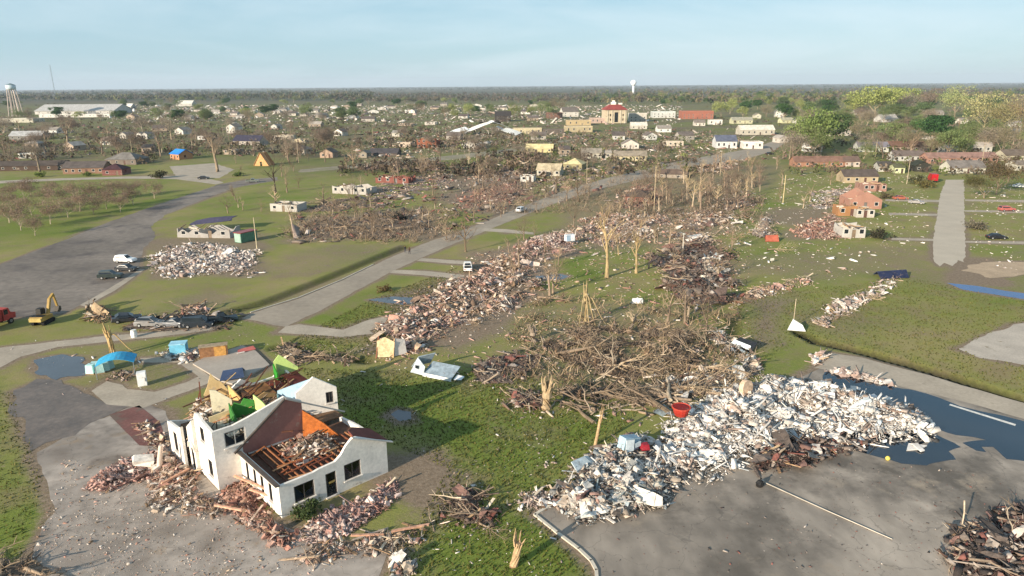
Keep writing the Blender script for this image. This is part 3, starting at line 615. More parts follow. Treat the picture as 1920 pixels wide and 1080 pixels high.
PIECE_SIZE = {'plank': lambda s: (random.uniform(1.2, 3.4) * s, random.uniform(0.14, 0.26), random.uniform(0.05, 0.09)), 'panel': lambda s: (random.uniform(1.0, 2.4) * s, random.uniform(0.7, 1.3) * s, 1.3),
              'sheet': lambda s: (random.uniform(1.2, 3.0) * s, random.uniform(0.7, 1.3) * s, random.uniform(0.9, 1.8)), 'chunk': lambda s: tuple(random.uniform(0.35, 0.95) * s for _ in range(3)),
              'wad': lambda s: (random.uniform(0.6, 1.3) * s, random.uniform(0.5, 1.0) * s, random.uniform(0.35, 0.7) * s), 'branch': lambda s: (random.uniform(2.5, 6.0) * s,) * 3, 'log': lambda s: (random.uniform(3, 6.5) * s,) * 3}
FLAT = {'plank': 0.4, 'panel': 0.55, 'sheet': 0.6, 'chunk': 0.9, 'wad': 0.5, 'branch': 0.45, 'log': 0.08}
def heap_mask(P, pl, seed, hole, edge):
    """how thickly debris lies: ragged at the rim, with bare gaps inside"""
    a = np.array(pl); R_ = 0.22 * min(np.ptp(a[:, 0]), np.ptp(a[:, 1])) + 0.6
    s = sdist(P, pl) + ((vnoise(P, 3.0, seed) - 0.55) * 2.4 + (vnoise(P, 8.0, seed + 3) - 0.5) * 3.4) * edge
    m = np.clip((s + 0.9 * edge) / R_, 0, 1)
    gap = np.clip((0.55 * vnoise(P, 5.5, seed + 11) + 0.45 * vnoise(P, 1.9, seed + 17) - 0.34) * 4.0, 0, 1)
    for rp in ROADW: m = np.where(dseg(P, rp) < 0.4, 0, np.where(inpoly(P, rp), 0, m))
    return m * (1 - hole + hole * gap)
def heap_height(P, pl, h, seed, hole, edge):
    m = heap_mask(P, pl, seed, hole, edge)
    return h * m ** 1.1 * (0.25 + 0.95 * vnoise(P, 4.5, seed)) * (0.7 + 0.6 * vnoise(P, 1.4, seed + 2))
def heap(name, label, cat, poly, h, pal, kinds, n_big, n_small, small=(0.25, 0.9), size=1.0, bed='8a7868', group=None, z0=0.0, world=False, flatsmall=0.6, long_=2.6, edge=1.0, hole=None, low=0.55):
    pl = poly if world else wpoly(poly); a = np.array(pl); c = a.mean(0); seed = int(abs(c[0] * 7 + c[1] * 3)) % 97 + 1
    hole = (0.25 if world else 0.8) if hole is None else hole; h = h * (low if h > 0.5 and not world else 1.0); dk = {'white': 1.0, 'pale': 1.0, 'pink': 1.05, 'brick': 1.05, 'brush': .85}.get(pal, .92)
    size *= 0.8; small = (small[0] * .78, small[1] * .78)
    o = thing(name, label, cat, (c[0], c[1], z0), 0, group); pals = PAL[pal]
    def sample(n, power=0.8):
        out = []; k = 0
        while sum(map(len, out)) < n and k < 60:
            Q = rng.uniform(a.min(0) - 2.5 * edge, a.max(0) + 2.5 * edge, (max(64, n * 2), 2)); out.append(Q[heap_mask(Q, pl, seed, hole, edge) ** power > rng.random(len(Q))]); k += 1
        return np.concatenate(out)[:n]
    # bed of packed rubble, darkened so gaps between pieces read as shadow
    st = max(0.4, min(np.ptp(a[:, 0]), np.ptp(a[:, 1])) / 40); xs = np.arange(a[:, 0].min(), a[:, 0].max() + st, st); ys = np.arange(a[:, 1].min(), a[:, 1].max() + st, st)
    X, Y = np.meshgrid(xs, ys); P = np.stack([X.ravel(), Y.ravel()], 1); ins = heap_mask(P, pl, seed, hole, edge) > 0.30
    Z = heap_height(P, pl, h, seed, hole, edge) * 0.8 - 0.05 + rng.uniform(-0.03, 0.12, len(P)) * min(1, h); nx = len(xs)
    q = np.arange(len(P)).reshape(len(ys), nx); f = np.stack([q[:-1, :-1].ravel(), q[:-1, 1:].ravel(), q[1:, 1:].ravel(), q[1:, :-1].ravel()], 1); f = f[ins[f].sum(1) >= 3]
    if len(f):
        V = np.column_stack([P - c, np.where(ins, Z, -0.05)]); cl = np.array(pals)[rng.integers(0, len(pals), len(P))] * 0.25 + np.array(hx(bed)) * (0.6 if pal == 'white' else 0.36)
        use = np.unique(f); re = np.zeros(len(P), int); re[use] = np.arange(len(use)); link('rubble_bed', newmesh('rubble_bed', V[use], re[f], M_ATT, cols=cl[use]), o)['kind'] = 'stuff'
    if n_small:
        Q = sample(int(n_small * 1.25)); n = len(Q); zz = heap_height(Q, pl, h, seed, hole, edge); s = rng.uniform(small[0], small[1], n) * np.clip(rng.pareto(2.0, n) * 0.40 + 0.20, 0.20, 1.8); ty = rng.random(n)
        spl, pan = ty < 0.42, ty > 0.70                  # splinters, flat panels, the rest lumps
        D = np.column_stack([s * np.where(spl, rng.uniform(1.6, long_ * 1.9, n), rng.uniform(0.7, 1.6, n)), s * np.where(spl, rng.uniform(0.12, 0.24, n), rng.uniform(0.45, 1.0, n)), s * np.where(spl, 0.12, np.where(pan, 0.05, rng.uniform(0.25, 0.6, n)))])
        C = np.column_stack([Q - c, zz + D[:, 2] * 0.4 + rng.uniform(-0.05, 0.2, n) * min(1, h)])
        pick = np.where(rng.random(n) < 0.6, vnoise(Q, 3.2, seed + 8) * 1.3 - 0.15, rng.random(n)); ix = np.clip((pick * len(pals)).astype(int), 0, len(pals) - 1)
        cl = (np.array(pals)[ix] * 0.82 + np.array(hx(bed)) * 0.18) * dk * rng.uniform(0.55, 1.2, n)[:, None]
        link('small_rubble', box_swarm('small_rubble', C, D, orient(n, flatsmall), cl, M_ATT, 0.3), o)['kind'] = 'stuff'
    Q = sample(n_big, 0.6); zz = heap_height(Q, pl, h, seed, hole, edge)
    for (x, y), z in zip(Q, zz):
        k = random.choices(list(kinds), list(kinds.values()))[0]; big = random.choice((.6, .7, .8, .9, 1.0, 1.0, 1.2, 1.7)); sc = PIECE_SIZE[k](size * big); fl = FLAT[k]; v = random.uniform(0.7, 1.12) * dk
        cc = random.choice(PAL['brush'] if k in ('branch', 'log') else PAL['wood'] if k == 'plank' and random.random() < 0.55 and pal != 'white' else pals)
        rot = (random.gauss(0, 0.7 * fl), random.gauss(0, 0.55 * fl), random.uniform(0, 6.283)); lift = 0.04 + abs(math.sin(rot[1])) * sc[0] * 0.26
        link(k, random.choice(PIECE[k]), o, (x - c[0], y - c[1], z + lift), rot, sc, tuple(q * v for q in cc))
    return o
# ================================================================== houses of the town
def house(px, py, wpx, label=None, wall='d8d0c4', roof='6b625c', kind='gable', d=8.0, h=2.9, yaw=0.0, rise=None, wins=3, name='house', desc=None, door=True, ruin=0.0, cat='house', group='houses of the town', chimney=False, inner='8d7462', wm=None, over=0.35):
    g = G(px, py); wdt = wpx * mpx(px, py); rs = random.Random(int(px * 31 + py * 7)); rise = rise if rise is not None else min(wdt, d) * 0.27
    o = thing(name, label or '', cat, g, R(yaw), group)
    if label is None: auto(o, desc or 'small house', px, py)
    X0, X1 = -wdt / 2, wdt / 2; mb = MB(); ops = []; n = wins; wz0, wz1 = h * 0.34, h * 0.76
    if h > 5: wz0, wz1 = 0.9, 2.2
    slots = [X0 + wdt * (i + 0.5) / (n + (1 if door else 0)) for i in range(n + (1 if door else 0))]; di = len(slots) // 2 if door else -1; spots = []
    for i, x in enumerate(slots):
        w2 = min(0.6, wdt / (len(slots) * 3.0))
        if i == di: ops.append((x - X0 - 0.48, x - X0 + 0.48, 0.0, min(2.1, h * 0.8))); spots.append(('door', x, 0.48, 0.0, min(2.1, h * 0.8)))
        else:
            for lv in range(2 if h > 5 else 1): ops.append((x - X0 - w2, x - X0 + w2, wz0 + lv * 2.8, wz1 + lv * 2.8)); spots.append(('window', x, w2, wz0 + lv * 2.8, wz1 + lv * 2.8))
    gx = kind == 'front'                                  # gable faces the front
    def jag(ln, hh):
        if not ruin: return [(0, hh), (ln, hh)]
        k = max(3, int(ln / 1.6)); return [(ln * i / k, hh * (1 - ruin * rs.random() ** 1.5)) for i in range(k + 1)]
    front = [(0, h), (wdt / 2, h + rise), (wdt, h)] if gx and not ruin else jag(wdt, h)
    mb.wall((X0, 0), (X1, 0), front, ops); mb.wall((X1, d), (X0, d), [(0, h), (wdt / 2, h + rise), (wdt, h)] if gx else jag(wdt, h))
    sp = [(0, h), (d / 2, h + rise), (d, h)] if kind == 'gable' and not ruin else jag(d - 0.5, h)
    so = [(d * 0.35, d * 0.35 + 1.0, wz0, wz1)]
    if kind == 'gable' and not ruin: sp = [(0, h), ((d - 0.504) / 2, h + rise), (d - 0.504, h)]
    mb.wall((X1, 0.252), (X1, d - 0.252), sp, so if d > 6 else ()); mb.wall((X0, d - 0.252), (X0, 0.252), sp, so if d > 6 else ())
    wv_ = rs.uniform(.48, .78); mb.build('wall', wm or M_WALL, o, tuple(q * wv_ for q in hx(wall)))
    if over >= 0 and kind in ('gable', 'front', 'hip') and ruin < 0.3:
        r = MB(); e = over; t = 0.16
        if kind == 'gable': A, B, ax = (d / 2 + e), (X0 - e, X1 + e), 'x'
        if kind == 'gable':
            sl = rise / (d / 2)
            for sgn in (-1, 1):
                y0 = d / 2; y1 = d / 2 + sgn * (d / 2 + e); z0_, z1_ = h + rise + 0.03, h - sl * e + 0.03
                r.prism([(y0, z0_), (y1, z1_), (y1, z1_ + t), (y0, z0_ + t)] if sgn > 0 else [(y0, z0_ + t), (y1, z1_ + t), (y1, z1_), (y0, z0_)], 'x', X0 - e, X1 + e)
        elif kind == 'front':
            sl = rise / (wdt / 2)
            for sgn in (-1, 1):
                x1 = sgn * (wdt / 2 + e); z0_, z1_ = h + rise + 0.03, h - sl * e + 0.03
                r.prism([(0, z0_), (x1, z1_), (x1, z1_ + t), (0, z0_ + t)], 'y', -e, d + e)
        else:
            q = min(d, wdt) / 2; zb, zt = h + 0.03, h + rise
            vs = [(X0 - e, -e, zb), (X1 + e, -e, zb), (X1 + e, d + e, zb), (X0 - e, d + e, zb)] + ([(X0 + q, d / 2, zt), (X1 - q, d / 2, zt)] if wdt >= d else [(0, q, zt), (0, d - q, zt)])
            r.add(vs, [(0, 1, 5, 4), (1, 2, 5), (2, 3, 4, 5), (3, 0, 4), (3, 2, 1, 0)] if wdt >= d else [(0, 1, 4), (1, 2, 5, 4), (2, 3, 5), (3, 0, 4, 5), (3, 2, 1, 0)])
        ro = r.build('roof', M_ROOF, o, hx(roof))
        if chimney: c = MB(); c.b2(X0 + wdt * .3, X0 + wdt * .3 + .7, d * .6, d * .6 + .7, h, h + rise + .9); c.build('chimney', M_WALL, ro, hx('8c5a4c'))
    elif kind == 'flat':
        r = MB(); r.b2(X0 + 0.26, X1 - 0.26, 0.26, d - 0.26, h - 0.45, h - 0.25); r.build('roof', M_ROOF, o, hx(roof))
        p = MB(); p.b2(X0 - .06, X1 + .06, -.06, 0.0, h - .2, h + .12); p.b2(X0 - .06, X0, 0.003, d, h - .2, h + .12); p.b2(X1, X1 + .06, 0.003, d, h - .2, h + .12); p.build('coping', M_WALL, o, tuple(q * 1.05 for q in hx(wall)))
    elif kind == 'open' or over < 0:                      # roof torn away: floor, partitions and fallen rafters show
        f = MB(); f.b2(X0 + .27, X1 - .27, .27, d - .27, 0.02, 0.12); f.build('floor', M_WOOD, o, hx(inner))
        p = MB(); xm = X0 + wdt * rs.uniform(.35, .6); p.wall((xm, .27), (xm, d - .27), jag(d, h * .95), t=0.14); p.wall((X0 + .27, d * .55), (xm - .02, d * .55), jag(wdt, h * .9), t=0.14); p.build('partition', M_WALL, o, hx('cdbfae'))
        for i in range(rs.randint(4, 8)):
            b = MB(); x = rs.uniform(X0 + .4, X1 - .4); b.bar((x, rs.uniform(-.2, .4) * d * .2, h + .08 + rs.uniform(-.3, .1)), (x + rs.uniform(-1.5, 1.5), d * rs.uniform(.6, 1.0), h + rs.uniform(-.9, .5)), .12, .2); b.build('rafter', M_WOOD, o, hx(rs.choice(['a98b6a', '8a6f55', 'c7ab88'])))
    for nm, x, w2, z0_, z1_ in spots:
        if nm == 'door':
            b = MB(); b.b2(x - w2 + .005, x + w2 - .005, 0.10, 0.15, z0_ + .03, z1_ - .005); b.build('door', M_PLAIN, o, hx(rs.choice(['5a4038', '6f6a66', '473a34', '7b6a58'])))
        else:
            b = MB(); t2 = 0.07
            for q in ((x - w2, x + w2, z0_, z0_ + t2), (x - w2, x + w2, z1_ - t2, z1_)): b.b2(q[0] + .003, q[1] - .003, -.03, .10, q[2] + .003, q[3] - .003)
            for q in ((x - w2, x - w2 + t2), (x + w2 - t2, x + w2)): b.b2(q[0] + .003, q[1] - .003, -.028, .098, z0_ + t2, z1_ - t2)
            wn = b.build('window', M_PLAIN, o, hx('e4e0d8'))
            b = MB(); b.b2(x - w2 + t2, x + w2 - t2, .05, .07, z0_ + t2, z1_ - t2); b.build('pane', M_GLASS, wn)
    return o
# ================================================================== vehicles
def wheel_mesh():
    t = MB(); t.tube([(0, -.11, 0), (0, -.10, 0), (0, .10, 0), (0, .11, 0)], [.27, .33, .33, .27], 14); r = MB(); r.tube([(0, -.13, 0), (0, .13, 0)], .19, 10)
    return t.mesh('tyre', M_TYRE), r.mesh('rim', M_METAL)
WHEEL = wheel_mesh()
PROFILE = {  # side outline of the lower body and of the glasshouse, x forward
    'sedan': ([(-2.3, .35), (-2.35, .75), (-2.2, .95), (-1.0, 1.0), (.9, .98), (2.0, .85), (2.3, .68), (2.32, .35)], [(-1.75, .96), (-1.05, 1.44), (.25, 1.46), (1.05, .97)]),
    'suv': ([(-2.3, .42), (-2.36, .85), (-2.28, 1.08), (-1.0, 1.1), (.9, 1.08), (2.05, .98), (2.3, .78), (2.32, .42)], [(-2.2, 1.06), (-1.95, 1.66), (.15, 1.72), (1.0, 1.07)]),
    'van': ([(-2.5, .42), (-2.55, .9), (-2.5, 1.15), (-1.0, 1.15), (1.3, 1.12), (2.1, 1.0), (2.45, .8), (2.5, .42)], [(-2.46, 1.12), (-2.38, 1.9), (.7, 1.92), (1.55, 1.1)]),
    'pickup': ([(-2.7, .5), (-2.72, 1.05), (-.75, 1.08), (1.1, 1.1), (2.4, 1.02), (2.62, .85), (2.65, .5)], [(-.75, 1.06), (-.6, 1.72), (.5, 1.74), (1.15, 1.08)])}
def car(name, label, px, py, yaw, kind, colour, cat='car', wreck=0.0, group='vehicles', z=0.02, s=1.0, tilt=(0, 0), glass=True):
    g = G(px, py); o = thing(name, label, cat, (g.x, g.y, z), R(yaw), group); o.scale = (s, s, s); o.rotation_euler[0] = R(tilt[0]); o.rotation_euler[1] = R(tilt[1])
    low, up_ = PROFILE[kind]; W = 0.9; rs = random.Random(int(px * 3 + py)); mb = MB(); n = len(low)
    J = lambda a: a * (1 + rs.uniform(-.10, .10) * wreck) - (rs.random() * .18 * wreck)
    rings = [(-W, .0), (-W + .07, .07), (W - .07, .07), (W, .0)]
    ins = lambda p, k: ((p[0] * (1 - .02 * (1 - k / .07))), .35 + (J(p[1]) - .35) * (1 - .05 * (1 - k / .07)))
    V = []
    for y, k in rings: V += [(ins(p, k)[0], y, ins(p, k)[1]) for p in low]
    Fq = [list(range(n)), [3 * n + i for i in range(n)][::-1]]
    for r_ in range(3): Fq += [(r_ * n + (i + 1) % n, r_ * n + i, (r_ + 1) * n + i, (r_ + 1) * n + (i + 1) % n) for i in range(n)]
    mb.add(V, Fq); mb.build('body', M_CARP, o, hx(colour))
    m = len(up_); zt = max(p[1] for p in up_); cb = MB(); V = []
    for sgn in (-1, 1):
        for x, z_ in up_: V.append((x, sgn * (W - .06 - .16 * (z_ > 1.2)), J(z_) if z_ > 1.2 else z_))
    cb.add(V, [list(range(m)), [m + i for i in range(m)][::-1]] + [((i + 1) % m, i, m + i, m + (i + 1) % m) for i in range(m)]); cabin = cb.build('cabin', M_CARP, o, hx(colour))
    if glass:
        A, B, C, D_ = [Vector((x, 0, z_)) for x, z_ in up_]
        def pane(nm, p, q, w0, w1):
            d = (q - p); nrm = Vector((d.z, 0, -d.x)).normalized() * .012
            if nrm.z < 0: nrm = -nrm
            a, b = p + d * .12 + nrm, p + d * .88 + nrm; gm = MB(); V = [(a.x, -w0, a.z), (a.x, w0, a.z), (b.x, w1, b.z), (b.x, -w1, b.z)]
            gm.add(V + [tuple(Vector(v) - nrm * 1.5) for v in V], [(0, 1, 2, 3), (7, 6, 5, 4), (0, 4, 5, 1), (1, 5, 6, 2), (2, 6, 7, 3), (3, 7, 4, 0)]); gm.build(nm, M_GLASS, cabin)
        pane('rear_window', A, B, .72, .6); pane('windscreen', D_, C, .72, .6)
        for sgn in (-1, 1):
            x0, x1, x2, x3 = A.x + .3, B.x + .12, C.x - .05, D_.x - .35; zl, zh = A.z + .1, B.z - .09; gm = MB()
            yl, yh = sgn * (W - .048), sgn * (W - .20)
            V = [(x0, yl, zl), (x3, yl, zl), (x2, yh, zh), (x1, yh, zh)]; V += [(x, y - sgn * .03, z_) for x, y, z_ in V]
            gm.add(V, [(0, 1, 2, 3), (7, 6, 5, 4), (0, 4, 5, 1), (1, 5, 6, 2), (2, 6, 7, 3), (3, 7, 4, 0)]); gm.build('side_window', M_GLASS, cabin)
    if kind == 'pickup': b = MB(); b.b2(-2.6, -.8, -.72, .72, 1.06, 1.09); b.build('bed', M_TYRE, o)
    for sx_ in (-1.42, 1.42):
        for sy in (-.84, .84): wv = link('wheel', WHEEL[0], o, (sx_, sy, .33)); link('rim', WHEEL[1], wv, color=hx('a9a9a8'))
    xf, xr = low[-1][0], low[1][0]
    for sy in (-.66, .66):
        b = MB(); b.b2(xf - .1, xf - .015, sy - .17, sy + .17, .60, .72); b.build('headlight', M_LAMP, o)
        b = MB(); b.b2(xr - .012, xr + .08, sy - .15, sy + .15, .70, .86); b.build('tail_light', M_TAIL, o)
    return o
# ================================================================== people
def person_mesh(seed, stride=0.18, arm=0.1):
    J = {'pel': (0, 0, .95, .13), 'chest': (0, 0, 1.32, .15), 'neck': (0, 0, 1.50, .06), 'head': (0, .01, 1.62, .095), 'crown': (0, .0, 1.72, .08),
         'sl': (-.19, 0, 1.44, .065), 'el': (-.25, -arm * .4, 1.17, .05), 'wl': (-.25, arm, .93, .036), 'hl': (-.25, arm * 1.3, .84, .034), 'sr': (.19, 0, 1.44, .065), 'er': (.25, arm * .4, 1.17, .05), 'wr': (.25, -arm * .5, .93, .036), 'hr': (.25, -arm * .3, .84, .034),
         'tl': (-.1, 0, .88, .095), 'kl': (-.11, stride * .7, .5, .07), 'al': (-.11, stride * .4, .09, .045), 'fl': (-.11, stride * .4 + .16, .045, .04), 'tr': (.1, 0, .88, .095), 'kr': (.11, -stride * .2, .5, .07), 'ar': (.11, -stride, .09, .045), 'fr': (.11, -stride + .16, .045, .04)}
    E_ = 'pel-chest chest-neck neck-head head-crown chest-sl sl-el el-wl wl-hl chest-sr sr-er er-wr wr-hr pel-tl tl-kl kl-al al-fl pel-tr tr-kr kr-ar ar-fr'.split()
    ks = list(J); me = bpy.data.meshes.new('body'); me.from_pydata([J[k][:3] for k in ks], [[ks.index(q) for q in e.split('-')] for e in E_], [])
    ob = bpy.data.objects.new('tmp', me); col.objects.link(ob); sk = ob.modifiers.new('s', 'SKIN'); sb = ob.modifiers.new('u', 'SUBSURF'); sb.levels = 1; sb.render_levels = 1
    for i, k in enumerate(ks): me.skin_vertices[0].data[i].radius = (J[k][3],) * 2; me.skin_vertices[0].data[i].use_root = k == 'pel'
    dg = bpy.context.evaluated_depsgraph_get(); out = bpy.data.meshes.new_from_object(ob.evaluated_get(dg)); bpy.data.objects.remove(ob); out.name = 'body'
    return out
def person(label, px, py, yaw, shirt, trousers, seed=0, hair='2a211c', skin='8a5c44'):
    me = person_mesh(seed, 0.12 + 0.1 * (seed % 2), 0.08 + .06 * (seed % 3)); me.materials.clear()
    cl = lambda nm, c: mat('cloth_' + c, hx(c), n1=(6, 0.12))
    for mm in (mat('skin_' + skin, hx(skin), rough=.6, n1=(8, .06)), cl('s', shirt), cl('t', trousers), mat('shoe', hx('22201f'), n1=(8, .1))): me.materials.append(mm)
    for p in me.polygons:
        z, x = p.center.z, abs(p.center.x); p.use_smooth = True
        p.material_index = 0 if z > 1.50 or (z < .92 and x > .205) else 1 if z > .93 else 2 if z > .13 else 3
    o = tag(link('person', me, None, G(px, py) + Vector((0, 0, .02)), (0, 0, R(yaw))), label, 'person', 'people walking in the street')
    bm = bmesh.new(); bmesh.ops.create_uvsphere(bm, u_segments=10, v_segments=6, radius=.108)
    bmesh.ops.delete(bm, geom=[v for v in bm.verts if v.co.z < -.02 and v.co.y > -.03], context='VERTS')
    h = bpy.data.meshes.new('hair'); bm.to_mesh(h); bm.free(); h.materials.append(mat('hair_' + hair, hx(hair), n1=(9, .1))); link('hair', h, o, (0, -.012, 1.67)); return o
# ================================================================== the ruined white house (local x = along the front gable, y = depth)
HA = R(43); HG = G(529, 972)
hse = thing('ruined_house', 'roofless white stucco house with coloured rooms open to the sky, lower left', 'house', HG, HA)
WHT = hx('e9e2d8')
def HL(u, v, z=0.0): return HG + Vector((u * math.cos(HA) - v * math.sin(HA), u * math.sin(HA) + v * math.cos(HA), z))
def hwall(name, p0, p1, prof, ops=(), color=WHT, z0=0.0, t=0.28, m=None, label=None):
    mb = MB(); mb.wall(p0, p1, prof, ops, t, z0); o = mb.build(name, m or M_STUCCO, hse, color)
    if label: o['label'] = label
    return o
def hwin(wallo, p0, p1, s0, s1, z0, z1, bars=1, broken=True, name='window', frame='4a4541'):
    a, b = Vector((*p0, 0)), Vector((*p1, 0)); d = (b - a).normalized(); nn = Vector((-d.y, d.x, 0)); f = MB(); t = 0.09
    def bar(sa, za, sb, zb, wd=t, off=0.08): f.bar(a + d * sa + nn * off + Vector((0, 0, za)), a + d * sb + nn * off + Vector((0, 0, zb)), wd, wd)
    bar(s0, z0 + t / 2, s1, z0 + t / 2); bar(s0, z1 - t / 2, s1, z1 - t / 2); bar(s0 + t / 2, z0 + t, s0 + t / 2, z1 - t); bar(s1 - t / 2, z0 + t, s1 - t / 2, z1 - t)
    for k in range(bars):
        s = s0 + (s1 - s0) * (k + 1) / (bars + 1); bar(s, z0 + t, s, z1 - t, 0.07)
    w_ = f.build(name, M_PLAIN, hse, hx(frame))
    sl = MB(); sl.bar(a + d * (s0 - .12) - nn * .07 + Vector((0, 0, z0 - .06)), a + d * (s1 + .12) - nn * .07 + Vector((0, 0, z0 - .06)), .2, .1); sl.build('sill', M_STUCCO, w_, hx('d8d0c6'))
    g = MB(); zc = z0 + (z1 - z0) * (0.55 if broken else 1); P = [a + d * (s0 + t) + nn * .12, a + d * (s1 - t) + nn * .12]
    vs = [P[0] + Vector((0, 0, z0 + t)), P[1] + Vector((0, 0, z0 + t)), P[1] + Vector((0, 0, zc if broken else z1 - t)), P[0].lerp(P[1], .45) + Vector((0, 0, z0 + (z1 - z0) * .3 if broken else z1 - t)), P[0] + Vector((0, 0, z1 - t))]
    g.add(vs + [v + nn * .015 for v in vs], [(0, 1, 2, 3, 4), (9, 8, 7, 6, 5)] + [(i, (i + 1) % 5, 5 + (i + 1) % 5, 5 + i) for i in range(5)]); g.build('pane', M_GLASS, w_)
# front wing
W = [(1.4, 3.4, .95, 2.65), (4.6, 5.7, .12, 2.6), (6.6, 8.4, 1.05, 2.75)]
fw = hwall('front_gable_wall', (0, 0), (11.5, 0), [(0, 3.3), (3.4, 3.3), (4.0, 3.42), (5.7, 3.5), (6.4, 3.95), (7.0, 4.7), (7.7, 5.25), (8.2, 5.22), (11.5, 3.5)], W)
hwin(fw, (0, 0), (11.5, 0), *W[0], 1); hwin(fw, (0, 0), (11.5, 0), *W[2], 1); hwin(fw, (0, 0), (11.5, 0), *W[1], 0, True, 'doorway')
LW = [(1.15, 1.75, .9, 2.75), (2.9, 3.5, .9, 2.75), (4.5, 5.15, .9, 2.75), (6.3, 6.95, .9, 2.75)]
lw = hwall('wing_side_wall', (0, 8.59), (0, 0.281), [(0, 3.3), (8.4, 3.3)], LW)
for q in LW: hwin(lw, (0, 8.6), (0, 0.281), *q, 0)
hwall('wing_side_wall', (11.5, 0.281), (11.5, 10.4), [(0, 3.45), (5, 3.4), (10.2, 2.9)], [(2.0, 3.4, .9, 2.5), (5.6, 7.2, .9, 2.5)])
mb = MB(); mb.b2(.29, 11.2, .29, 8.55, 2.62, 2.72); mb.build('ceiling_deck', M_WOOD, hse, hx('5d4436'))
for i in range(17):
    mb = MB(); x = .6 + i * .64; a, b = (.3, 8.4) if x < 7 else (.3, 5.8)
    if i in (5, 9, 13): b *= .6
    mb.bar((x, a, 2.82 + random.uniform(-.02, .05)), (x + random.uniform(-.25, .25), b, 2.84 + random.uniform(-.05, .1)), .09, .2); mb.build('joist', M_WOOD, hse, hx(random.choice(['8a5a3c', '7a4a34', '9a6a48', '6a4030'])))
for i in range(12):
    mb = MB(); y = random.uniform(.8, 7.6); x = random.uniform(.6, 6); mb.bar((x, y, 3.0), (x + random.uniform(1.2, 4), y + random.uniform(-.7, .7), 3.03 + random.uniform(0, .15)), .2, .05); mb.build('ceiling_board', M_WOOD, hse, hx(random.choice(['a5673f', '8d4f31', 'b98a63', '7c4632'])))
mb = MB(); mb.add([(7.9, .3, 5.22), (11.75, .3, 3.35), (11.75, 3.6, 3.35), (9.4, 3.2, 4.5), (8.3, 1.8, 5.0)], [(0, 1, 2, 3, 4)]); vs = [Vector(v) + Vector((.06, 0, .14)) for v in mb.v]
mb.add(vs, [(4, 3, 2, 1, 0)][::-1]); n5 = 5; mb.f += [[i, (i + 1) % 5, 5 + (i + 1) % 5, 5 + i] for i in range(5)]; mb.mi += [0] * 5
mb.build('roof_remnant', M_ROOF, hse, hx('6d3c34'))
mb = MB(); mb.bar((7.6, -.16, 5.42), (12.1, -.16, 3.32), .34, .10); mb.build('roof_edge', M_PLAIN, hse, hx('cfc8be'))
mb = MB(); mb.bar((-.12, 8.5, 3.40), (-.12, -.1, 3.40), .42, .12); mb.build('eave_board', M_PLAIN, hse, hx('59504a'))
# main two storey block
MW = [(1.1, 3.2, 4.2, 5.85)]
mw = hwall('main_gable_wall', (-2.4, 8.6), (6.9, 8.6), [(0, 6.3), (2.0, 6.3), (2.6, 6.42), (3.6, 6.62), (7.5, 7.62), (9.3, 6.6)], MW)
hwin(mw, (-2.4, 8.6), (6.9, 8.6), *MW[0], 1, True, frame='cfcac2')
pl = MB(); pl.prism([(.35, 2.9), (6.86, 2.9), (6.86, 6.35), (5.15, 7.28), (.35, 3.85)], 'y', 8.565, 8.596); pl.build('bare_plaster', M_STUCCO, hse, hx('94685f'))['label'] = 'brownish pink plaster where the wing roof tore away'
mb = MB(); mb.bar((-.55, 8.48, 3.38), (5.15, 8.48, 7.42), .22, .16); mb.build('rafter', M_PLAIN, hse, hx('4d4641'))
mb = MB(); mb.bar((5.15, 8.44, 7.42), (11.9, 8.9, 3.5), .18, .14); mb.build('rafter', M_PLAIN, hse, hx('bfb6ac'))
TW = [(1.5, 2.5, 4.3, 5.8), (2.7, 3.7, .95, 2.7)]
tw = hwall('tower_wall', (-2.4, 13.4), (-2.4, 8.881), [(0, 6.1), (.35, 6.75), (1.3, 6.95), (2.2, 6.6), (4.52, 6.32)], TW)
for q in TW: hwin(tw, (-2.4, 13.4), (-2.4, 8.881), *q, 1)
ew = hwall('entrance_wall', (-2.7, 15.2), (-2.7, 13.42), [(0, 4.55), (.6, 5.0), (1.2, 5.4), (1.78, 5.9)], [(.55, 1.3, .05, 2.5)])
hwin(ew, (-2.7, 15.2), (-2.7, 13.42), .55, 1.3, .05, 2.5, 0, True, 'doorway')
mb = MB(); mb.tube([(-2.78, 13.4, 2.4), (-2.78, 13.6, 3.0), (-2.78, 14.25, 3.35), (-2.78, 14.9, 3.0), (-2.78, 15.1, 2.4)], .11, 6); mb.build('arch_trim', M_STUCCO, hse, hx('d8cfc4'))
bw = hwall('low_wing_wall', (-3.3, 19.2), (-3.3, 15.23), [(0, 3.9), (1.4, 4.05), (2.9, 4.2), (3.97, 4.7)], [(1.3, 2.3, 1.1, 3.3)])
hwin(bw, (-3.3, 19.2), (-3.3, 15.23), 1.3, 2.3, 1.1, 3.3, 1)
hwall('low_wing_wall', (4, 19.5), (-3.29, 19.5), [(0, 3.2), (2, 4.0), (5, 3.2), (7.3, 3.9)])
hwall('rear_wall', (12, 24), (3, 24), [(0, 4.6), (1.5, 3.4), (4, 3.3), (5.5, 4.3), (7, 3.3), (9, 4.2)], [(2, 3.2, .9, 2.4), (6, 7.2, .9, 2.4)])
hwall('rear_side_wall', (3, 23.7), (3, 19.52), [(0, 4.2), (2, 3.2), (4.1, 3.8)])
hwall('right_side_wall', (12, 10.8), (12, 23.7), [(0, 5.8), (2, 5.2), (3, 4.4), (6, 3.9), (8, 3.3), (10, 3.6), (13, 4.4)], [(3.5, 4.6, .9, 2.4), (7.5, 8.6, .9, 2.4)])
mb = MB(); mb.b2(-2.1, 11.7, 8.9, 19.2, 3.02, 3.16); mb.b2(3.3, 11.7, 19.203, 23.7, 3.02, 3.16); mb.build('upper_floor', M_WOOD, hse, hx('6e5540'))
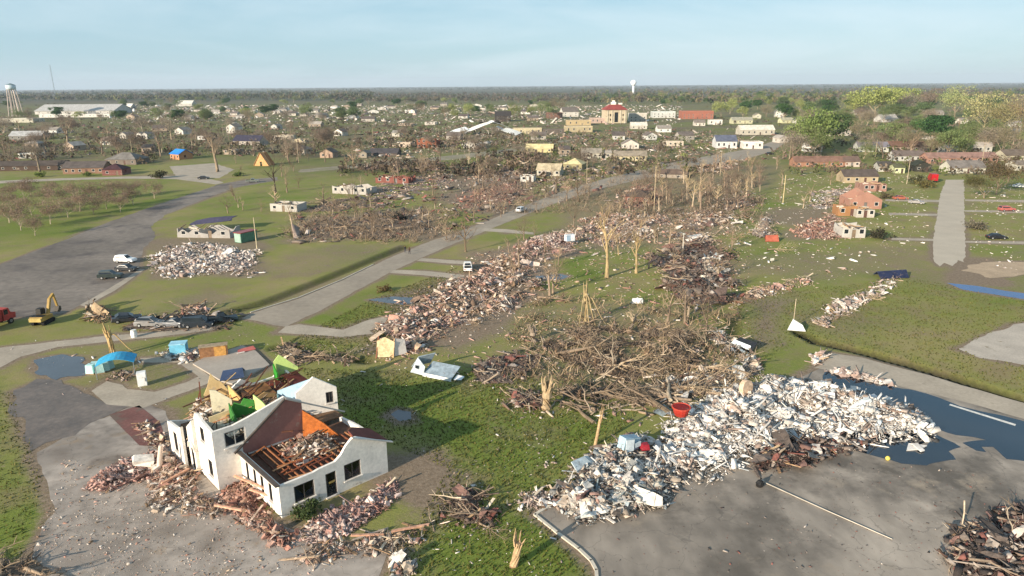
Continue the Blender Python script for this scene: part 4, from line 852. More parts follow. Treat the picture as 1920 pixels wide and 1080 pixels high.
g2 = hwall('upper_gable_wall', (7.7, 11.6), (12.0, 10.5), [(0, 6.1), (2.0, 7.6), (4.44, 5.9)], [(3.2, 4.0, 4.2, 5.5)], z0=3.0)
hwin(g2, (7.7, 11.6), (12.0, 10.5), 3.2, 4.0, 4.2, 5.5, 1, False)
hwall('lower_cross_wall', (7.0, 11.5), (11.5, 10.9), [(0, 2.98), (4.6, 2.98)], [(1.2, 3.0, .0, 2.3)], color=hx('8d8378'))
for nm, p0, p1, prof, c, lb in (
        ('partition', (1.9, 15.3), (4.2, 14.5), [(0, 4.9), (.5, 5.6), (1.1, 5.3), (1.5, 5.9), (2.4, 5.5)], '4a8f3c', 'bright green room wall'), ('partition', (1.7, 12.6), (1.9, 15.2), [(0, 4.2), (2.6, 5.7)], '3a7434', 'bright green side wall'),
        ('partition', (4.25, 14.6), (5.3, 12.9), [(0, 6.1), (1.0, 5.4), (2.0, 4.3)], 'cfe08a', 'pale lime wall fragment'), ('partition', (1.0, 18.2), (3.0, 17.6), [(0, 6.5), (.6, 6.3), (2.1, 4.9)], 'efe3c2', 'cream triangular wall fragment'),
        ('partition', (1.8, 22.9), (4.3, 22.2), [(0, 4.0), (.5, 5.0), (1.0, 6.5), (1.5, 5.6), (2.0, 5.3), (2.6, 4.2)], 'd2b684', 'tan triangular wall fragment'), ('partition', (4.3, 22.0), (4.6, 19.4), [(0, 4.8), (2.6, 3.9)], 'c9a46c', None),
        ('partition', (10.6, 23.4), (13.3, 22.6), [(0, 5.5), (.7, 6.3), (2.8, 4.3)], 'c4dc84', 'pale lime gable fragment at the back'), ('partition', (10.4, 22.0), (10.55, 23.3), [(0, 4.4), (1.3, 5.3)], '2f8a2a', 'dark green wall stub'),
        ('partition', (6.1, 13.6), (8.0, 13.3), [(0, 4.7), (.9, 5.2), (1.9, 4.6)], '6fa5cf', 'pale blue wall piece'), ('partition', (7.3, 15.4), (9.6, 11.75), [(0, 5.3), (2.0, 6.2), (4.3, 7.2)], '9db8c8', 'blue grey room wall'),
        ('partition', (7.0, 12.6), (7.3, 15.3), [(0, 4.6), (2.7, 5.0)], '5d7f86', None), ('partition', (0, 16.4), (2.6, 16.0), [(0, 4.2), (2.6, 4.6)], 'd8c49a', None), ('partition', (5.2, 17.6), (8.6, 17.2), [(0, 4.0), (1.5, 4.7), (3.4, 3.8)], 'a88a60', None),
        ('partition', (-2.05, 13.3), (1.4, 13.2), [(0, 6.0), (1, 5.2), (2.4, 4.3), (3.4, 4.4)], 'ddd3bd', None)):
    hwall(nm, p0, p1, prof, color=hx(c), z0=3.17, t=.13, label=lb)
mb = MB(); mb.add([(6.85, 8.5, 5.5), (6.1, 7.4, 2.75), (9.3, 5.7, 2.75), (8.3, 6.9, 4.1)], [(0, 1, 2, 3)]); mb.add([Vector(v) + Vector((.08, .12, .03)) for v in mb.v], [(3, 2, 1, 0)]); mb.f += [[i, 4 + i, 4 + (i + 1) % 4, (i + 1) % 4] for i in range(4)]; mb.mi += [0] * 4
mb.build('sheathing_panel', M_WOOD, hse, hx('b8662c'))['label'] = 'leaning orange wood panel'
for i in range(64):                                       # fallen rafters over the upper floor
    mb = MB(); x, y = random.uniform(-1.5, 10.5), random.uniform(10, 23); a = random.uniform(-.9, 1.3); ln = random.uniform(1.2, 4.8); z = 3.3 + random.random() * .9
    mb.bar((x, y, z), (x + ln * math.cos(a), y + ln * math.sin(a), z + random.uniform(-.3, .9)), random.uniform(.1, .2), .08); mb.build('rafter', M_WOOD, hse, hx(random.choice(['7a4630', '93603c', 'b08a5c', '5d3a2a', 'c4a271'])))
for i, (x, y, c) in enumerate(((9.5, 20.5, '7a3626'), (12.0, 20.8, '6a2f24'), (6.4, 20.6, '6b4a32'), (4.2, 17.0, '8a6a3e'), (7.0, 18.8, '74502f'))):
    link('roof_panel', PIECE['panel'][i % 4], hse, (x, y, 3.55 + .12 * i), (random.uniform(-.15, .15), random.uniform(-.2, .2), random.uniform(0, 3)), (3.4, 2.3, 2), hx(c))
mb = MB(); mb.tube([(-1.2, 12.4, 3.2), (-1.1, 12.4, 5.0), (-.9, 11.9, 5.6)], .05, 6); mb.build('pipe', M_METAL, hse, hx('4a4643'))
for i in range(7): mb = MB(); x = -1.9 + i * .45; mb.bar((x, 12.9, 3.2), (x + .1, 12.8, random.uniform(4.3, 5.4)), .07, .1); mb.build('wall_stud', M_WOOD, hse, hx('54463c'))
# things lying on and around the house
def hp(*q): return [tuple(HL(u, v)[:2]) for u, v in q]
heap('rubble_heap', 'brick and board rubble heaped on the torn open wing of the white house', 'rubble', hp((3.2, 3.0), (8.2, 2.6), (9.4, 6.6), (7.6, 8.2), (3.4, 8.0), (2.6, 5.6)), 1.4, 'pink', {'plank': 5, 'chunk': 2, 'panel': 1.5}, 40, 700, (.12, .4), .7, z0=2.72, world=True, edge=.2)
heap('rubble_heap', 'pinkish brick heap spilling over the low left wing of the white house', 'rubble', hp((-2.9, 15.6), (0, 15.2), (3.0, 18.8), (3.4, 23.4), (0.8, 24.8), (-2.6, 19.2)), 4.3, 'pink', {'chunk': 4, 'plank': 3, 'panel': 1}, 60, 3200, (.14, .42), .8, world=True, edge=.3)
heap('rubble_heap', 'mixed boards and plaster strewn over the open upper floor of the white house', 'rubble', hp((-1.6, 10.2), (6.5, 9.4), (10.5, 12.5), (11.2, 21.5), (6, 23.2), (3.6, 19.5), (0, 18)), .9, 'wood', {'plank': 5, 'panel': 2, 'chunk': 1, 'sheet': 1}, 110, 2200, (.12, .45), .8, z0=3.16, world=True, edge=.2)
heap('rubble_heap', 'small red debris heap against the dark side of the white house', 'rubble', hp((12.3, 9.0), (14, 9.5), (14.4, 12), (12.4, 12.5)), 1.3, 'red', {'plank': 3, 'chunk': 2, 'sheet': 1}, 22, 260, (.15, .5), .8, world=True, edge=.2)
heap('brick_pile', 'red brick rubble pile at the far left in front of the entrance', 'rubble', [(150, 925), (180, 895), (240, 868), (285, 855), (300, 872), (285, 895), (240, 915), (185, 935)], 1.2, 'brick', {'chunk': 5, 'plank': 3, 'panel': .6}, 40, 2600, (.13, .36), .75, bed='9a6a5c', edge=.7, hole=.5)
heap('brick_pile', 'brick rubble with broken plaster blocks beside the low left wing', 'rubble', [(262, 870), (300, 840), (330, 860), (355, 885), (372, 905), (340, 930), (300, 935), (278, 915)], 1.5, 'pink', {'chunk': 5, 'plank': 3, 'panel': 1}, 44, 2400, (.13, .4), .8, bed='9a7a6c', edge=.5, hole=.5)
heap('rubble_heap', 'thin rubble spill across the brick red pad', 'rubble', [(240, 800), (275, 790), (312, 815), (322, 845), (280, 845), (250, 825)], .35, 'pink', {'plank': 4, 'chunk': 3}, 26, 700, (.1, .3), .7, edge=.5)
heap('brick_pile', 'thin spill of brick bits across the lot before the tower', 'rubble', [(285, 925), (345, 905), (400, 930), (430, 955), (400, 965), (330, 950)], .6, 'pink', {'chunk': 4, 'plank': 3}, 26, 1500, (.12, .34), .7, edge=.8, hole=.5)
heap('brick_pile', 'brick and plank rubble along the left wall of the roofless wing', 'rubble', [(432, 930), (450, 905), (470, 905), (505, 945), (530, 985), (560, 1000), (545, 1025), (500, 1025), (460, 990), (430, 955)], 1.3, 'red', {'plank': 5, 'chunk': 4, 'panel': .6}, 60, 3600, (.13, .36), .85, bed='96685a', edge=.4, hole=.5)
heap('brick_pile', 'broad red brick rubble bank in front of the white gable', 'rubble', [(560, 990), (600, 968), (650, 945), (700, 915), (735, 892), (755, 908), (758, 940), (735, 962), (700, 980), (660, 1000), (600, 1018), (565, 1015)], 1.5, 'brick', {'chunk': 5, 'plank': 4, 'panel': .7, 'sheet': .5}, 80, 6500, (.13, .36), .75, bed='9a6a5c', edge=.45, hole=.5)
heap('rubble_heap', 'scattered boards and twigs on the dirt below the gable', 'rubble', [(600, 1025), (700, 1000), (790, 985), (780, 1020), (700, 1045), (620, 1050)], .4, 'pink', {'plank': 5, 'chunk': 2, 'branch': 2}, 40, 1100, (.12, .4), .8, edge=1.0)
for i, (px, py, a, ln) in enumerate(((470, 925, -38, 5.5), (500, 945, -30, 4.6), (430, 968, -20, 3.2), (330, 905, 60, 3.0), (770, 1000, 20, 3.4), (690, 1010, 8, 2.8))):
    o = link('fallen_beam', PIECE['plank'][i % 4], None, G(px, py) + Vector((0, 0, 1.25 - .17 * i)), (.05, -.12 + .04 * i, R(a)), (ln, .2, .16), hx('c79a80')); auto(tag(o, '', 'beam', 'loose beams on the brick rubble'), 'long loose pinkish beam', px, py)
o = link('plaster_slab', PIECE['chunk'][1], None, G(272, 880) + Vector((0, 0, 1.1)), (.3, .2, .4), (2.4, 1.5, .7), hx('e4dcd0')); tag(o, 'large white broken plaster slab on the left brick pile', 'slab')
mb = MB(); mb.tube([(0, 0, 0), (.1, .05, 1.6), (.25, .05, 3.1)], [.26, .24, .2], 10); tag(mb.build('broken_column', M_STUCCO, None, hx('d8c4b4'), loc=G(298, 885), rot=(0, .12, 0)), 'leaning broken porch column left of the entrance', 'column')
def bush(px, py, r, colour, desc=None, label=None, name='bush', hgt=.8):
    rs = random.Random(int(px + py)); tips = [(Vector((rs.gauss(0, .42), rs.gauss(0, .42), abs(rs.gauss(.45, .25)) * hgt)), Vector((0, 0, 1))) for _ in range(26)]
    V, Fq = leaf_swarm(tips, 26, .16, .17, rs); V[:, 2] = np.maximum(V[:, 2], .02)
    o = thing(name, label or '', 'bush', G(px, py), 0, 'bushes'); o.scale = (r, r, r); st = MB()
    for i in range(7): st.tube([(0, 0, -.05), (rs.gauss(0, .15), rs.gauss(0, .15), .35 * hgt), (rs.gauss(0, .4), rs.gauss(0, .4), .8 * hgt)], [.04, .03, .012], 5)
    link('foliage', newmesh('foliage', V, Fq, M_LEAF), o, color=hx(colour)); st.build('stems', M_BARK, o, hx('5f4e42'))
    if not label: auto(o, desc, px, py)
    return o
bush(572, 972, 1.5, '3d4a26', label='dark green shrub under the front window of the white house', name='shrub')
# ================================================================== splintered stumps and poles
def stump(px, py, H, r, label, colour='c2a878', lean=(0, 0), nspl=14, name='splintered_stump', cat='stump', limbs=0):
    rs = random.Random(int(px * 5 + py)); o = thing(name, label, cat, G(px, py)); o.rotation_euler = (R(lean[0]), R(lean[1]), 0)
    t = MB(); t.tube([(0, 0, -.15), (0, 0, .15), (rs.uniform(-.05, .05), 0, H * .35), (rs.uniform(-.08, .08), rs.uniform(-.08, .08), H * .62)], [r * 1.6, r * 1.15, r, r * .9], 9); t.build('trunk', M_BARK, o, hx(colour))
    s = MB()
    for i in range(nspl):
        a = 6.283 * i / nspl + rs.uniform(-.2, .2); b = Vector((math.cos(a) * r * .8, math.sin(a) * r * .8, H * .55)); hh = H * rs.uniform(.12, .45); tip = b + Vector((math.cos(a) * r * rs.uniform(-.2, 1.0), math.sin(a) * r * rs.uniform(-.2, 1.0), hh))
        s.tube([b, b.lerp(tip, .6) + Vector((rs.uniform(-.05, .05), rs.uniform(-.05, .05), 0)), tip], [r * .32, r * .2, r * .03], 4)
    s.build('splinters', M_WOOD, o, tuple(min(1, q * 1.05) for q in hx(colour)))
    for i in range(limbs):
        a = rs.uniform(0, 6.28); b = MB(); z = H * rs.uniform(.45, .7); q = Vector((0, 0, z)); ln = H * rs.uniform(.5, .95); e = Vector((math.cos(a) * ln * .6, math.sin(a) * ln * .6, .12))
        b.tube([q, q.lerp(e, .35) + Vector((0, 0, H * .12)), q.lerp(e, .75), e], [r * .4, r * .3, r * .2, r * .06], 5); b.build('hanging_limb', M_BARK, o, hx(colour))
    return o
stump(963, 1062, 3.6, .32, 'splintered pale orange stump at the bottom middle lawn', 'b09472', (0, 10), 9)
stump(1024, 765, 4.2, .62, 'thick straw coloured shattered stump beside the shadowed lawn', 'a89374', (0, 4), 26)
stump(1116, 835, 5.2, .16, 'thin splintered pole leaning beside the debris with an orange tip', 'b89a74', (0, 9), 6, 'splintered_pole', 'pole')
stump(1002, 640, 3.0, .5, 'short grey shattered stump at the left end of the brush pile', '8d7f70', (0, -8), 10)
stump(215, 668, 5.6, .38, 'snapped pale tree trunk holding torn wreckage above the left path', 'b79a6c', (0, -7), 9, 'snapped_tree', 'tree', 3)
stump(1098, 604, top_h(1098, 604, 520), .3, 'pale snapped trunk with drooping limbs above the brush pile', 'a8946e', (0, -2), 9, 'snapped_tree', 'tree', 9)
# stripped tall trees
for i, (px, py, ty, k, lb) in enumerate(((1138, 520, 398, 0, 'tall pale stripped tree, left of the twin trunks in mid lawn'), (1193, 512, 420, 1, 'tall pale stripped tree, right of the twin trunks in mid lawn'), (873, 472, 402, 2, 'lone dark leafless tree beside the diagonal street'),
        (1160, 478, 430, 3, 'thin broken sapling just behind the twin stripped trunks'), (517, 362, 290, 4, 'lone broken black tree standing on the left green lawn'), (1085, 378, 318, 5, 'dark spreading leafless tree at the far end of the diagonal street'))):
    t, b, _ = bare_variant(200 + i * 3, 10, .30 if i < 2 else .26, 4, .35 if i < 4 else .2, .55 if i < 2 else .7, .55 if i < 2 else .42, (2, 4), (6, 8)); H = top_h(px, py, ty); c = hx(('a8926c', '9f8a66', '75634f', '9a8664', '4f4238', '6a5a48')[i])
    o = thing('stripped_tree', lb, 'tree', G(px, py), i * 1.3, 'stripped trees'); o.scale = (H / 10,) * 3; t.build('trunk', M_BARK, o, c); b.build('branches', M_BARK, o, c)
def pole(px, py, ty, label, colour='b0a592', r=.13, arm=False, plate=None):
    H = top_h(px, py, ty); o = thing('utility_pole', label, 'pole', G(px, py), R(20), 'poles'); m = MB(); m.tube([(0, 0, -.2), (0, 0, H)], [r, r * .7], 8); m.build('post', M_BARK, o, hx(colour))
    if arm: a = MB(); a.b2(-1.1, 1.1, -.06, .06, H - .7, H - .56); a.build('crossarm', M_WOOD, o, hx('77695a'))
    if plate: a = MB(); a.b2(-plate, plate, -.1, -.05, H - plate * 1.1, H); a.build('plate', M_PLAIN, o, hx('e8e4d8'))
    return o
pole(482, 467, 408, 'pale utility pole right of the green container', 'c2b394'); pole(1468, 380, 328, 'pale wooden pole on the grass left of the pink gable ruin', 'cdb98e'); pole(1280, 474, 437, 'short pale post at the top of the right debris tangle', 'd8d0c0', .12, plate=.3)
pole(1447, 492, 484, 'small white sign on a post in the dry lawn', 'a89880', .06, plate=.5); pole(1487, 612, 560, 'thin pole rising from the torn metal sheet by the ditch', 'b8a890', .07); pole(1700, 345, 300, 'thin utility pole near the red box truck', 'b8a890', arm=True); pole(1226, 396, 312, 'tall pale utility pole in the brown thicket', 'b5a184', .14, True)
# ================================================================== main debris piles
heap('debris_pile', 'huge bank of white building debris beside the flooded pavement', 'debris', [(1205, 880), (1215, 830), (1240, 795), (1300, 760), (1370, 725), (1440, 705), (1520, 715), (1580, 728), (1650, 752), (1720, 775), (1745, 795), (1735, 822), (1650, 826), (1560, 838), (1480, 862), (1400, 872), (1330, 905), (1260, 905)], 3.2, 'white', {'sheet': 5, 'panel': 4, 'plank': 3, 'wad': .4, 'chunk': 1.5}, 300, 15000, (.18, .66), .8, bed='d2cac0', edge=.6, hole=.4, low=.7)
heap('debris_pile', 'colourful mixed debris pile with blue and white boards at the kerb corner', 'debris', [(1045, 930), (1070, 880), (1120, 850), (1170, 820), (1215, 815), (1225, 870), (1270, 905), (1235, 945), (1170, 965), (1110, 985), (1060, 960)], 2.2, 'mixed', {'sheet': 4, 'panel': 4, 'plank': 3, 'wad': .4, 'chunk': 1.5}, 170, 6500, (.15, .56), .76, bed='9a9088', edge=.5, hole=.5, low=.7)
heap('debris_pile', 'band of dark reddish beams along the near foot of the white debris', 'debris', [(1400, 872), (1440, 830), (1500, 815), (1560, 822), (1640, 830), (1600, 848), (1540, 868), (1470, 880), (1420, 890)], 1.6, 'dark', {'plank': 7, 'sheet': 1, 'chunk': 1}, 80, 1500, (.15, .6), 1.0, bed='4a3a34', edge=.4, hole=.3)
heap('debris_pile', 'dark heap of beams and sheet scraps in the bottom right corner', 'debris', [(1762, 1056), (1795, 1006), (1852, 972), (1922, 950), (2020, 950), (2020, 1110), (1820, 1110)], 2.0, 'dark', {'plank': 5, 'sheet': 3, 'panel': 2, 'chunk': 2, 'branch': 2}, 150, 3600, (.15, .6), .85, bed='5a4a44', edge=.6)
heap('debris_pile', 'pale scraps scattered along the beige road above the flood puddle', 'debris', [(1520, 668), (1560, 668), (1640, 685), (1700, 700), (1740, 722), (1730, 732), (1660, 716), (1600, 705), (1550, 695)], .8, 'pale', {'sheet': 4, 'panel': 3, 'plank': 3, 'wad': 1}, 70, 1100, (.18, .6), .8, edge=.5)
heap('debris_pile', 'small rubble patch on the grass left of the kerb corner', 'debris', [(962, 945), (985, 925), (1030, 925), (1045, 945), (1010, 955), (975, 955)], .5, 'pale', {'chunk': 3, 'plank': 3, 'sheet': 1}, 24, 500, (.12, .4), .7, edge=.4)
heap('debris_pile', 'low tangle of twigs and a rusty panel on the lower middle lawn', 'debris', [(845, 960), (880, 925), (915, 935), (930, 975), (900, 1010), (860, 1020)], .5, 'dark', {'branch': 6, 'plank': 2, 'sheet': 2}, 45, 500, (.12, .45), .75, edge=.7)
heap('debris_pile', 'cluster of pale scraps at the bottom edge left of the splintered stump', 'debris', [(730, 1040), (760, 1035), (790, 1080), (735, 1085)], .5, 'mixed', {'sheet': 3, 'plank': 2, 'branch': 2}, 22, 250, (.12, .4), .7, edge=.4)
heap('house_rubble', 'pink and grey rubble of a flattened house nearest the diagonal street', 'rubble', [(700, 650), (705, 615), (745, 590), (790, 560), (850, 555), (890, 575), (880, 610), (840, 640), (800, 665), (745, 672)], 1.7, 'pink', {'plank': 5, 'panel': 3, 'sheet': 2, 'chunk': 2}, 130, 4600, (.18, .6), .95, bed='97807a', edge=1.0)
heap('house_rubble', 'rust pink rubble of the flattened house beside the white pickup', 'rubble', [(800, 556), (830, 530), (880, 515), (900, 490), (960, 470), (1005, 480), (1000, 530), (985, 580), (930, 600), (880, 590)], 1.8, 'pink', {'plank': 5, 'panel': 2, 'branch': 3, 'chunk': 2, 'sheet': 1}, 140, 5200, (.2, .65), 1.0, bed='8d7566', edge=1.0)
heap('house_rubble', 'brick coloured rubble strip with a blue white cabinet beyond the leafless tree', 'rubble', [(960, 478), (970, 450), (1020, 438), (1075, 437), (1090, 455), (1070, 470), (1020, 492)], 1.6, 'brick', {'plank': 5, 'panel': 2, 'chunk': 2}, 80, 2600, (.2, .6), .95, edge=.7)
heap('house_rubble', 'wide brick red field of house rubble behind the stripped trees', 'rubble', [(1050, 440), (1085, 412), (1130, 400), (1190, 398), (1250, 402), (1270, 425), (1230, 450), (1150, 465), (1075, 458)], 1.5, 'pink', {'plank': 5, 'panel': 3, 'chunk': 2, 'sheet': 1}, 140, 5200, (.2, .65), 1.0, bed='a08a7c', edge=.9)
heap('debris_pile', 'dark tangle of grey boards and branches right of the stripped trees', 'debris', [(1215, 480), (1260, 465), (1330, 460), (1378, 480), (1385, 530), (1360, 575), (1290, 580), (1235, 540)], 2.2, 'dark', {'plank': 4, 'branch': 5, 'sheet': 3, 'panel': 2}, 170, 4600, (.2, .7), 1.1, bed='6a5a52', edge=1.2)
heap('debris_pile', 'white and slate sheets on top of the dark right tangle', 'debris', [(1290, 500), (1330, 470), (1370, 490), (1360, 540), (1310, 545)], 2.6, 'mixed', {'sheet': 5, 'panel': 4, 'plank': 2}, 60, 700, (.2, .6), 1.0, edge=.5)
heap('brush_pile', 'great tangle of uprooted trees and brown branches in the centre', 'branches', [(1000, 640), (1060, 605), (1130, 600), (1210, 600), (1300, 615), (1350, 640), (1330, 690), (1240, 720), (1140, 725), (1080, 700), (1010, 665)], 1.5, 'brush', {'branch': 9, 'log': 1.6, 'plank': 2, 'sheet': .5}, 290, 5200, (.08, .36), .85, bed='75604f', hole=1.0, edge=1.6, long_=5.0)
heap('brush_pile', 'long fallen trunks lying below the central tangle', 'branches', [(1040, 765), (1060, 735), (1180, 725), (1300, 722), (1310, 745), (1220, 765), (1120, 775)], 1.2, 'brush', {'branch': 6, 'log': 4}, 90, 1500, (.10, .4), 1.1, edge=.8, long_=5.0)
heap('brush_pile', 'pale boards and brush strewn between the brush tangle and white debris', 'branches', [(1190, 740), (1300, 690), (1420, 690), (1440, 705), (1340, 735), (1240, 780)], 1.0, 'mixed', {'branch': 4, 'plank': 4, 'sheet': 2}, 90, 1300, (.12, .5), .9, edge=.8)
heap('debris_pile', 'dark timber and sheet litter below the pale torn roof section', 'debris', [(880, 690), (950, 660), (1010, 672), (1000, 700), (960, 720), (900, 715)], .9, 'dark', {'plank': 4, 'sheet': 2, 'branch': 3}, 50, 900, (.15, .5), .9, edge=.8)
heap('debris_pile', 'dark blue grey scraps under the straw coloured stump', 'debris', [(930, 745), (960, 725), (1010, 740), (1010, 765), (960, 770)], .9, 'dark', {'plank': 4, 'sheet': 2, 'branch': 4}, 40, 600, (.12, .45), .9, edge=.5)
heap('debris_pile', 'low pinkish litter trail across the lawn right of the dark tangle', 'debris', [(1360, 575), (1390, 548), (1450, 530), (1510, 520), (1520, 530), (1460, 548), (1400, 566)], .5, 'pink', {'plank': 4, 'branch': 3, 'sheet': 1}, 45, 1400, (.15, .5), .9, edge=.8)
heap('debris_pile', 'white debris and brush strip along the lawn toward the blue tarp', 'debris', [(1530, 605), (1545, 580), (1600, 555), (1650, 525), (1685, 515), (1690, 535), (1640, 560), (1590, 585), (1550, 612)], 1.4, 'pale', {'sheet': 3, 'panel': 2, 'branch': 5, 'plank': 3}, 95, 1800, (.15, .55), .9, edge=.5)
heap('debris_pile', 'orange and white scraps by the ditch right of the brush tangle', 'debris', [(1330, 625), (1355, 618), (1400, 650), (1430, 690), (1410, 698), (1370, 665)], .9, 'mixed', {'sheet': 3, 'plank': 3, 'branch': 3}, 45, 700, (.15, .5), .9, edge=.4)
heap('house_rubble', 'whitish pink rubble of the collapsed hall beside the parked cars', 'rubble', [(275, 515), (290, 480), (320, 462), (370, 455), (430, 465), (480, 470), (497, 500), (480, 520), (400, 518), (330, 525)], 1.4, 'pale', {'chunk': 4, 'panel': 3, 'plank': 3, 'sheet': 1}, 150, 5600, (.2, .65), 1.0, bed='b3a299', edge=1.0)
heap('house_rubble', 'brown splintered timber bank behind the left lawn of the diagonal street', 'rubble', [(530, 445), (545, 420), (620, 415), (700, 405), (790, 400), (835, 425), (800, 448), (700, 448), (600, 450)], 1.2, 'brush', {'branch': 8, 'plank': 3, 'log': .5}, 130, 1800, (.12, .4), 1.0, bed='75604f', edge=1.0, hole=1.0, low=.4)
heap('house_rubble', 'orange pink brick rubble and branches before the pale side street', 'rubble', [(840, 392), (850, 368), (900, 348), (960, 342), (995, 356), (970, 376), (925, 390), (880, 398)], 1.5, 'red', {'plank': 5, 'chunk': 3, 'branch': 4}, 90, 2400, (.18, .55), .95, bed='a5806c', edge=.8, hole=.95, low=.5)
heap('house_rubble', 'brown roof boards and brick rubble of the house with the dark roof hole', 'rubble', [(1135, 386), (1150, 362), (1190, 345), (1240, 350), (1250, 378), (1200, 394)], 1.7, 'red', {'plank': 5, 'panel': 4, 'chunk': 2}, 70, 1800, (.2, .7), 1.1, bed='8a6f60', edge=.7)
heap('house_rubble', 'pink brick rubble at the foot of the white walled right ruin', 'rubble', [(1480, 445), (1510, 418), (1550, 400), (1580, 410), (1590, 440), (1620, 448), (1560, 452)], 1.3, 'red', {'plank': 4, 'chunk': 4, 'panel': 2}, 80, 2000, (.2, .65), 1.0, bed='b08a7a', edge=1.0)
heap('house_rubble', 'pale grey litter field behind the right brick ruins', 'rubble', [(1510, 385), (1540, 358), (1600, 352), (1600, 378), (1560, 395)], .8, 'pale', {'plank': 4, 'panel': 3, 'sheet': 2}, 60, 1200, (.25, .7), 1.1, edge=1.2)
heap('house_rubble', 'brown mixed rubble and broken limbs under the right of the thicket', 'rubble', [(1245, 440), (1270, 405), (1330, 385), (1420, 352), (1425, 385), (1390, 430), (1360, 462), (1280, 460)], 1.6, 'pink', {'branch': 6, 'plank': 4, 'panel': 2, 'sheet': 1}, 130, 3000, (.2, .7), 1.2, bed='7d6a5c', edge=1.4, hole=.9)
heap('house_rubble', 'pale pink rubble of lost houses behind the brown thicket', 'rubble', [(1210, 312), (1260, 300), (1340, 292), (1390, 300), (1370, 320), (1290, 330), (1230, 328)], 1.8, 'pink', {'plank': 5, 'panel': 4, 'sheet': 2}, 80, 1400, (.4, 1.1), 1.6, edge=1.8, hole=.9)
heap('house_rubble', 'brown roof boards and rubble above the brick red roofless ruin', 'rubble', [(660, 318), (700, 302), (780, 298), (850, 306), (830, 322), (740, 326)], 1.5, 'red', {'plank': 5, 'panel': 4, 'branch': 3}, 80, 1400, (.3, .9), 1.4, edge=1.5, hole=.9)
heap('house_rubble', 'pinkish wreckage strip left of the torn pale roof', 'rubble', [(880, 338), (900, 318), (960, 308), (1000, 312), (990, 334), (930, 345)], 1.8, 'pink', {'plank': 4, 'branch': 6, 'panel': 2}, 80, 1400, (.3, .8), 1.3, edge=1.3, hole=.9)
heap('house_rubble', 'grey timber scatter around the small white outbuilding', 'rubble', [(545, 398), (570, 380), (640, 372), (720, 372), (740, 390), (640, 402)], .9, 'brush', {'branch': 7, 'plank': 4, 'log': .5}, 80, 1100, (.2, .6), 1.2, edge=1.4, hole=1.0)
heap('brush_pile', 'upturned tangle of white branches left of the orange scrap', 'branches', [(1405, 440), (1420, 410), (1440, 402), (1455, 420), (1450, 445), (1425, 450)], 3.6, 'pale', {'branch': 9, 'plank': 3}, 60, 500, (.15, .5), 1.0, edge=.5)
heap('house_rubble', 'grey rubble of wrecked houses right of the white walled ruin', 'rubble', [(680, 372), (700, 345), (770, 330), (850, 325), (850, 345), (790, 365), (720, 380)], .9, 'pink', {'plank': 5, 'panel': 3, 'branch': 3}, 60, 1200, (.2, .6), 1.0, edge=1.0, hole=1.0)
heap('brush_pile', 'fallen limbs heaped at the bottom left corner', 'branches', [(-60, 1075), (0, 1040), (60, 1045), (120, 1065), (110, 1100), (-40, 1110)], .8, 'brush', {'branch': 6, 'log': 1}, 40, 350, (.08, .3), .6, edge=.4)
heap('brush_pile', 'broken shrubs and twisted scrap behind the slab of the white house', 'branches', [(515, 668), (530, 645), (600, 660), (680, 672), (660, 690), (600, 682), (550, 690)], .8, 'brush', {'branch': 6, 'plank': 3, 'sheet': 1}, 70, 900, (.10, .4), .8, edge=.5)
# ================================================================== single wreck pieces
def parts_thing(name, label, cat, px, py, rz, parts, group=None, z=0.0):
    o = thing(name, label, cat, G(px, py) + Vector((0, 0, z)), R(rz), group)
    for nm, fn, m, c in parts: b = MB(); fn(b); b.build(nm, m, o, hx(c) if c else None)
    return o
def slab4(*v, th=.1):
    def f(b):
        V = [Vector(q) for q in v]; nn = (V[1] - V[0]).cross(V[-1] - V[0]).normalized() * th; n = len(V)
        b.add(V + [q + nn for q in V], [list(range(n))[::-1], list(range(n, 2 * n))] + [(i, (i + 1) % n, n + (i + 1) % n, n + i) for i in range(n)])
    return f
parts_thing('torn_roof_section', 'pale blue grey torn roof section dropped on the shadowed lawn', 'roof', 818, 702, -20, [('gable_face', slab4((-3.6, -.6, .1), (-1.4, -1.0, .1), (-1.2, -.8, 1.3), (-2.4, -.5, 2.4)), M_OBJ, 'b4bdc2'), ('roof_panel', slab4((-3.5, -.4, .8), (-2.3, -.4, 2.45), (-.6, 1.2, 2.6), (-1.6, 1.6, .9)), M_OBJ, '98a5ad'),
    ('roof_panel', slab4((-1.5, -1.1, .25), (3.0, -1.6, .3), (3.3, .9, 1.2), (-1.0, 1.2, 1.3)), M_OBJ, '8796a0'), ('fascia', slab4((-1.5, -1.14, .0), (3.0, -1.64, .05), (3.0, -1.62, .5), (-1.4, -1.12, .55), th=.06), M_OBJ, 'd6d8d6'), ('vent_hole', slab4((-2.7, -.86, .9), (-2.2, -.95, .9), (-2.2, -.95, 1.35), (-2.7, -.86, 1.35), th=.05), M_GLASS, None), ('roof_panel', slab4((3.1, -1.2, .1), (4.2, -1.0, .15), (4.3, -.2, .3), (3.2, -.1, .4)), M_OBJ, 'dfe3e4')])
parts_thing('wall_fragment', 'leaning cream wall fragment at the near end of the pink rubble', 'wall', 735, 668, 15, [('wall_panel', slab4((-2.2, 0, .1), (.2, -.4, .1), (.5, 0, 2.2), (-.8, .5, 2.9), (-2.0, .4, 2.5)), M_WOOD, 'd9bf95'), ('wall_panel', slab4((.3, -.3, .1), (2.2, .4, .1), (2.0, .9, 2.1), (.6, .4, 2.6)), M_STUCCO, 'd8cfc6'), ('stud', lambda b: b.bar((-2.3, -.2, 0), (-1.7, .6, 3.1), .14), M_WOOD, '8a5a44'), ('stud', lambda b: b.bar((.1, -.7, 0), (.5, .3, 2.6), .14), M_WOOD, 'c9a880')])
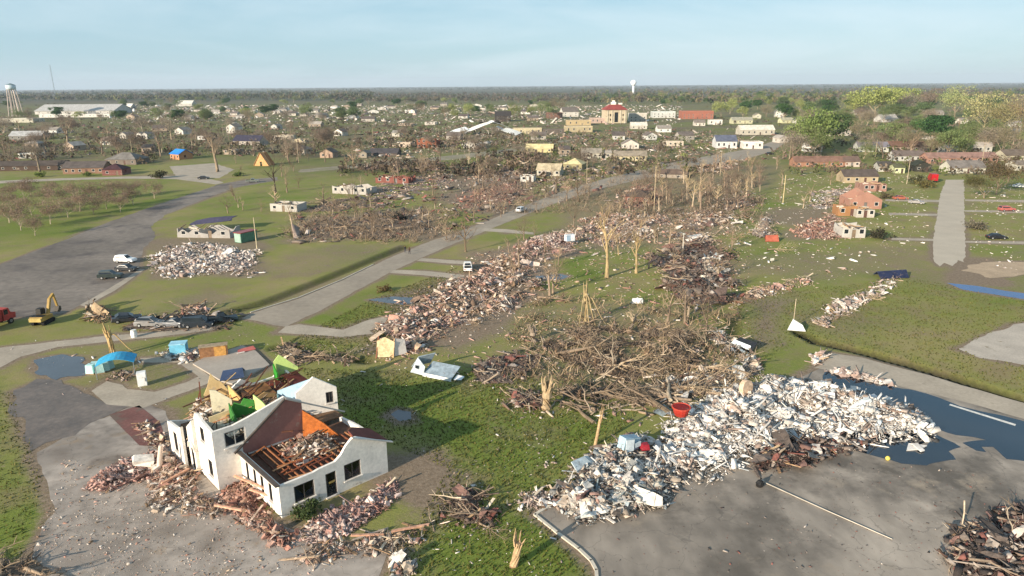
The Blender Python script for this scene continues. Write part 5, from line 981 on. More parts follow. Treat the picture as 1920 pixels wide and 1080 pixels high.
parts_thing('torn_metal_sheet', 'bent white metal sheet standing by the ditch on the right lawn', 'metal sheet', 1492, 618, 10, [('sheet_panel', slab4((-1.5, 0, .02), (1.0, -1.2, .02), (.7, -.6, .9), (-.5, .3, 1.7)), M_METAL, 'e2e0da'), ('sheet_panel', slab4((-.5, .4, 1.7), (.7, -.5, .9), (1.3, 0, .1), (.4, 1.2, .1)), M_METAL, 'b9b4ac')])
parts_thing('blue_tarp', 'crumpled dark blue tarp at the end of the white debris strip', 'tarp', 1672, 520, 5, [('tarp_fold', slab4((-3, -1, .05), (3, -1, .05), (3.3, .6, 1.3), (-2.8, .8, 1.0)), M_PLAIN, '252d48'), ('tarp_fold', slab4((-2.8, .85, 1.0), (3.3, .65, 1.3), (3.6, 2.2, .1), (-2.6, 2.2, .1)), M_PLAIN, '2f3a5c')])
parts_thing('orange_scrap', 'bright orange red scrap lying beside the upturned branches', 'scrap', 1446, 452, 0, [('fabric_fold', slab4((-1.8, -.8, .05), (1.6, -1, .05), (1.8, .6, 1.4), (-1.2, .8, 1.2)), M_PLAIN, 'b0604a'), ('fabric_fold', slab4((-1.2, .85, 1.2), (1.8, .65, 1.4), (1.5, 2, .1), (-1.0, 2.1, .1)), M_PLAIN, '9a4f3c')])
parts_thing('red_basket', 'bright red plastic tub on top of the white debris', 'tub', 1275, 800, 30, [('tub_body', lambda b: b.tube([(0, 0, 0), (0, 0, .5), (0, 0, 1.0)], [.7, .9, 1.0], 14), M_PLAIN, 'a83226'), ('rim', lambda b: b.tube([(1.03 * math.cos(a * .4488), 1.03 * math.sin(a * .4488), 1.0) for a in range(15)], .09, 5), M_PLAIN, 'b84536'), ('hollow', lambda b: b.tube([(0, 0, .9), (0, 0, 1.03)], [.75, .88], 14), M_PLAIN, '7c160f')], z=1.5)
parts_thing('white_cabinet', 'white and blue cabinet tipped on the brick rubble strip', 'cabinet', 1068, 458, 20, [('carcass', lambda b: b.b2(-1.2, 1.2, -.6, .6, 0, 1.6), M_PLAIN, 'dcdfe2'), ('door_panel', lambda b: b.b2(-1.1, -.05, -.66, -.605, .1, 1.5), M_PLAIN, '9db4c8'), ('door_panel', lambda b: b.b2(.05, 1.1, -.66, -.605, .1, 1.5), M_PLAIN, 'e8eaea')], z=.9)
parts_thing('white_drum', 'small white water tank beside the shadowed pit above the brush', 'tank', 1195, 570, 0, [('tank_body', lambda b: b.tube([(-1.0, 0, .55), (-.85, 0, .55), (.85, 0, .55), (1.0, 0, .55)], [.3, .55, .55, .3], 12), M_PLAIN, 'e6e4e0'), ('cap', lambda b: b.tube([(0, 0, 1.05), (0, 0, 1.25)], .15, 8), M_PLAIN, 'c9c6c0')])
parts_thing('table_top', 'round tan table top lying behind the white debris bank', 'table', 1393, 745, 0, [('top', lambda b: b.tube([(0, 0, 1.0), (.35, -.5, 1.08)], 1.0, 18), M_WOOD, 'd3b79b'), ('pedestal', lambda b: b.tube([(0, 0, 0), (.1, -.1, 1.0)], .12, 8), M_WOOD, '9a7a5c')], z=.4)
parts_thing('car_wreck_panel', 'black and white crushed car panel by the ditch', 'car panel', 1397, 652, -60, [('panel_skin', slab4((-2, -.8, .1), (2, -.8, .1), (1.8, .5, 1.2), (-1.6, .6, 1.0)), M_CARP, '26282b'), ('trim', slab4((-1.9, -.86, .3), (1.6, -.86, .3), (1.5, -.5, .85), (-1.6, -.4, .8)), M_CARP, 'd5e2e4')])
parts_thing('fallen_pole', 'long pale pole lying diagonally across the grey parking lot', 'pole', 1552, 960, 0, [('shaft', lambda b: b.tube([G(1430, 905) - G(1552, 960) + Vector((0, 0, .12)), Vector((0, 0, .10)), G(1673, 1013) - G(1552, 960) + Vector((0, 0, .10))], [.06, .05, .04], 6), M_METAL, 'b5ab9c'), ('foot', lambda b: b.box(G(1430, 905) - G(1552, 960) + Vector((0, 0, .15)), (.25, .25, .25)), M_METAL, 'a59c90')])
parts_thing('blue_crate', 'light blue crate tilted on the supplies behind the house', 'crate', 337, 664, 12, [('crate_body', lambda b: b.b2(-1.1, 1.1, -.8, .8, 0, 1.5), M_PLAIN, '6fb6d2'), ('lid', lambda b: b.b2(-1.16, 1.16, -.86, .86, 1.5, 1.6), M_PLAIN, '9fd0e2')], z=.25)
parts_thing('wooden_crate', 'brown wooden cupboard standing on the edge of the grey slab', 'cupboard', 402, 668, 20, [('carcass', lambda b: b.b2(-1.9, 1.9, -.6, .6, 0, 1.7), M_WOOD, '8d6647'), ('door_panel', lambda b: b.b2(.1, 1.7, -.66, -.605, .2, 1.6), M_WOOD, 'c0904f'), ('top_board', lambda b: b.b2(-2.0, 2.0, -.7, .7, 1.7, 1.8), M_WOOD, '9d8a70')], z=.02)
heap('supply_pile', 'pale blue and white bags of supplies stacked by the blue crate', 'bags', [(288, 668), (300, 650), (330, 648), (355, 655), (385, 660), (390, 675), (355, 688), (320, 678)], 1.2, 'mixed', {'wad': 6, 'panel': 1}, 70, 300, (.2, .5), .95, edge=.2)
heap('supply_pile', 'grey and white scrap stacked under the blue canopy', 'bags', [(205, 712), (215, 698), (245, 695), (258, 705), (245, 715)], .8, 'dark', {'wad': 3, 'plank': 2, 'chunk': 2}, 24, 200, (.15, .4), .7, edge=.1)
for i, (px, py) in enumerate(((172, 700), (180, 696), (188, 699), (197, 696), (205, 692))):
    o = parts_thing('wrapped_pallet', '', 'pallet', px, py, 15 * i, [('stack', lambda b: b.box((0, 0, .75), (1.1, 1.0, 1.2), taper=.85), M_PLAIN, 'b4d9d6'), ('pallet_base', lambda b: b.b2(-.6, .6, -.5, .5, 0, .14), M_WOOD, '9a8468')], 'wrapped pallets by the canopy'); o['label'] = '%s teal-wrapped pallet stack left of the blue canopy' % ('leftmost', 'second', 'third from left', 'fourth from left', 'rightmost')[i]
def canopy(b):
    n = 9; V = []
    for j in (0, 1):
        for i in range(n): a = math.pi * (i / (n - 1)) * .85 + .2; V.append((-2.4 + 4.8 * i / (n - 1), -1.6 + 3.2 * j, 1.7 + math.sin(a) * .95))
    b.add(V + [(x, y, z - .05) for x, y, z in V], [(i, i + 1, n + i + 1, n + i) for i in range(n - 1)] + [(3 * n + i, 3 * n + i + 1, 2 * n + i + 1, 2 * n + i) for i in range(n - 1)] + [(i + 1, i, 2 * n + i, 2 * n + i + 1) for i in range(n - 1)] + [(n + i, n + i + 1, 3 * n + i + 1, 3 * n + i) for i in range(n - 1)])
parts_thing('canopy_tent', 'bright blue arched canopy sheltering supplies left of the slab', 'canopy', 222, 700, 20, [('canopy', canopy, M_PLAIN, '3aa2cc')] + [('post', (lambda x, y: lambda b: b.tube([(x, y, 0), (x, y, 1.95)], .05, 6))(x, y), M_METAL, '8d9499') for x in (-2.3, 2.3) for y in (-1.5, 1.5)])
parts_thing('refrigerator', 'white upright refrigerator on the concrete walk', 'refrigerator', 268, 722, 25, [('cabinet', lambda b: b.b2(-.55, .55, -.45, .45, 0, 1.9), M_PLAIN, 'e6e6e2'), ('door', lambda b: b.b2(-.53, .53, -.52, -.455, .1, 1.2), M_PLAIN, 'efefeb'), ('door', lambda b: b.b2(-.53, .53, -.52, -.455, 1.24, 1.86), M_PLAIN, 'efefeb'), ('handle', lambda b: b.b2(.36, .42, -.6, -.525, .7, 1.15), M_METAL, '9a9a98')])
parts_thing('white_barrel', 'small white barrel on the path right of the snapped trunk', 'barrel', 252, 632, 0, [('barrel_body', lambda b: b.tube([(0, 0, 0), (0, 0, .5), (0, 0, 1.1)], [.42, .5, .4], 12), M_PLAIN, 'ecebe6'), ('lid', lambda b: b.tube([(0, 0, 1.1), (0, 0, 1.2)], .43, 12), M_PLAIN, 'dcdad4')])
parts_thing('blue_sheet', 'dark blue grey tarpaulin draped by the slab corner behind the house', 'tarp', 437, 712, 20, [('tarp_fold', slab4((-1.6, -.9, .2), (1.5, -.8, .2), (1.3, 1.0, .9), (-1.2, 1.0, .8)), M_PLAIN, '3b4a66'), ('tarp_fold', slab4((-1.2, 1.05, .8), (1.3, 1.05, .9), (1.6, 2.0, .1), (-1.0, 2.2, .1)), M_PLAIN, '55657f')], z=.2)
parts_thing('red_board', 'red painted board lying on the far corner of the grey slab', 'board', 462, 660, 35, [('board', slab4((-1.3, -.5, .24), (1.3, -.4, .24), (1.2, .5, .5), (-1.1, .5, .4)), M_PLAIN, 'b5645c'), ('batten', lambda b: b.bar((-1.5, -.6, .32), (-.4, -.7, .36), .2, .1), M_PLAIN, 'e6dcd4')])
parts_thing('shipping_container', 'green steel container with a red lid beside the collapsed hall', 'container', 462, 452, 62, [('side_panel', lambda b: b.b2(-2.6, 2.6, -1.2, 1.2, .1, 2.5), M_METAL, '5f8f78'), ('lid', lambda b: b.b2(-2.75, 2.75, -1.35, 1.35, 2.5, 2.68), M_METAL, '9c4a44'), ('end_door', lambda b: b.b2(-2.68, -2.605, -1.1, 1.1, .2, 2.4), M_METAL, 'a8c4b4')] + [('rib', (lambda x: lambda b: b.b2(x, x + .12, -1.26, -1.205, .15, 2.45))(-2.4 + i * .58), M_METAL, '557f6c') for i in range(9)])
heap('debris_pile', 'torn pale wreckage and pipes hanging round the snapped trunk', 'debris', [(150, 592), (170, 575), (205, 580), (212, 600), (190, 612), (160, 608)], 3.8, 'wood', {'branch': 6, 'plank': 4, 'sheet': 2}, 40, 300, (.2, .6), .9, edge=.3)
parts_thing('blue_cabinet', 'pale blue broken cabinet on the colourful pile left of the red tub', 'cabinet', 1178, 856, 35, [('carcass', lambda b: b.box((0, 0, .7), (2.2, 1.0, 1.3), Matrix.Rotation(.25, 3, 'Y')), M_PLAIN, '9fb8c4'), ('door_panel', slab4((-1.2, -.75, .2), (-.1, -.8, .1), (.1, -.7, 1.3), (-1.0, -.6, 1.5), th=.05), M_PLAIN, 'd8e0e2'), ('drawer', lambda b: b.b2(.25, 1.0, -.78, -.62, .3, .8), M_PLAIN, 'c2d0d4')], z=1.0)
parts_thing('red_cushion', 'dark red cushion beside the pale blue cabinet', 'cushion', 1208, 856, 10, [('cushion_pad', lambda b: b.box((0, 0, .35), (.9, .8, .6), taper=.75), M_PLAIN, '8f2430'), ('welt', lambda b: b.b2(-.47, .47, -.42, .42, .03, .09), M_PLAIN, '6d1a24')], z=.9)
parts_thing('yellow_ball', 'small yellow ball on the lot below the flood puddle', 'ball', 1664, 863, 0, [('shell', lambda b: b.tube([(0, 0, .0), (0, 0, .08), (0, 0, .24), (0, 0, .40), (0, 0, .48)], [.06, .18, .25, .18, .06], 12), M_PLAIN, 'd8c85c'), ('valve', lambda b: b.tube([(0, 0, .47), (0, 0, .50)], .03, 6), M_PLAIN, '8a7a3c')])
parts_thing('white_sheet', 'torn white star shaped sheet lying in the flood puddle', 'sheet', 1718, 841, 15, [('sheet_panel', slab4((-1.5, -.2, .05), (.2, -.4, .05), (1.4, .0, .08), (.3, .3, .25), (-.2, .9, .1)), M_PLAIN, 'e2dcd4'), ('sheet_panel', slab4((-.3, -.9, .1), (.3, -.8, .1), (.5, .4, .3), (-.2, .5, .3)), M_PLAIN, 'd6d0c8')])
parts_thing('black_bag', 'black rubbish bag on the lot at the foot of the white debris', 'bag', 1423, 912, 0, [('bag_body', lambda b: b.tube([(0, 0, .0), (.05, 0, .3), (.1, .05, .6), (.1, .05, .75)], [.3, .4, .25, .06], 10), M_PLAIN, '1e1d1d'), ('knot', lambda b: b.tube([(.1, .05, .72), (.15, .05, .9)], [.06, .12], 6), M_PLAIN, '262424')])
for i, (px, py, a, c, lb) in enumerate(((1108, 968, 20, 'ece6dc', 'white bent door panel at the near tip of the colourful pile'), (1205, 945, -25, 'e6dfd2', 'large white L shaped board on the lot edge of the colourful pile'), (1090, 885, 50, 'b8c4c8', 'pale grey sheet at the left edge of the colourful pile'), (1330, 868, 10, 'e2d8cc', 'wide cream wall panel low on the white debris bank'))):
    parts_thing('loose_panel', lb, 'panel', px, py, a, [('panel_skin', slab4((-1.3, -.6, .1), (1.2, -.7, .15), (1.1, .5, .75), (-.9, .7, .9)), M_OBJ, c), ('panel_edge', slab4((1.22, -.7, .12), (1.9, -.2, .1), (1.7, .5, .5), (1.12, .5, .72)), M_OBJ, c)], z=.35)
# ================================================================== vehicles
car('car', 'white hatchback parked on the left road beside the rubble', 236, 492, -8, 'suv', 'e6e6e4')
car('car', 'black estate car, middle of the three parked on the left', 238, 508, -10, 'sedan', '26282c'); car('car', 'dark green car, nearest of the three parked on the left', 208, 522, 8, 'suv', '2b3634')
car('car', 'white car with dark windows stopped on the diagonal street', 978, 397, 62, 'suv', 'dcdcda'); car('pickup_truck', 'white pickup parked at the end of the driveway strip', 877, 506, 95, 'pickup', 'e9e7e4', 'pickup')
car('car', 'dark car parked on the paved court by the blue tarped house', 382, 336, 5, 'sedan', '1f2023'); car('pickup_truck', 'dull green pickup on the lawn right of the paved court', 474, 342, 15, 'pickup', '70766c', 'pickup')
car('car', 'reddish brown wrecked car right of the pink gable ruin', 1688, 374, 0, 'sedan', 'a4604c', wreck=.8); car('car', 'grey wrecked car left of the short concrete street', 1718, 382, -35, 'sedan', '8d8a88', wreck=.8)
car('car', 'pinkish red car on the grass at the right edge', 1887, 396, 2, 'suv', 'a85f58'); car('car', 'long black wrecked sedan on the lower right lawn', 1868, 448, -4, 'sedan', '232428', wreck=.6); car('car', 'white car at the right edge beside the dark tree', 1912, 352, -10, 'sedan', 'd8d8d4')
car('car', 'dark car beside the street end in the middle right distance', 1155, 318, 20, 'sedan', '3a4048'); car('car', 'dark car at the roadside before the white long shop', 1443, 290, 10, 'sedan', '35332f')
for i, (px, py, yw, k, c, lb, tl) in enumerate(((238, 602, 30, 'sedan', '3a3c40', 'crushed dark car at the left end of the wrecked row', (6, 4)), (282, 612, 5, 'suv', '8a8784', 'crushed grey car in the wrecked row', (-4, 3)), (330, 612, -12, 'sedan', '6d6f72', 'flattened silver car in the middle of the wrecked row', (3, -5)), (372, 612, 8, 'van', '2a3138', 'dark blue black crushed van in the wrecked row', (5, 2)), (415, 604, 25, 'pickup', '20303a', 'dark teal crushed pickup at the right end of the wrecked row', (-6, 3)))):
    car('wrecked_car', lb, px, py, yw, k, c, 'car', 1.6, 'row of wrecked cars', .02, 1.0, tl)
heap('debris_pile', 'dark scrap and twigs strewn among the wrecked car row', 'debris', [(215, 618), (260, 592), (340, 590), (440, 585), (470, 600), (420, 622), (300, 625)], .7, 'dark', {'sheet': 4, 'branch': 4, 'plank': 3}, 80, 900, (.15, .5), .9, edge=.5)
heap('debris_pile', 'pink board and pale scraps by the ditch behind the wrecked cars', 'debris', [(330, 588), (350, 572), (385, 570), (390, 585), (360, 592)], .9, 'pink', {'panel': 3, 'plank': 3}, 20, 200, (.15, .5), 1.0, edge=.3)
ex = thing('excavator', 'yellow tracked excavator working beside the left road', 'excavator', G(82, 606), R(90)); ex.scale = (.8, .8, .8)
YEL = 'a5874a'
for sy in (-1.05, 1.05):
    b = MB(); b.prism([(-1.9, .25), (-1.65, .02), (1.65, .02), (1.9, .25), (1.9, .6), (1.65, .85), (-1.65, .85), (-1.9, .6)], 'y', sy - .3, sy + .3); b.build('track', M_TYRE, ex)
b = MB(); b.b2(-1.3, 1.3, -.74, .74, .45, .95); b.build('undercarriage', M_PLAIN, ex, hx('3a3733'))
b = MB(); b.prism([(-2.2, 1.0), (1.4, 1.0), (1.4, 1.75), (-.2, 1.95), (-2.0, 1.95), (-2.2, 1.7)], 'y', -1.3, 1.3); b.build('engine_house', M_PLAIN, ex, hx(YEL))
b = MB(); b.b2(-2.5, -2.21, -1.25, 1.25, 1.05, 1.8); b.build('counterweight', M_PLAIN, ex, hx('b09a5c'))
b = MB(); b.prism([(.0, 1.95), (1.5, 1.76), (1.7, 2.6), (1.3, 3.1), (.1, 3.1)], 'y', .25, 1.25); cbx = b.build('cab', M_PLAIN, ex, hx('2f2d2a'))
b = MB(); b.b2(.25, 1.25, 1.255, 1.275, 2.2, 2.95); b.build('cab_window', M_GLASS, cbx)
b = MB(); b.b2(-2.0, -.3, -1.2, 1.2, 1.955, 2.0); b.build('engine_cover', M_PLAIN, ex, hx('28251f'))
b = MB(); b.bar((1.3, -.4, 1.7), (2.6, -.4, 4.6), .5, .55); b.bar((2.5, -.4, 4.5), (4.0, -.4, 5.3), .45, .45); b.build('boom', M_PLAIN, ex, hx(YEL))
b = MB(); b.bar((3.9, -.4, 5.3), (4.6, -.4, 2.4), .36, .36); b.build('arm', M_PLAIN, ex, hx(YEL))
b = MB(); b.prism([(4.4, 2.4), (5.0, 2.3), (5.1, 1.5), (4.4, 1.1), (3.8, 1.4), (4.1, 1.9)], 'y', -.9, .1); b.build('bucket', M_PLAIN, ex, hx('4a443c'))
b = MB(); b.tube([(1.6, -.4, 1.9), (2.4, -.4, 3.7)], .11, 8); b.build('hydraulic_ram', M_METAL, ex, hx('b5b3ae'))
dt = thing('dump_truck', 'red dump truck cut off by the left edge of the picture', 'truck', G(-14, 615), R(80))
b = MB(); b.b2(-3.6, 3.4, -.5, .5, .7, .95); b.build('chassis', M_PLAIN, dt, hx('2b2826'))
b = MB(); b.prism([(-3.8, 1.0), (.9, 1.0), (1.1, 2.9), (-4.0, 2.9)], 'y', -1.25, 1.25); b.build('dump_body', M_PLAIN, dt, hx('a33a34'))
b = MB(); b.b2(-3.7, .8, -1.1, 1.1, 2.905, 2.95); b.build('load', M_WOOD, dt, hx('5a4a3e'))
b = MB(); b.prism([(1.3, .8), (3.6, .8), (3.7, 1.7), (2.8, 1.9), (2.5, 2.8), (1.3, 2.8)], 'y', -1.15, 1.15); cbx = b.build('cab', M_PLAIN, dt, hx('b0453c'))
b = MB(); b.b2(1.5, 2.3, -1.175, -1.155, 1.8, 2.6); b.build('cab_window', M_GLASS, cbx)
for x in (-2.8, -1.6, 2.6):
    for sy in (-1.0, 1.0): wv = link('wheel', WHEEL[0], dt, (x, sy, .5), scale=(1.5, 1.6, 1.5)); link('rim', WHEEL[1], wv, color=hx('8a8886'))
bt = thing('box_truck', 'bright red box truck at the far end of the short concrete street', 'truck', G(1748, 341), R(75), 'vehicles')
b = MB(); b.b2(-2.6, 1.2, -1.15, 1.15, .8, 3.3); b.build('cargo_box', M_CARP, bt, hx('a8121c'))
b = MB(); b.prism([(1.25, .6), (3.1, .6), (3.2, 1.5), (2.7, 1.7), (2.3, 2.5), (1.25, 2.5)], 'y', -1.05, 1.05); cbx = b.build('cab', M_CARP, bt, hx('b31a24'))
b = MB(); b.b2(1.5, 2.2, -1.075, -1.055, 1.6, 2.3); b.build('cab_window', M_GLASS, cbx)
b = MB(); b.b2(-2.6, 3.0, -.45, .45, .55, .78); b.build('chassis', M_PLAIN, bt, hx('262322'))
for x in (-1.7, 2.3):
    for sy in (-.95, .95): wv = link('wheel', WHEEL[0], bt, (x, sy, .42), scale=(1.3, 1.3, 1.3)); link('rim', WHEEL[1], wv, color=hx('a09e9a'))
person('person in dark jacket, left of the pair walking on the near street', 760, 474, 30, '2a2a30', '3a3f4c', 0); person('person in brown top, right of the pair walking on the near street', 768, 477, 40, '5a4636', '2c2c34', 1)
person('person in black, left of the pair far up the diagonal street', 1024, 364, 20, '1f1f24', '2b2d38', 2); person('person in grey, right of the pair far up the diagonal street', 1031, 366, -20, '55565c', '23242c', 3)
# ================================================================== houses and other buildings of the town
H = house
H(157, 326, 72, 'long brick ranch house with dark roof at the far left lawn', 'b08a72', '5a524e', 'gable', 9, 2.8, 6, wins=5); H(211, 329, 36, 'dark red hip roofed garage beside the long brick ranch', '8a5a54', '4a3034', 'hip', 9, 2.6, 4, wins=1)
H(227, 309, 60, 'low house with wide grey hip roof behind the long brick ranch', '8d7f74', '77726c', 'hip', 12, 2.6, -4, wins=3); H(52, 297, 32, 'low flat white building above the dark left ranch row', 'e2ddd2', 'c9c4ba', 'flat', 8, 2.6, 5, wins=2)
H(48, 262, 58, 'long pale grey roofed house left of the bare trees', 'a5a19a', 'a9a8a6', 'gable', 12, 3.0, 4, wins=4); H(60, 320, 122, 'long dark brown fenced building at the left edge', '5f4d42', '4d4540', 'gable', 7, 2.4, 5, wins=5, group='houses of the town')
H(200, 272, 26, 'white cottage with brown roof left of the twin white gables', 'e8e2d2', '75665a', 'gable', 9, 2.9, -12, wins=2); H(231, 260, 14, 'tiny white gable fronted house right of the white cottage', 'ece6da', '8a8078', 'front', 9, 3.2, -15, wins=1)
H(261, 260, 11, 'left one of the twin white gables', 'e9e3da', '8d857c', 'front', 9, 3.6, -12, wins=1, door=False); H(272, 261, 11, 'right one of the twin white gables', 'efe9e0', '8d857c', 'front', 9, 3.8, -12, wins=1, door=False)
H(328, 299, 30, 'tan house covered with a bright blue tarp roof', 'd19a70', '2a7fd0', 'gable', 8, 3.0, -35, wins=2, rise=2.2); H(336, 252, 20, 'white gable fronted house behind the blue tarp house', 'e8e2d8', '8d857c', 'front', 10, 3.2, -20, wins=1)
H(433, 250, 19, 'tall white gable house above the dark navy roof', 'ece7da', '8a7f74', 'front', 10, 5.4, -18, wins=2); H(462, 272, 58, 'white gabled house with long dark navy roof', 'e3d8cc', '3a3848', 'gable', 10, 2.8, -16, wins=3, rise=3.4)
H(529, 262, 36, 'cream box ruin with a dark open front', 'd8ccb8', '6b5f54', 'open', 9, 3.4, -6, wins=2, ruin=.2); H(559, 267, 27, 'low cream wall ruin right of the cream box ruin', 'd6c8a8', '6b5f54', 'open', 8, 2.6, -6, wins=2, ruin=.6)
H(612, 296, 25, 'small peach gable ruin on the pale side street', 'd8b8a0', '6b5f54', 'front', 8, 2.8, -8, wins=1); H(514, 243, 13, 'tiny white gable house left of the cream ruin', 'ece8de', '8d857c', 'front', 9, 3.2, -15, wins=1, door=False); H(634, 255, 18, 'white gable house beyond the peach ruin', 'e9e3d8', '7a6a60', 'front', 9, 3.4, -18, wins=1)
# wooden A-frame: a roof torn open to its boards
af = thing('wooden_frame_ruin', 'exposed orange brown wooden A-frame of a wrecked house', 'house', G(490, 311), R(-10), 'houses of the town')
for sgn in (-1, 1):
    for i in range(9):
        b = MB(); y = i * .75; b.bar((sgn * 4.2, y, .1), (sgn * .15, y + random.uniform(-.1, .1), 6.6 - random.random() * .5), .68, .1); b.build('board', M_WOOD, af, hx(random.choice(['c08a58', 'a5713f', 'd3a374', '8d6240'])))
b = MB(); b.wall((-3.9, .1), (3.9, .1), [(0, .4), (3.9, 6.2), (7.8, .4)], [(3.2, 4.4, .0, 2.1)], .1); b.build('gable_boards', M_WOOD, af, hx('c79a68'))
H(800, 278, 38, 'two storey orange brick shell open to the sky', 'a8654a', '6b4a3c', 'open', 9, 6.2, -10, wins=3, ruin=.45, inner='6a4030'); H(759, 277, 22, 'small cream block left of the orange brick shell', 'd8c4b0', '7a6a60', 'flat', 7, 3.2, -8, wins=1)
H(718, 292, 54, 'collapsed house with sagging dark grey roof', '6d625c', '4c484a', 'gable', 11, 1.4, -4, wins=2, rise=2.2, door=False); H(681, 296, 14, 'small grey gable left of the sagging dark roof', 'a59a8a', '7a7268', 'front', 7, 2.6, -10, wins=1, door=False); H(742, 256, 15, 'small pale gabled shed behind the orange brick shell', 'cfc8bc', '8d8880', 'gable', 8, 2.8, -10, wins=1, door=False)
H(655, 364, 72, 'roofless white walled ruin with empty windows, left of centre', 'e6dfd6', '7a4a44', 'open', 8, 2.9, -18, wins=4, ruin=.35, inner='8a5f50'); H(735, 344, 66, 'brick red and white roofless ruin beyond the white walled one', 'a8685c', '7a4a44', 'open', 8, 2.8, -14, wins=3, ruin=.5, inner='8a5048')
H(532, 397, 56, 'small white outbuilding with its dark roof torn open', 'e2ddd4', '3c3836', 'open', 6, 2.5, -14, wins=2, ruin=.15, inner='3f3833'); H(382, 446, 104, 'collapsed hall with low white walls beside the green container', 'dcd6cf', '4a4458', 'open', 6, 2.4, -6, wins=3, ruin=.6, inner='8a7a70')
o = link('fallen_roof', PIECE['panel'][0], None, G(402, 432) + Vector((0, 0, 2.7)), (.12, -.08, .1), (11, 5, 4), hx('4a465c')); tag(o, 'dark purple fallen roof sheet on the collapsed hall', 'roof')
# downtown
H(988, 251, 55, 'long cream flat roofed building right of the collapsed metal shed', 'd9cba6', '8d8678', 'flat', 14, 4.2, 0, wins=4, cat='building', name='store'); H(1038, 251, 40, 'dark open carport ruin between the cream stores', '6b625a', '59524c', 'flat', 12, 3.6, 0, wins=2, cat='building', name='store'); H(1086, 248, 50, 'cream flat roofed store before the red-roofed tower block', 'dccba4', '9a9080', 'flat', 16, 4.6, 2, wins=4, cat='building', name='store')
H(1086, 235, 44, 'tan flat store behind the cream flat roofed store', 'cdb68c', '8d8170', 'flat', 16, 4.6, 2, wins=3, cat='building', name='store'); H(1041, 222, 28, 'brown brick block behind the cream stores', '9a7464', '7a665c', 'flat', 18, 6.5, 4, wins=3, cat='building', name='store'); H(1070, 219, 30, 'white slant topped building left of the red-roofed tower block', 'dcd6cc', '6d655e', 'gable', 20, 6, 8, wins=2, cat='building', name='store')
H(1128, 231, 40, 'low pinkish block at the foot of the red-roofed tower block', 'cdb3a4', '9a8a7e', 'flat', 18, 5.0, 0, wins=4, cat='building', name='store'); H(1196, 228, 32, 'pale stone building right of the red-roofed tower block', 'ded6c8', '8d857c', 'flat', 18, 8.5, -4, wins=3, cat='building', name='store'); H(1245, 221, 42, 'long white storefront with teal band left of the red brick block', 'e4e6e0', '9fb0ac', 'flat', 20, 7.0, -3, wins=5, cat='building', name='store')
H(1308, 223, 58, 'red brick commercial block with flat roof', 'b0705c', '8d5a4c', 'flat', 22, 8.5, -3, wins=6, cat='building', name='store'); H(1198, 242, 30, 'low whitish roofed shed before the pale stone building', 'd8d2c4', 'cfc8ba', 'gable', 10, 3, -3, wins=2); H(1342, 234, 24, 'white box house in front of the red brick block', 'e6e1d8', '8a6a60', 'flat', 10, 4.5, -5, wins=2); H(1312, 236, 20, 'pale cottage left of the white box house', 'ddd6ca', '7d736a', 'gable', 9, 3.0, -5, wins=2)
tb = thing('tower_block', 'cream civic building with red tiled roof and small white cupola', 'building', G(1155, 231), R(6)); sc = 40 * mpx(1155, 231)
def tbp(nm, fn, m, c, p=None): b = MB(); fn(b); return b.build(nm, m, p or tb, hx(c))
hh = top_h(1155, 231, 206); wl = tbp('wall', lambda b: (b.wall((-sc / 2, 0), (sc / 2, 0), [(0, hh), (sc, hh)], [(sc * .42, sc * .60, 1, hh * .82)] + [(sc * q, sc * q + 1.3, z, z + 2.2) for q in (.08, .2, .3, .68, .8, .9) for z in (2.5, 7.0, 11.5) if z + 2.2 < hh - .5], .6), b.wall((sc / 2, .6), (sc / 2, sc * .8), [(0, hh), (sc, hh)], t=.5), b.wall((-sc / 2, sc * .8), (-sc / 2, .6), [(0, hh), (sc, hh)], t=.5), b.wall((sc / 2, sc * .8 + .5), (-sc / 2, sc * .8 + .5), [(0, hh), (sc, hh)], t=.5)), M_WALL, 'b8aa92')
tbp('glazing', lambda b: b.b2(-sc * .08, sc * .10, .8, 1.0, 1, hh * .82), M_GLASS, '2a2a2a')
for x in (-.42, -.2, .2, .42): tbp('pilaster', lambda b: b.b2(sc * x - .5, sc * x + .5, -.5, -.003, 0, hh - .4), M_WALL, 'c4b8a2')
def hipr(b):
    e = 1.0; z = hh + .05; zt = hh + 5.0; x, y0, y1 = sc / 2 + e, -e, sc * .8 + .5 + e
    b.add([(-x, y0, z), (x, y0, z), (x, y1, z), (-x, y1, z), (-x * .45, y1 * .4, zt), (x * .45, y1 * .4, zt), (x * .45, y1 * .6, zt), (-x * .45, y1 * .6, zt)], [(0, 1, 5, 4), (1, 2, 6, 5), (2, 3, 7, 6), (3, 0, 4, 7), (4, 5, 6, 7), (3, 2, 1, 0)])
rf = tbp('roof', hipr, M_ROOF, '8c423c'); tbp('cupola', lambda b: (b.b2(-3.4, 1.2, sc * .34, sc * .5, hh + 5.05, hh + 7.6), b.b2(-2.2, .2, sc * .38, sc * .47, hh + 7.603, hh + 9.2)), M_WALL, 'ebe4d6', rf); tbp('dormer', lambda b: b.b2(4.5, 8.0, sc * .36, sc * .5, hh + 5.05, hh + 6.6), M_WALL, 'e6ded0', rf)
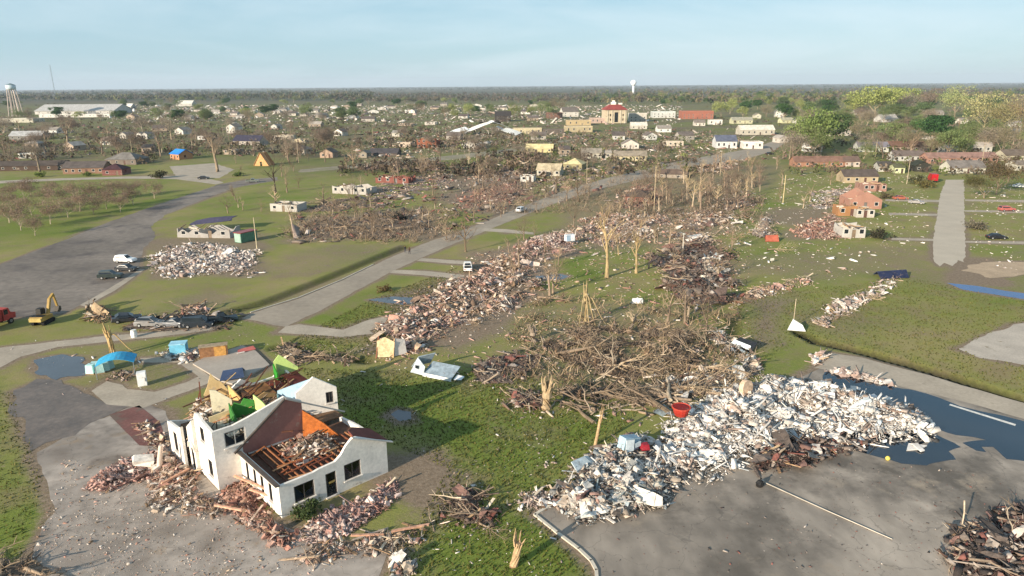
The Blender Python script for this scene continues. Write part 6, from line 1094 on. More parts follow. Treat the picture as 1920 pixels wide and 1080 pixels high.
# middle right
H(1182, 279, 31, 'white porch house with front gable before the thicket', 'e6dfd2', '8a7f76', 'front', 10, 2.8, -6, wins=2); H(1109, 297, 37, 'white long house with dark empty windows', 'e8e2cf', '8d8578', 'gable', 8, 2.8, -4, wins=4); H(1140, 296, 12, 'tiny white shed between two pale houses', 'ece6d6', 'a59c90', 'gable', 5, 2.6, -4, wins=1, door=False); H(1182, 302, 60, 'long beige house with low roof beside the street', 'd8cba6', '8f8474', 'gable', 8, 2.6, -4, wins=4)
H(1073, 318, 36, 'plain beige house with hipped cream roof', 'cdbf94', 'cbbd90', 'hip', 9, 2.5, -20, wins=1); H(1028, 330, 44, 'white house with torn pale roof, left of the beige hip house', 'e4dcc8', 'b8a98c', 'gable', 8, 2.7, -14, wins=3); H(988, 341, 25, 'white roofless stub left of the torn pale roof', 'e2ddd4', '8a7f76', 'open', 5, 2.6, -14, wins=1, ruin=.4); H(1011, 286, 50, 'low yellow beige house behind the pale shrub tangle', 'd8cc9a', 'cdbf90', 'gable', 8, 2.4, -8, wins=3)
H(1262, 274, 38, 'pale flat house at the left of the brown thicket', 'd6c8b4', '9a8c80', 'flat', 8, 2.8, -6, wins=3); H(1256, 334, 62, 'collapsed brown roof with white fascia by the thicket', 'cdbfae', '6b5a4e', 'hip', 9, 1.6, -18, wins=2, door=False, rise=1.8); H(1195, 380, 46, 'brick red wrecked house with a dark gaping roof', '9a6a5c', '4f443e', 'hip', 8, 1.9, -22, wins=2, rise=2.0)
H(1362, 278, 38, 'white shop with blue grey roof at the street bend', 'e9e8e6', '5d6272', 'gable', 12, 4.2, -4, wins=3); H(1412, 279, 36, 'white flat shop with a dark open bay at the street bend', 'ece4dc', 'b8b0a8', 'flat', 10, 4.0, -2, wins=2); H(1420, 253, 64, 'long pale cream hall behind the white shops', 'e0d8c6', 'cfc7b8', 'gable', 12, 3.8, 0, wins=5); H(1392, 232, 38, 'pale green cream house behind the shops', 'dcd9b4', '9a9684', 'gable', 10, 3.4, 0, wins=3)
H(1461, 220, 14, 'tall white church gable among the green trees', 'efece0', '8a857c', 'front', 16, 6.0, -14, wins=1, rise=5); H(1477, 231, 24, 'pale yellow gable cottage in front of the church gable', 'e6e3b8', 'a5a088', 'gable', 8, 3.0, 10, wins=2); H(1421, 222, 12, 'small cream house left of the church gable', 'e4dfc8', '8d8678', 'front', 8, 3.4, 0, wins=1, door=False); H(1573, 255, 44, 'long white house under bare trees, middle right', 'e8e0d2', 'a59a8c', 'gable', 9, 3.0, 0, wins=4)
H(1545, 313, 108, 'long brick ranch ruin with brown roof before the trees', 'b98a72', '7d6052', 'gable', 8, 2.4, -3, wins=6); H(1637, 285, 54, 'white gabled house with grey roof on a green lawn', 'e6e6dc', '77747c', 'gable', 9, 2.9, -8, wins=3); H(1704, 283, 66, 'low house with long brown roof right of the green lawn', 'cdb4a4', '6f5548', 'gable', 10, 2.5, -2, wins=4); H(1706, 302, 58, 'long white house with dark shutters above the pale green cottage', 'e4e2dc', '6b5f58', 'gable', 8, 2.6, -2, wins=5)
H(1784, 288, 26, 'plain white box house right of the dark green tree', 'efe6dc', 'b8aca0', 'gable', 7, 3.2, 4, wins=1); H(1805, 306, 130, 'very long pink brick terrace behind the red box truck', 'c99a88', '8d6f64', 'gable', 8, 2.6, 0, wins=8); H(1815, 325, 64, 'wide white garage with grey roof at the end of the short street', 'e8e4d2', '77706a', 'gable', 9, 2.4, 0, wins=4, rise=2.6); H(1597, 313, 28, 'white and brown cottage right of the brick ranch ruin', 'd6c6b8', '6d5a50', 'gable', 8, 2.6, -6, wins=2)
H(1660, 322, 25, 'small white shed house left of the pale green cottage', 'ece8de', '4d4a46', 'gable', 6, 2.5, -6, wins=2); H(1686, 325, 19, 'pale green cottage beside the dark garage', 'd8dcae', '5a5a44', 'gable', 6, 2.5, -6, wins=1); H(1730, 322, 28, 'dark green roofed garage left of the red box truck', '3f3f38', '35382c', 'front', 8, 2.6, -10, wins=1); H(1905, 302, 42, 'cream house with dark roof at the right edge', 'e4dac0', '6b5f54', 'gable', 9, 2.8, 4, wins=3)
H(1916, 320, 22, 'white cottage cut by the right edge', 'e9e4d4', '7a7066', 'gable', 7, 2.6, 4, wins=2); H(1668, 229, 32, 'white house with wide grey roof under the yellow green tree', 'e2dcd4', '9a9690', 'gable', 14, 3.0, 4, wins=3, rise=4.5); H(1707, 257, 24, 'white double gable cottage left of the dark green tree', 'ece7de', '8d857c', 'gable', 8, 3.0, -4, wins=2); H(1812, 263, 13, 'narrow white gable house right of the dark green tree', 'e9e6d6', '8a867c', 'front', 8, 3.4, 4, wins=1, door=False)
H(1906, 238, 20, 'far white house near the right edge', 'ece7dc', '9a928a', 'gable', 9, 3.0, 4, wins=2); H(1909, 257, 24, 'pale grey house below the far white one at the right edge', 'd6d0ca', '8a8580', 'gable', 9, 3.0, 4, wins=2); H(1762, 216, 15, 'tiny far white house left of the big tan tree', 'e6dfd4', '8d857c', 'gable', 9, 3, 0, wins=1, door=False); H(1808, 232, 14, 'pale house at the foot of the big tan tree', 'ece6d8', '8d857c', 'gable', 9, 3, 0, wins=1, door=False)
# ruins of the right foreground street
H(1614, 343, 62, 'beige house with dark roof behind the pink gable ruin', 'd8c2a0', '5a504a', 'gable', 8, 2.6, -3, wins=3); H(1640, 359, 42, 'roofless brick cottage behind the pink gable ruin', 'b98f80', '5d4a44', 'open', 8, 2.8, -4, wins=3, ruin=.35); H(1622, 392, 58, 'large pink brick gable end of a wrecked house', 'cf9c88', '5f4a44', 'front', 9, 2.9, -5, wins=2, rise=2.6, over=-1)
H(1588, 405, 34, 'orange walled room torn open below the pink gable', 'bd8a5e', '6b4a3c', 'open', 5, 3.0, -6, wins=1, ruin=.6, inner='b06a3c'); H(1622, 408, 32, 'white walled stub beside the orange room', 'dcd3c6', '6b5f54', 'open', 5, 2.8, -6, wins=2, ruin=.4); H(1600, 446, 42, 'white two windowed wall stub in the pink rubble', 'ded8ce', '8d6a5c', 'open', 6, 3.0, -4, wins=2, ruin=.3, inner='a06a5a')
# collapsed metal shed
cs = thing('metal_shed', 'collapsed silver metal shed with sheets folded over rubble', 'shed', G(905, 252), R(10)); k_ = mpx(905, 250)
for (dx, dy, wd, dp, z, rx, ry, rz, c) in ((-42, 3, 30, 9, 3.0, .2, -.25, 6, 'dfe2e2'), (-6, 2, 62, 8, 6.0, .1, -.32, 10, 'e6e6e2'), (33, 0, 26, 14, 7.5, .1, .35, 20, 'cfd3d6'), (48, -6, 30, 12, 2.6, .15, .3, -30, 'e9e6de'), (36, -3, 20, 10, 4.0, .5, .0, 70, 'b9bec2'), (18, 6, 40, 10, 8.5, -.2, .05, 5, '6d6762')):
    link('metal_sheet', PIECE['panel'][random.randrange(4)], cs, (dx * k_, dy * 2.0, z), (rx, ry, R(rz)), (wd * k_, dp, 5), hx(c))
b = MB()
for x in (-30, -10, 12, 30, 45): b.tube([(x * k_, 2, 0), (x * k_ + random.uniform(-2, 2), 3, random.uniform(3, 7))], .3, 6)
b.build('bent_frame', M_METAL, cs, hx('8a8580'))
# water towers, mast, warehouses
def legged_tower(px, py, label):
    o = thing('water_tower', label, 'water tower', G(px, py), R(30)); Ht = 38.0
    for i in range(6):
        a = i * math.pi / 3; b = MB(); b.tube([(9.0 * math.cos(a), 9.0 * math.sin(a), 0), (5.2 * math.cos(a), 5.2 * math.sin(a), Ht + .5)], .62, 8); b.build('leg', M_METAL, o, hx('b9aaa0'))
    for z, r_ in ((13, 7.7), (26, 6.4)): b = MB(); b.tube([(r_ * math.cos(i * math.pi / 3), r_ * math.sin(i * math.pi / 3), z) for i in range(7)], .22, 6); b.build('brace', M_METAL, o, hx('a59a92'))
    b = MB(); b.tube([(0, 0, 0), (0, 0, Ht)], .7, 8); b.build('riser_pipe', M_METAL, o, hx('b0a59c'))
    b = MB(); b.tube([(0, 0, Ht - 1.5), (0, 0, Ht), (0, 0, Ht + 5.5)], [3.0, 6.2, 6.2], 20); tk = b.build('tank', M_PLAIN, o, hx('c4d3da'), True); b = MB(); b.tube([(0, 0, Ht + 5.5), (0, 0, Ht + 7.6), (0, 0, Ht + 8.0)], [6.5, 1.2, .3], 20); b.build('tank_roof', M_PLAIN, tk, hx('6f8488'))
    return o
legged_tower(31, 218, 'tall six legged water tower at the far left')
wt = thing('water_tower', 'slim white pedestal water tower on the horizon right of centre', 'water tower', G(1187, 178)); hw = 54.0; k_ = 1.0
for nm, pts, rd, c in (('pedestal', [(0, 0, 0), (0, 0, 6), (0, 0, hw * .66)], [7, 4.2, 4.0], 'e6eaec'), ('tank', [(0, 0, hw * .62), (0, 0, hw * .72), (0, 0, hw * .86), (0, 0, hw * .95), (0, 0, hw)], [4.2, 9.5, 11.5, 8.0, 2.0], 'eef1f2')): b = MB(); b.tube(pts, rd, 18); b.build(nm, M_PLAIN, wt, hx(c), True)
rm = thing('radio_mast', 'thin tall radio mast on the left horizon', 'mast', G(104, 180)); b = MB(); HM = top_h(104, 180, 122, 99)
for q in range(3):
    a = q * 2.094; b.tube([(1.6 * math.cos(a), 1.6 * math.sin(a), 0), (1.6 * math.cos(a), 1.6 * math.sin(a), HM)], .55, 4)
for z in range(0, int(HM), 6): b.tube([(1.6 * math.cos(q * 2.094), 1.6 * math.sin(q * 2.094), z + q * 2) for q in range(4)], .3, 3)
b.build('lattice', M_PLAIN, rm, hx('9aa4aa'))
for q in range(3): a = q * 2.094 + .4; b = MB(); b.tube([(0, 0, HM * .9), (HM * .45 * math.cos(a), HM * .45 * math.sin(a), 0)], .12, 3); b.build('guy_wire', M_PLAIN, rm, hx('7d868c'))
H(140, 214, 145, 'very long grey metal roofed warehouse at the far left', 'd6d2cc', 'b4b1ac', 'gable', 60, 5, 2, wins=8, rise=9, cat='building', name='warehouse', over=1); H(140, 220, 130, 'low white loading shed in front of the long warehouse', 'e4e0d8', 'bdb9b2', 'flat', 14, 4, 2, wins=8, cat='building', name='warehouse'); H(25, 230, 74, 'low pale warehouse under the left water tower', 'd8d2c0', 'cfc9b8', 'flat', 22, 4.5, 2, wins=5, cat='building', name='warehouse')
H(345, 199, 30, 'far white long shed among trees left of centre', 'ece8de', 'd8d2c4', 'gable', 24, 5, 0, wins=3, cat='building'); H(236, 204, 20, 'far white roofed shed right of the long warehouse', 'efece4', 'e2ddd2', 'gable', 20, 4, 0, wins=2, cat='building'); H(943, 228, 30, 'dark far barn behind the collapsed metal shed', '4a4440', '3f3a38', 'gable', 20, 6, 0, wins=2, cat='building', name='barn')
rs = random.Random(42)
for i, (px, py) in enumerate(((245, 222), (290, 214), (372, 209), (352, 224), (404, 213), (425, 209), (438, 216), (452, 222), (470, 213), (486, 219), (520, 213), (530, 209), (548, 217), (568, 218), (590, 211), (602, 221), (626, 203), (633, 209), (650, 202), (668, 199), (700, 212), (716, 206), (733, 203), (770, 198), (772, 212), (790, 200), (815, 205), (832, 198), (838, 206), (855, 211), (880, 205), (893, 200), (912, 212), (942, 205), (965, 207), (1003, 200), (1015, 199), (985, 214), (1000, 226), (868, 222), (660, 222), (690, 228), (758, 236), (806, 234), (590, 238), (380, 262), (300, 246), (130, 282), (95, 250), (1500, 232), (1612, 215), (1740, 208), (1850, 214), (1880, 226), (1526, 285), (1470, 268), (1755, 262), (1845, 285), (1288, 262), (1246, 248), (1222, 262), (1060, 290), (1160, 262), (1010, 262), (850, 262), (880, 278), (560, 290), (430, 290), (275, 286), (60, 278))):
    wc = rs.choice(['e9e4da', 'ded6c8', 'efece6', 'cfc4b4', 'd8cfc4', 'c4b09c']); ru = rs.random() < .22 and py > 225
    H(px, py, max(7, (17 if py < 225 else 24) * rs.uniform(.7, 1.25)), None, wc, rs.choice(['8d857c', '6b625c', 'a59c92', '77706a', '5a524e']), 'open' if ru else rs.choice(['gable', 'front', 'gable', 'hip']), 9, rs.uniform(2.6, 3.4), rs.uniform(-20, 12), wins=2, door=False, ruin=.45 if ru else 0, desc='roofless pale cottage' if ru else 'small pale cottage')
# ================================================================== trees of the town
for i, (px, py) in enumerate(((18, 418), (40, 432), (66, 442), (95, 420), (128, 408), (60, 404), (22, 396), (150, 396), (176, 402), (200, 392), (226, 398), (250, 384), (112, 388), (80, 384), (48, 380), (172, 378), (205, 374), (236, 370), (262, 366), (140, 372), (290, 372), (100, 368), (58, 366), (24, 372))):
    tree('haze', i % 4, px, py, random.uniform(5.5, 7.5), 'young leafless orchard tree', '8a7464', 'a89a84', 'orchard trees on the left lawn', 1.1)
for px, py, ty, kind, k, c, d, sx in ((1525, 288, 196, 'spring', 0, '74844a', 'tall fresh green tree', .9), (1502, 282, 216, 'spring', 1, '7f8a54', 'tall fresh green tree', .9), (1545, 276, 214, 'ever', 0, '4c6138', 'dark green evergreen tree', 1), (1745, 282, 216, 'ever', 1, '3a5a30', 'dense dark green oak', 1.1), (1718, 262, 222, 'oak', 0, '617a48', 'fresh green tree', 1), (1762, 250, 218, 'ever', 2, '455f34', 'dark green evergreen tree', 1),
        (1640, 224, 160, 'spring', 2, '9aa25e', 'large yellow green spring tree', 1.2), (1672, 220, 163, 'spring', 3, '8f9858', 'large yellow green spring tree', 1.1), (1612, 222, 172, 'haze', 0, '8d9150', 'twiggy olive tree', 1.1), (1700, 222, 172, 'haze', 1, '857a6c', 'grey twiggy tree', 1), (1738, 215, 165, 'haze', 2, '8d7c6c', 'grey brown twiggy tree', 1), (1790, 220, 158, 'haze', 3, '9aa06a', 'tall pale olive tree', 1),
        (1842, 255, 172, 'haze', 0, 'a5a070', 'huge tan spring tree', 1.15), (1880, 262, 190, 'haze', 1, '948a60', 'tan twiggy tree', 1), (1905, 250, 185, 'haze', 2, '9a8468', 'brown twiggy tree', 1), (1868, 365, 290, 'haze', 3, '5f5138', 'dark brown leafing tree', 1), (1890, 340, 285, 'bare', 1, '6a5a40', 'dark brown leafing tree', 1), (1845, 372, 330, 'haze', 1, '54502f', 'low dark bushy tree', 1.2)):
    tree(kind, k % 4, px, py, top_h(px, py, ty), d, c, '9a8c70' if 'tan' in d or 'yellow' in d else '7d6d5c', 'big trees of the right side', sx)
rs = random.Random(9)
def scatter(n, x0, x1, y0, y1, kinds, hts, group, pw=1.0, avoid=()):
    k = 0
    while k < n:
        px, py = rs.uniform(x0, x1), y0 + (y1 - y0) * rs.random() ** pw
        if any(a <= px <= c and b <= py <= d for a, b, c, d in avoid): continue
        kind, c, d = rs.choice(kinds); k += 1
        tree(kind, rs.randrange(4), px, py, rs.uniform(*hts), d, c, rs.choice(['8d7a68', '7a6a5a', 'a3927c']), group, rs.uniform(.85, 1.15))
BR = [('bare', '7d6b5b', 'bare brown tree'), ('bare', '8f7f70', 'bare grey tree'), ('wreck', '8a7560', 'snapped bare tree'), ('haze', '7a6a5c', 'dark twiggy tree'), ('haze', '8f8272', 'pale twiggy tree')]
GR = [('spring', '6f7c4c', 'fresh green far tree'), ('ever', '3d5a2c', 'dark evergreen far tree'), ('haze', '857a62', 'brown twiggy far tree'), ('spring', '8c9258', 'yellow green far tree'), ('haze', '6f7a4a', 'olive twiggy far tree'), ('oak', '5a6c44', 'leafy green far tree')]
NOGO = [(118, 300, 245, 335), (305, 295, 440, 340), (845, 225, 1070, 256), (1060, 200, 1340, 250), (640, 295, 800, 330), (1340, 245, 1460, 300)]
scatter(105, 0, 640, 228, 304, BR, (8, 15), 'bare trees of the left town', 1.0, NOGO)
scatter(60, 640, 1240, 250, 330, BR, (5, 10), 'bare trees of the middle town', 1.0, NOGO)
scatter(60, 1200, 1425, 300, 400, [('wreck', '8d7a66', 'snapped bare thicket tree'), ('bare', '6a5a4e', 'bare brown thicket tree'), ('bare', '7d6c5c', 'grey brown thicket tree'), ('wreck', 'ac9878', 'pale stripped thicket tree')], (6, 11), 'broken trees of the brown thicket', .8)
scatter(120, 1440, 1920, 222, 300, BR + GR[2:3] + GR[4:5] + GR[:1], (9, 16), 'trees of the right town', 1.0, NOGO)
scatter(100, 0, 1000, 190, 232, GR + BR[:2], (11, 17), 'far trees of the left town', 1.0, NOGO + [(55, 190, 215, 222)])
scatter(110, 1000, 1920, 182, 225, GR + GR[2:5], (12, 19), 'far trees behind the shops', 1.0, [(1060, 200, 1345, 250)])
for i, (px, py, ty, c, d) in enumerate(((408, 322, 236, '94826c', 'tall twisted bare tree'), (663, 322, 244, '86745f', 'tall twisted bare tree'), (322, 262, 190, 'a0917a', 'tall pale bare tree'), (268, 250, 196, '8d8270', 'tall pale bare tree'), (128, 276, 214, '8d7d6a', 'tall brown bare tree'), (222, 292, 236, '857462', 'tall brown bare tree'), (540, 300, 240, '7d6d5c', 'tall brown bare tree'), (590, 292, 236, '8a7a68', 'tall brown bare tree'), (748, 336, 282, '77685a', 'tall brown bare tree'), (812, 366, 300, '84725f', 'tall brown bare tree'), (905, 352, 290, '8a7763', 'tall brown bare tree'), (20, 318, 250, '7a6c5c', 'tall brown bare tree'), (75, 322, 262, '857766', 'tall brown bare tree'), (790, 332, 276, '7d6d5d', 'tall brown bare tree'), (560, 352, 312, '75664f', 'tall brown bare tree'))):
    tree('bare' if i % 4 else 'wreck', i % 4, px, py, top_h(px, py, ty), d, c, c, 'tall bare trees of the town')
# snapped pale trees standing in the wreckage, and whole trees lying on the ground
WK = [('wreck', 'a8957a', 'pale snapped tree'), ('wreck', '8f7d68', 'grey snapped tree'), ('bare', '8a7862', 'thin stripped tree'), ('bare', '6f6050', 'dark stripped tree')]
for n_, x0, x1, y0, y1 in ((12, 540, 850, 392, 450), (14, 860, 1060, 330, 420), (10, 940, 1110, 440, 560), (14, 1060, 1260, 380, 470), (12, 1210, 1390, 420, 560), (10, 1380, 1560, 300, 400), (10, 380, 720, 262, 330), (6, 640, 860, 318, 372), (6, 1240, 1420, 590, 690), (16, 400, 700, 300, 400), (14, 700, 1000, 300, 345), (10, 1000, 1200, 330, 380)):
    scatter(n_, x0, x1, y0, y1, WK, (4.0, 9.5), 'snapped trees in the wreckage')
for i, (px, py, H_, yw) in enumerate(((1045, 668, 11, 100), (1120, 690, 13, 75), (1215, 668, 12, 130), (1290, 690, 10, 60), (1330, 655, 9, 200), (1085, 640, 10, 20), (1180, 625, 11, 160), (1250, 735, 12, 85), (1090, 748, 13, 95), (1010, 560, 8, 60), (1300, 560, 9, 110), (1250, 500, 8, 30), (1120, 450, 8, 80), (930, 560, 8, 140), (880, 600, 7, 20), (620, 430, 10, 90), (720, 432, 10, 60), (800, 425, 9, 120), (690, 395, 8, 10), (1440, 470, 8, 70), (1400, 340, 9, 20), (1600, 560, 6, 60), (1570, 596, 6, 120), (900, 985, 5, 40), (560, 672, 6, 80), (955, 385, 9, 70), (1180, 430, 9, 130), (50, 1070, 6, 60), (1340, 400, 9, 45), (1270, 420, 9, 80))):
    o = tree('bare' if i % 3 else 'wreck', i % 4, px, py, H_, 'uprooted tree lying', random.choice(['9a8872', '83725f', 'ab977c']), '8d7a66', 'uprooted trees', .8, 'fallen_tree', R(84)); o.rotation_euler[2] = R(yw)
    rb = MB(); rs2 = random.Random(i)
    for q in range(9): a = q * .7; rb.tube([(0, 0, 0), (math.cos(a) * .5, math.sin(a) * .5, -.2), (math.cos(a) * rs2.uniform(.8, 1.3), math.sin(a) * rs2.uniform(.8, 1.3), -.1 + rs2.uniform(-.2, .3))], [.16, .1, .03], 5)
    rb.build('roots', M_BARK, o, hx('6f5a48'))
o = tree('bare', 2, 200, 1000, 8.5, 'leafless tree outside the lower left corner', '7d6b5b'); o.location = (-46, 32, 0)
for px, py, ty in ((250, 300, 262), (560, 305, 268), (880, 300, 262), (1100, 345, 300), (1350, 330, 288), (1480, 300, 262), (1640, 300, 262), (1840, 310, 268), (700, 268, 240), (420, 262, 232)): auto(pole(px, py, ty, '', 'a8987e', .14, True), 'wooden utility pole', px, py)
for px, py, r_, c, d in ((300, 334, 3.4, '4a4a30', 'dark round bush'), (165, 330, 2.0, '6a7a3a', 'green garden bush'), (75, 332, 2.4, '74823c', 'green garden bush'), (722, 546, 1.3, '6a5a3a', 'small brown bush'), (1000, 300, 5.0, '7a6a5a', 'grey shrub tangle'), (985, 305, 5.0, '8a7868', 'grey shrub tangle'), (965, 318, 4.0, '8d7a66', 'grey shrub tangle'), (446, 330, 2.2, '5a6a34', 'green lawn bush'), (1722, 345, 3.0, '4a4a2e', 'dark hedge bush'), (1735, 352, 3.0, '6a6238', 'dark hedge bush'), (1825, 345, 3.2, '5a5a34', 'dark hedge bush'), (1650, 446, 2.4, '3c3a2a', 'dark leaning bush'), (748, 412, 2.2, '3a3830', 'dark upturned bush'), (1830, 430, 2.5, '6a6454', 'grey twiggy bush'), (1660, 372, 2.2, '5a523a', 'dark hedge bush')): bush(px, py, r_, c, d)
# ================================================================== uncountable stuff: far wood, brush, litter, grass
def swarm_pts(n, x0, x1, y0, y1, pw=1.0):
    out = np.zeros((n, 2)); u = rng.random(n); X = x0 + (x1 - x0) * rng.random(n); Y = y0 + (y1 - y0) * u ** pw
    for i in range(n): g = G(X[i], Y[i]); out[i] = (g.x, g.y)
    return out, X, Y
def lumps(name, label, cat, P, hgt, wid, cols, base=0.0, nl=26):
    """far crowns: each a loose ball of leaf faces"""
    n = len(P); k = nl; hh_ = rng.uniform(*hgt, n); ww = hh_ * rng.uniform(*wid, n)
    d = rng.normal(size=(n, k, 3)); d /= np.linalg.norm(d, axis=2, keepdims=True); d *= (rng.random((n, k, 1)) ** .4)
    C = np.stack([P[:, None, 0] + d[..., 0] * ww[:, None] * .5, P[:, None, 1] + d[..., 1] * ww[:, None] * .5, hh_[:, None] * (.58 + .40 * d[..., 2])], 2).reshape(-1, 3)
    m = len(C); s = np.repeat(hh_, k) * rng.uniform(.10, .24, m); Rm = orient(m, 1.2); Q = np.array([(-1, -.7, 0), (1, -.6, .2), (.8, .8, -.1), (-.9, .7, .15)]) * .7
    V = (np.einsum('nij,nkj->nki', Rm, Q[None] * s[:, None, None]) + C[:, None, :]).reshape(-1, 3); V[:, 2] = np.maximum(V[:, 2], .05)
    cl = np.repeat(np.array(cols)[rng.integers(0, len(cols), n)] * rng.uniform(.45, .85, n)[:, None], k * 4, axis=0)
    o = link(name, newmesh(name, V, np.arange(m * 4).reshape(-1, 4), mat('far_foliage', src='attr', n1=(.05, .2), translucent=.15), cols=cl)); tag(o, label, cat, kind='stuff'); return o
WC = [hx(c) for c in '5d6a48 6b6f52 4a5a3c 7d7460 857a68 5a6348 6f6a58 8a8a5a'.split()]
P, _, _ = swarm_pts(1300, -60, 700, 173, 190, 1.0); lumps('woodland', 'dark green grey wood along the left horizon', 'wood', P, (13, 20), (.8, 1.3), WC)
P, _, _ = swarm_pts(900, 640, 1120, 176, 192, 1.0); lumps('woodland', 'thin grey brown wood along the middle horizon', 'wood', P, (7, 12), (.8, 1.3), [hx(c) for c in '7d7264 6b6656 867a6a 6a7050'.split()])
P, _, _ = swarm_pts(1300, 1090, 1990, 168, 196, 1.0); lumps('woodland', 'mixed green and tan wood along the right horizon', 'wood', P, (10, 16), (.8, 1.3), [hx(c) for c in '6b7a44 7d8450 8a7c68 4f6338 93885f 7a6e60'.split()])
FP = np.column_stack([rng.uniform(-7500, 9000, 3000), rng.uniform(4500, 14000, 3000)]); lumps('woodland', 'very distant flat tree line closing the horizon', 'wood', FP, (16, 26), (2.5, 5.0), [hx(c) for c in '56604c 4c5644 626450'.split()], nl=12)
BC = [hx(c) for c in '6f6052 7f6f5f 8d7d6c 5f5346 74644f 6d7048'.split()]
P1, X_, Y_ = swarm_pts(2300, -60, 1000, 196, 335, 1.0); ok = ~(((X_ > 300) & (X_ < 440) & (Y_ > 295)) | ((X_ > 118) & (X_ < 250) & (Y_ > 296)) | ((X_ > 420) & (X_ < 640) & (Y_ > 296)) | ((X_ < 420) & (Y_ > 312)) | ((X_ > 640) & (X_ < 900) & (Y_ > 284) & (Y_ < 306)))
lumps('brushwood', 'grey brown brush and broken twigs filling the left half of the town', 'brush', P1[ok], (2.0, 5.0), (1.0, 1.8), BC, nl=20)
P1, X_, Y_ = swarm_pts(1200, 1000, 1960, 196, 330, 1.0); ok = ~(((X_ > 1330) & (X_ < 1480) & (Y_ > 240)) | ((X_ > 1040) & (X_ < 1320) & (Y_ < 252)))
lumps('brushwood', 'olive brown brush between the houses of the right half of the town', 'brush', P1[ok], (1.8, 4.5), (1.0, 1.8), BC + [hx('6b7440'), hx('7f8450')], nl=20)
def twigs(name, label, P, hgt, n_each, colr):
    C = np.repeat(P, n_each, axis=0); n = len(C); ln = rng.uniform(*hgt, n); yaw = rng.uniform(0, 6.283, n); el = rng.uniform(.05, 1.25, n)
    D = np.column_stack([ln, np.full(n, .05) * (1 + ln * .25), np.full(n, .05)]); Rm = np.zeros((n, 3, 3)); ce, se, cy, sy = np.cos(el), np.sin(el), np.cos(yaw), np.sin(yaw)
    Rm[:, 0, 0] = ce * cy; Rm[:, 1, 0] = ce * sy; Rm[:, 2, 0] = se; Rm[:, 0, 1] = -sy; Rm[:, 1, 1] = cy; Rm[:, 0, 2] = -se * cy; Rm[:, 1, 2] = -se * sy; Rm[:, 2, 2] = ce
    off = np.column_stack([rng.normal(0, .8, n), rng.normal(0, .8, n)]); CC = np.column_stack([C + off, se * ln * .5]) + np.column_stack([ce * cy * ln * .5, ce * sy * ln * .5, np.zeros(n)])
    o = link(name, box_swarm(name, CC, D, Rm, np.array(colr)[rng.integers(0, len(colr), n)] * rng.uniform(.7, 1.2, n)[:, None], M_ATT)); tag(o, label, 'twigs', kind='stuff')
P1, _, _ = swarm_pts(300, 1195, 1430, 300, 410); twigs('twigs', 'dense upright brown twigs between the thicket trees', P1, (.6, 2.6), 14, [hx(c) for c in '6f5f50 8a7866 9d8a72 5d4e42'.split()])
P1, _, _ = swarm_pts(260, 900, 1200, 300, 400); twigs('twigs', 'loose grey twigs over the rubble lots in the middle', P1, (.8, 3.0), 12, [hx(c) for c in '7d6c5c 8f7e6c 9d8a72'.split()])
P1, _, _ = swarm_pts(220, 540, 860, 395, 455); twigs('twigs', 'brown twigs over the timber bank left of the street', P1, (.6, 2.2), 12, [hx(c) for c in '7d6c5c 8f7e6c a08a70'.split()])
P1, _, _ = swarm_pts(200, 960, 1380, 560, 740); twigs('twigs', 'thin brown twigs sticking out around the central tangle', P1, (.4, 1.8), 12, [hx(c) for c in '7d6c5c 9a8468 b09a7c 6a5848'.split()])
def litter(name, label, polys, n, size, pal, flat=.35, long_=3.0):
    C = []
    for poly, share in polys:
        pl = wpoly(poly); a = np.array(pl); m = int(n * share); out = np.zeros((0, 2))
        while len(out) < m:
            Q = rng.uniform(a.min(0), a.max(0), (m * 3, 2)); Q = Q[inpoly(Q, pl)]; Q = Q[vnoise(Q, 5, 4) * .6 + vnoise(Q, 1.7, 9) * .4 > rng.random(len(Q)) * .95 + .05]; out = np.concatenate([out, Q])
        C.append(out[:m])
    C = np.concatenate(C)
    for sp in ROADW: C = C[~inpoly(C, sp)]
    n = len(C); s = rng.uniform(*size, n) ** 1.0 * np.clip(rng.pareto(2.5, n) * .6 + .5, .5, 2.6); D = np.column_stack([s * rng.uniform(.8, long_, n), s * rng.uniform(.3, .8, n), s * rng.uniform(.06, .35, n)])
    cl = np.array(PAL[pal])[rng.integers(0, len(PAL[pal]), n)] * rng.uniform(.7, 1.15, n)[:, None]
    o = link(name, box_swarm(name, np.column_stack([C, D[:, 2] * .4 + .02 + ground_z(C)]), D, orient(n, flat), cl, M_ATT, .3)); tag(o, label, 'litter', kind='stuff')
litter('litter', 'scattered scraps around the central wreckage', [([(680, 690), (720, 580), (880, 480), (1080, 420), (1180, 380), (1420, 330), (1400, 560), (1420, 700), (1200, 800), (960, 780), (840, 690)], 1.0)], 8000, (.10, .36), 'pink')
litter('litter', 'pale scraps dotted over the lower lawns', [([(740, 1080), (830, 900), (980, 780), (1200, 770), (1080, 900), (1000, 960), (1110, 1080)], .5), ([(560, 690), (700, 680), (980, 700), (960, 770), (800, 850), (660, 790)], .12), ([(470, 620), (700, 640), (700, 690), (520, 680)], .1), ([(0, 640), (480, 600), (480, 640), (300, 760), (100, 760)], .28)], 800, (.06, .17), 'pale')
litter('litter', 'small stones and brick bits on the mud washed lot', [([(120, 860), (300, 900), (430, 960), (600, 1030), (720, 1040), (600, 1080), (40, 1080)], 1.0)], 2400, (.04, .13), 'pink', .5, 1.8)
litter('litter', 'small scraps on the grey parking lot', [([(1020, 970), (1280, 920), (1560, 860), (1800, 880), (1920, 900), (1920, 1080), (1130, 1080)], 1.0)], 1100, (.04, .11), 'dark', .4, 2.0)
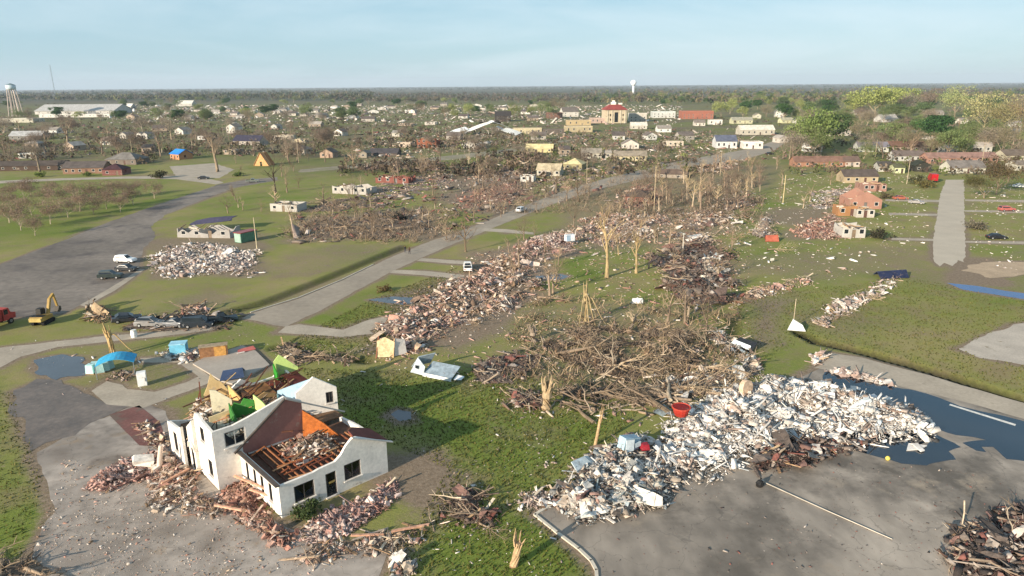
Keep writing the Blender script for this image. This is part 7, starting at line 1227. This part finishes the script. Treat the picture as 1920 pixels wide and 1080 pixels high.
litter('litter', 'debris scattered through the ruined town blocks', [([(0, 300), (640, 290), (980, 285), (1300, 300), (1480, 300), (1500, 245), (900, 232), (0, 235)], .75), ([(540, 460), (560, 395), (850, 320), (1060, 300), (1200, 330), (1000, 400), (840, 440)], .25)], 12000, (.35, 1.1), 'dark', .5)
litter('litter', 'pinkish rubble scattered through the blocks before the shops', [([(640, 300), (700, 250), (860, 236), (1060, 250), (1260, 246), (1420, 260), (1400, 300), (1200, 330), (1000, 345), (860, 340)], 1.0)], 7000, (.3, 1.0), 'pink', .5)
litter('litter', 'litter over the right hand gardens', [([(1380, 560), (1380, 440), (1480, 320), (1740, 330), (1740, 470), (1500, 560)], .8), ([(1820, 340), (1920, 340), (1920, 520), (1820, 480)], .2)], 2200, (.12, .4), 'pale')
litter('litter', 'far pale scraps and roofs scraps of the distant town', [([(200, 232), (1000, 232), (1280, 235), (1280, 198), (200, 198)], 1.0)], 5500, (.9, 2.4), 'pale', .5)
def grass():
    polys = [[(560, 690), (960, 700), (1200, 770), (1080, 900), (1000, 960), (1110, 1085), (720, 1085), (840, 880), (660, 800)], [(-60, 720), (40, 740), (80, 900), (30, 1085), (-60, 1085)], [(520, 650), (700, 560), (860, 500), (800, 560), (690, 680)], [(1380, 720), (1380, 560), (1700, 520), (1920, 560), (1920, 740), (1700, 680), (1500, 640)]]
    C = []
    for poly, m in zip(polys, (12000, 2500, 5000, 7000)):
        pl = wpoly(poly); a = np.array(pl); Q = rng.uniform(a.min(0), a.max(0), (m * 3, 2)); Q = Q[inpoly(Q, pl)]; C.append(Q[:m])
    C = np.concatenate(C)
    for sp in SHEETW: C = C[~inpoly(C, sp)]
    n = len(C); ln = rng.uniform(.10, .26, n); yaw = rng.uniform(0, 6.283, n); w_ = rng.uniform(.05, .13, n); lean = rng.normal(0, .09, (n, 2)); zg = ground_z(C)
    d = np.column_stack([np.cos(yaw), np.sin(yaw)]) * w_[:, None]
    V = np.stack([np.column_stack([C - d, zg]), np.column_stack([C + d, zg]), np.column_stack([C + lean, zg + ln])], 1).reshape(-1, 3)
    cl = np.repeat(np.array([hx(c) for c in '76803a 8a8c42 6a7430 949048 a09558'.split()])[rng.integers(0, 5, n)] * rng.uniform(.30, .55, n)[:, None], 3, axis=0)
    tag(link('grass', newmesh('grass', V, np.arange(n * 3).reshape(-1, 3), mat('grass_blades', src='attr', n1=(.3, .2), translucent=.2), cols=cl)), 'uneven grass tufts on the near lawns', 'grass', kind='stuff')
grass()
# ================================================================== haze
b = MB(); b.b2(-16000, 16000, -900, 21000, -3, 235); hz = tag(b.build('haze', None), 'thin pale blue haze over the whole town', 'haze', kind='stuff'); hz.data.materials.clear()
hm = bpy.data.materials.new('haze'); hm.use_nodes = True; t = hm.node_tree; t.nodes.clear(); pv = t.nodes.new('ShaderNodeVolumePrincipled'); pv.inputs['Color'].default_value = (.74, .86, 1.0, 1); pv.inputs['Density'].default_value = 0.00006; pv.inputs['Anisotropy'].default_value = 0.0
t.links.new(pv.outputs[0], t.nodes.new('ShaderNodeOutputMaterial').inputs['Volume']); hz.data.materials.append(hm)
finish_labels()
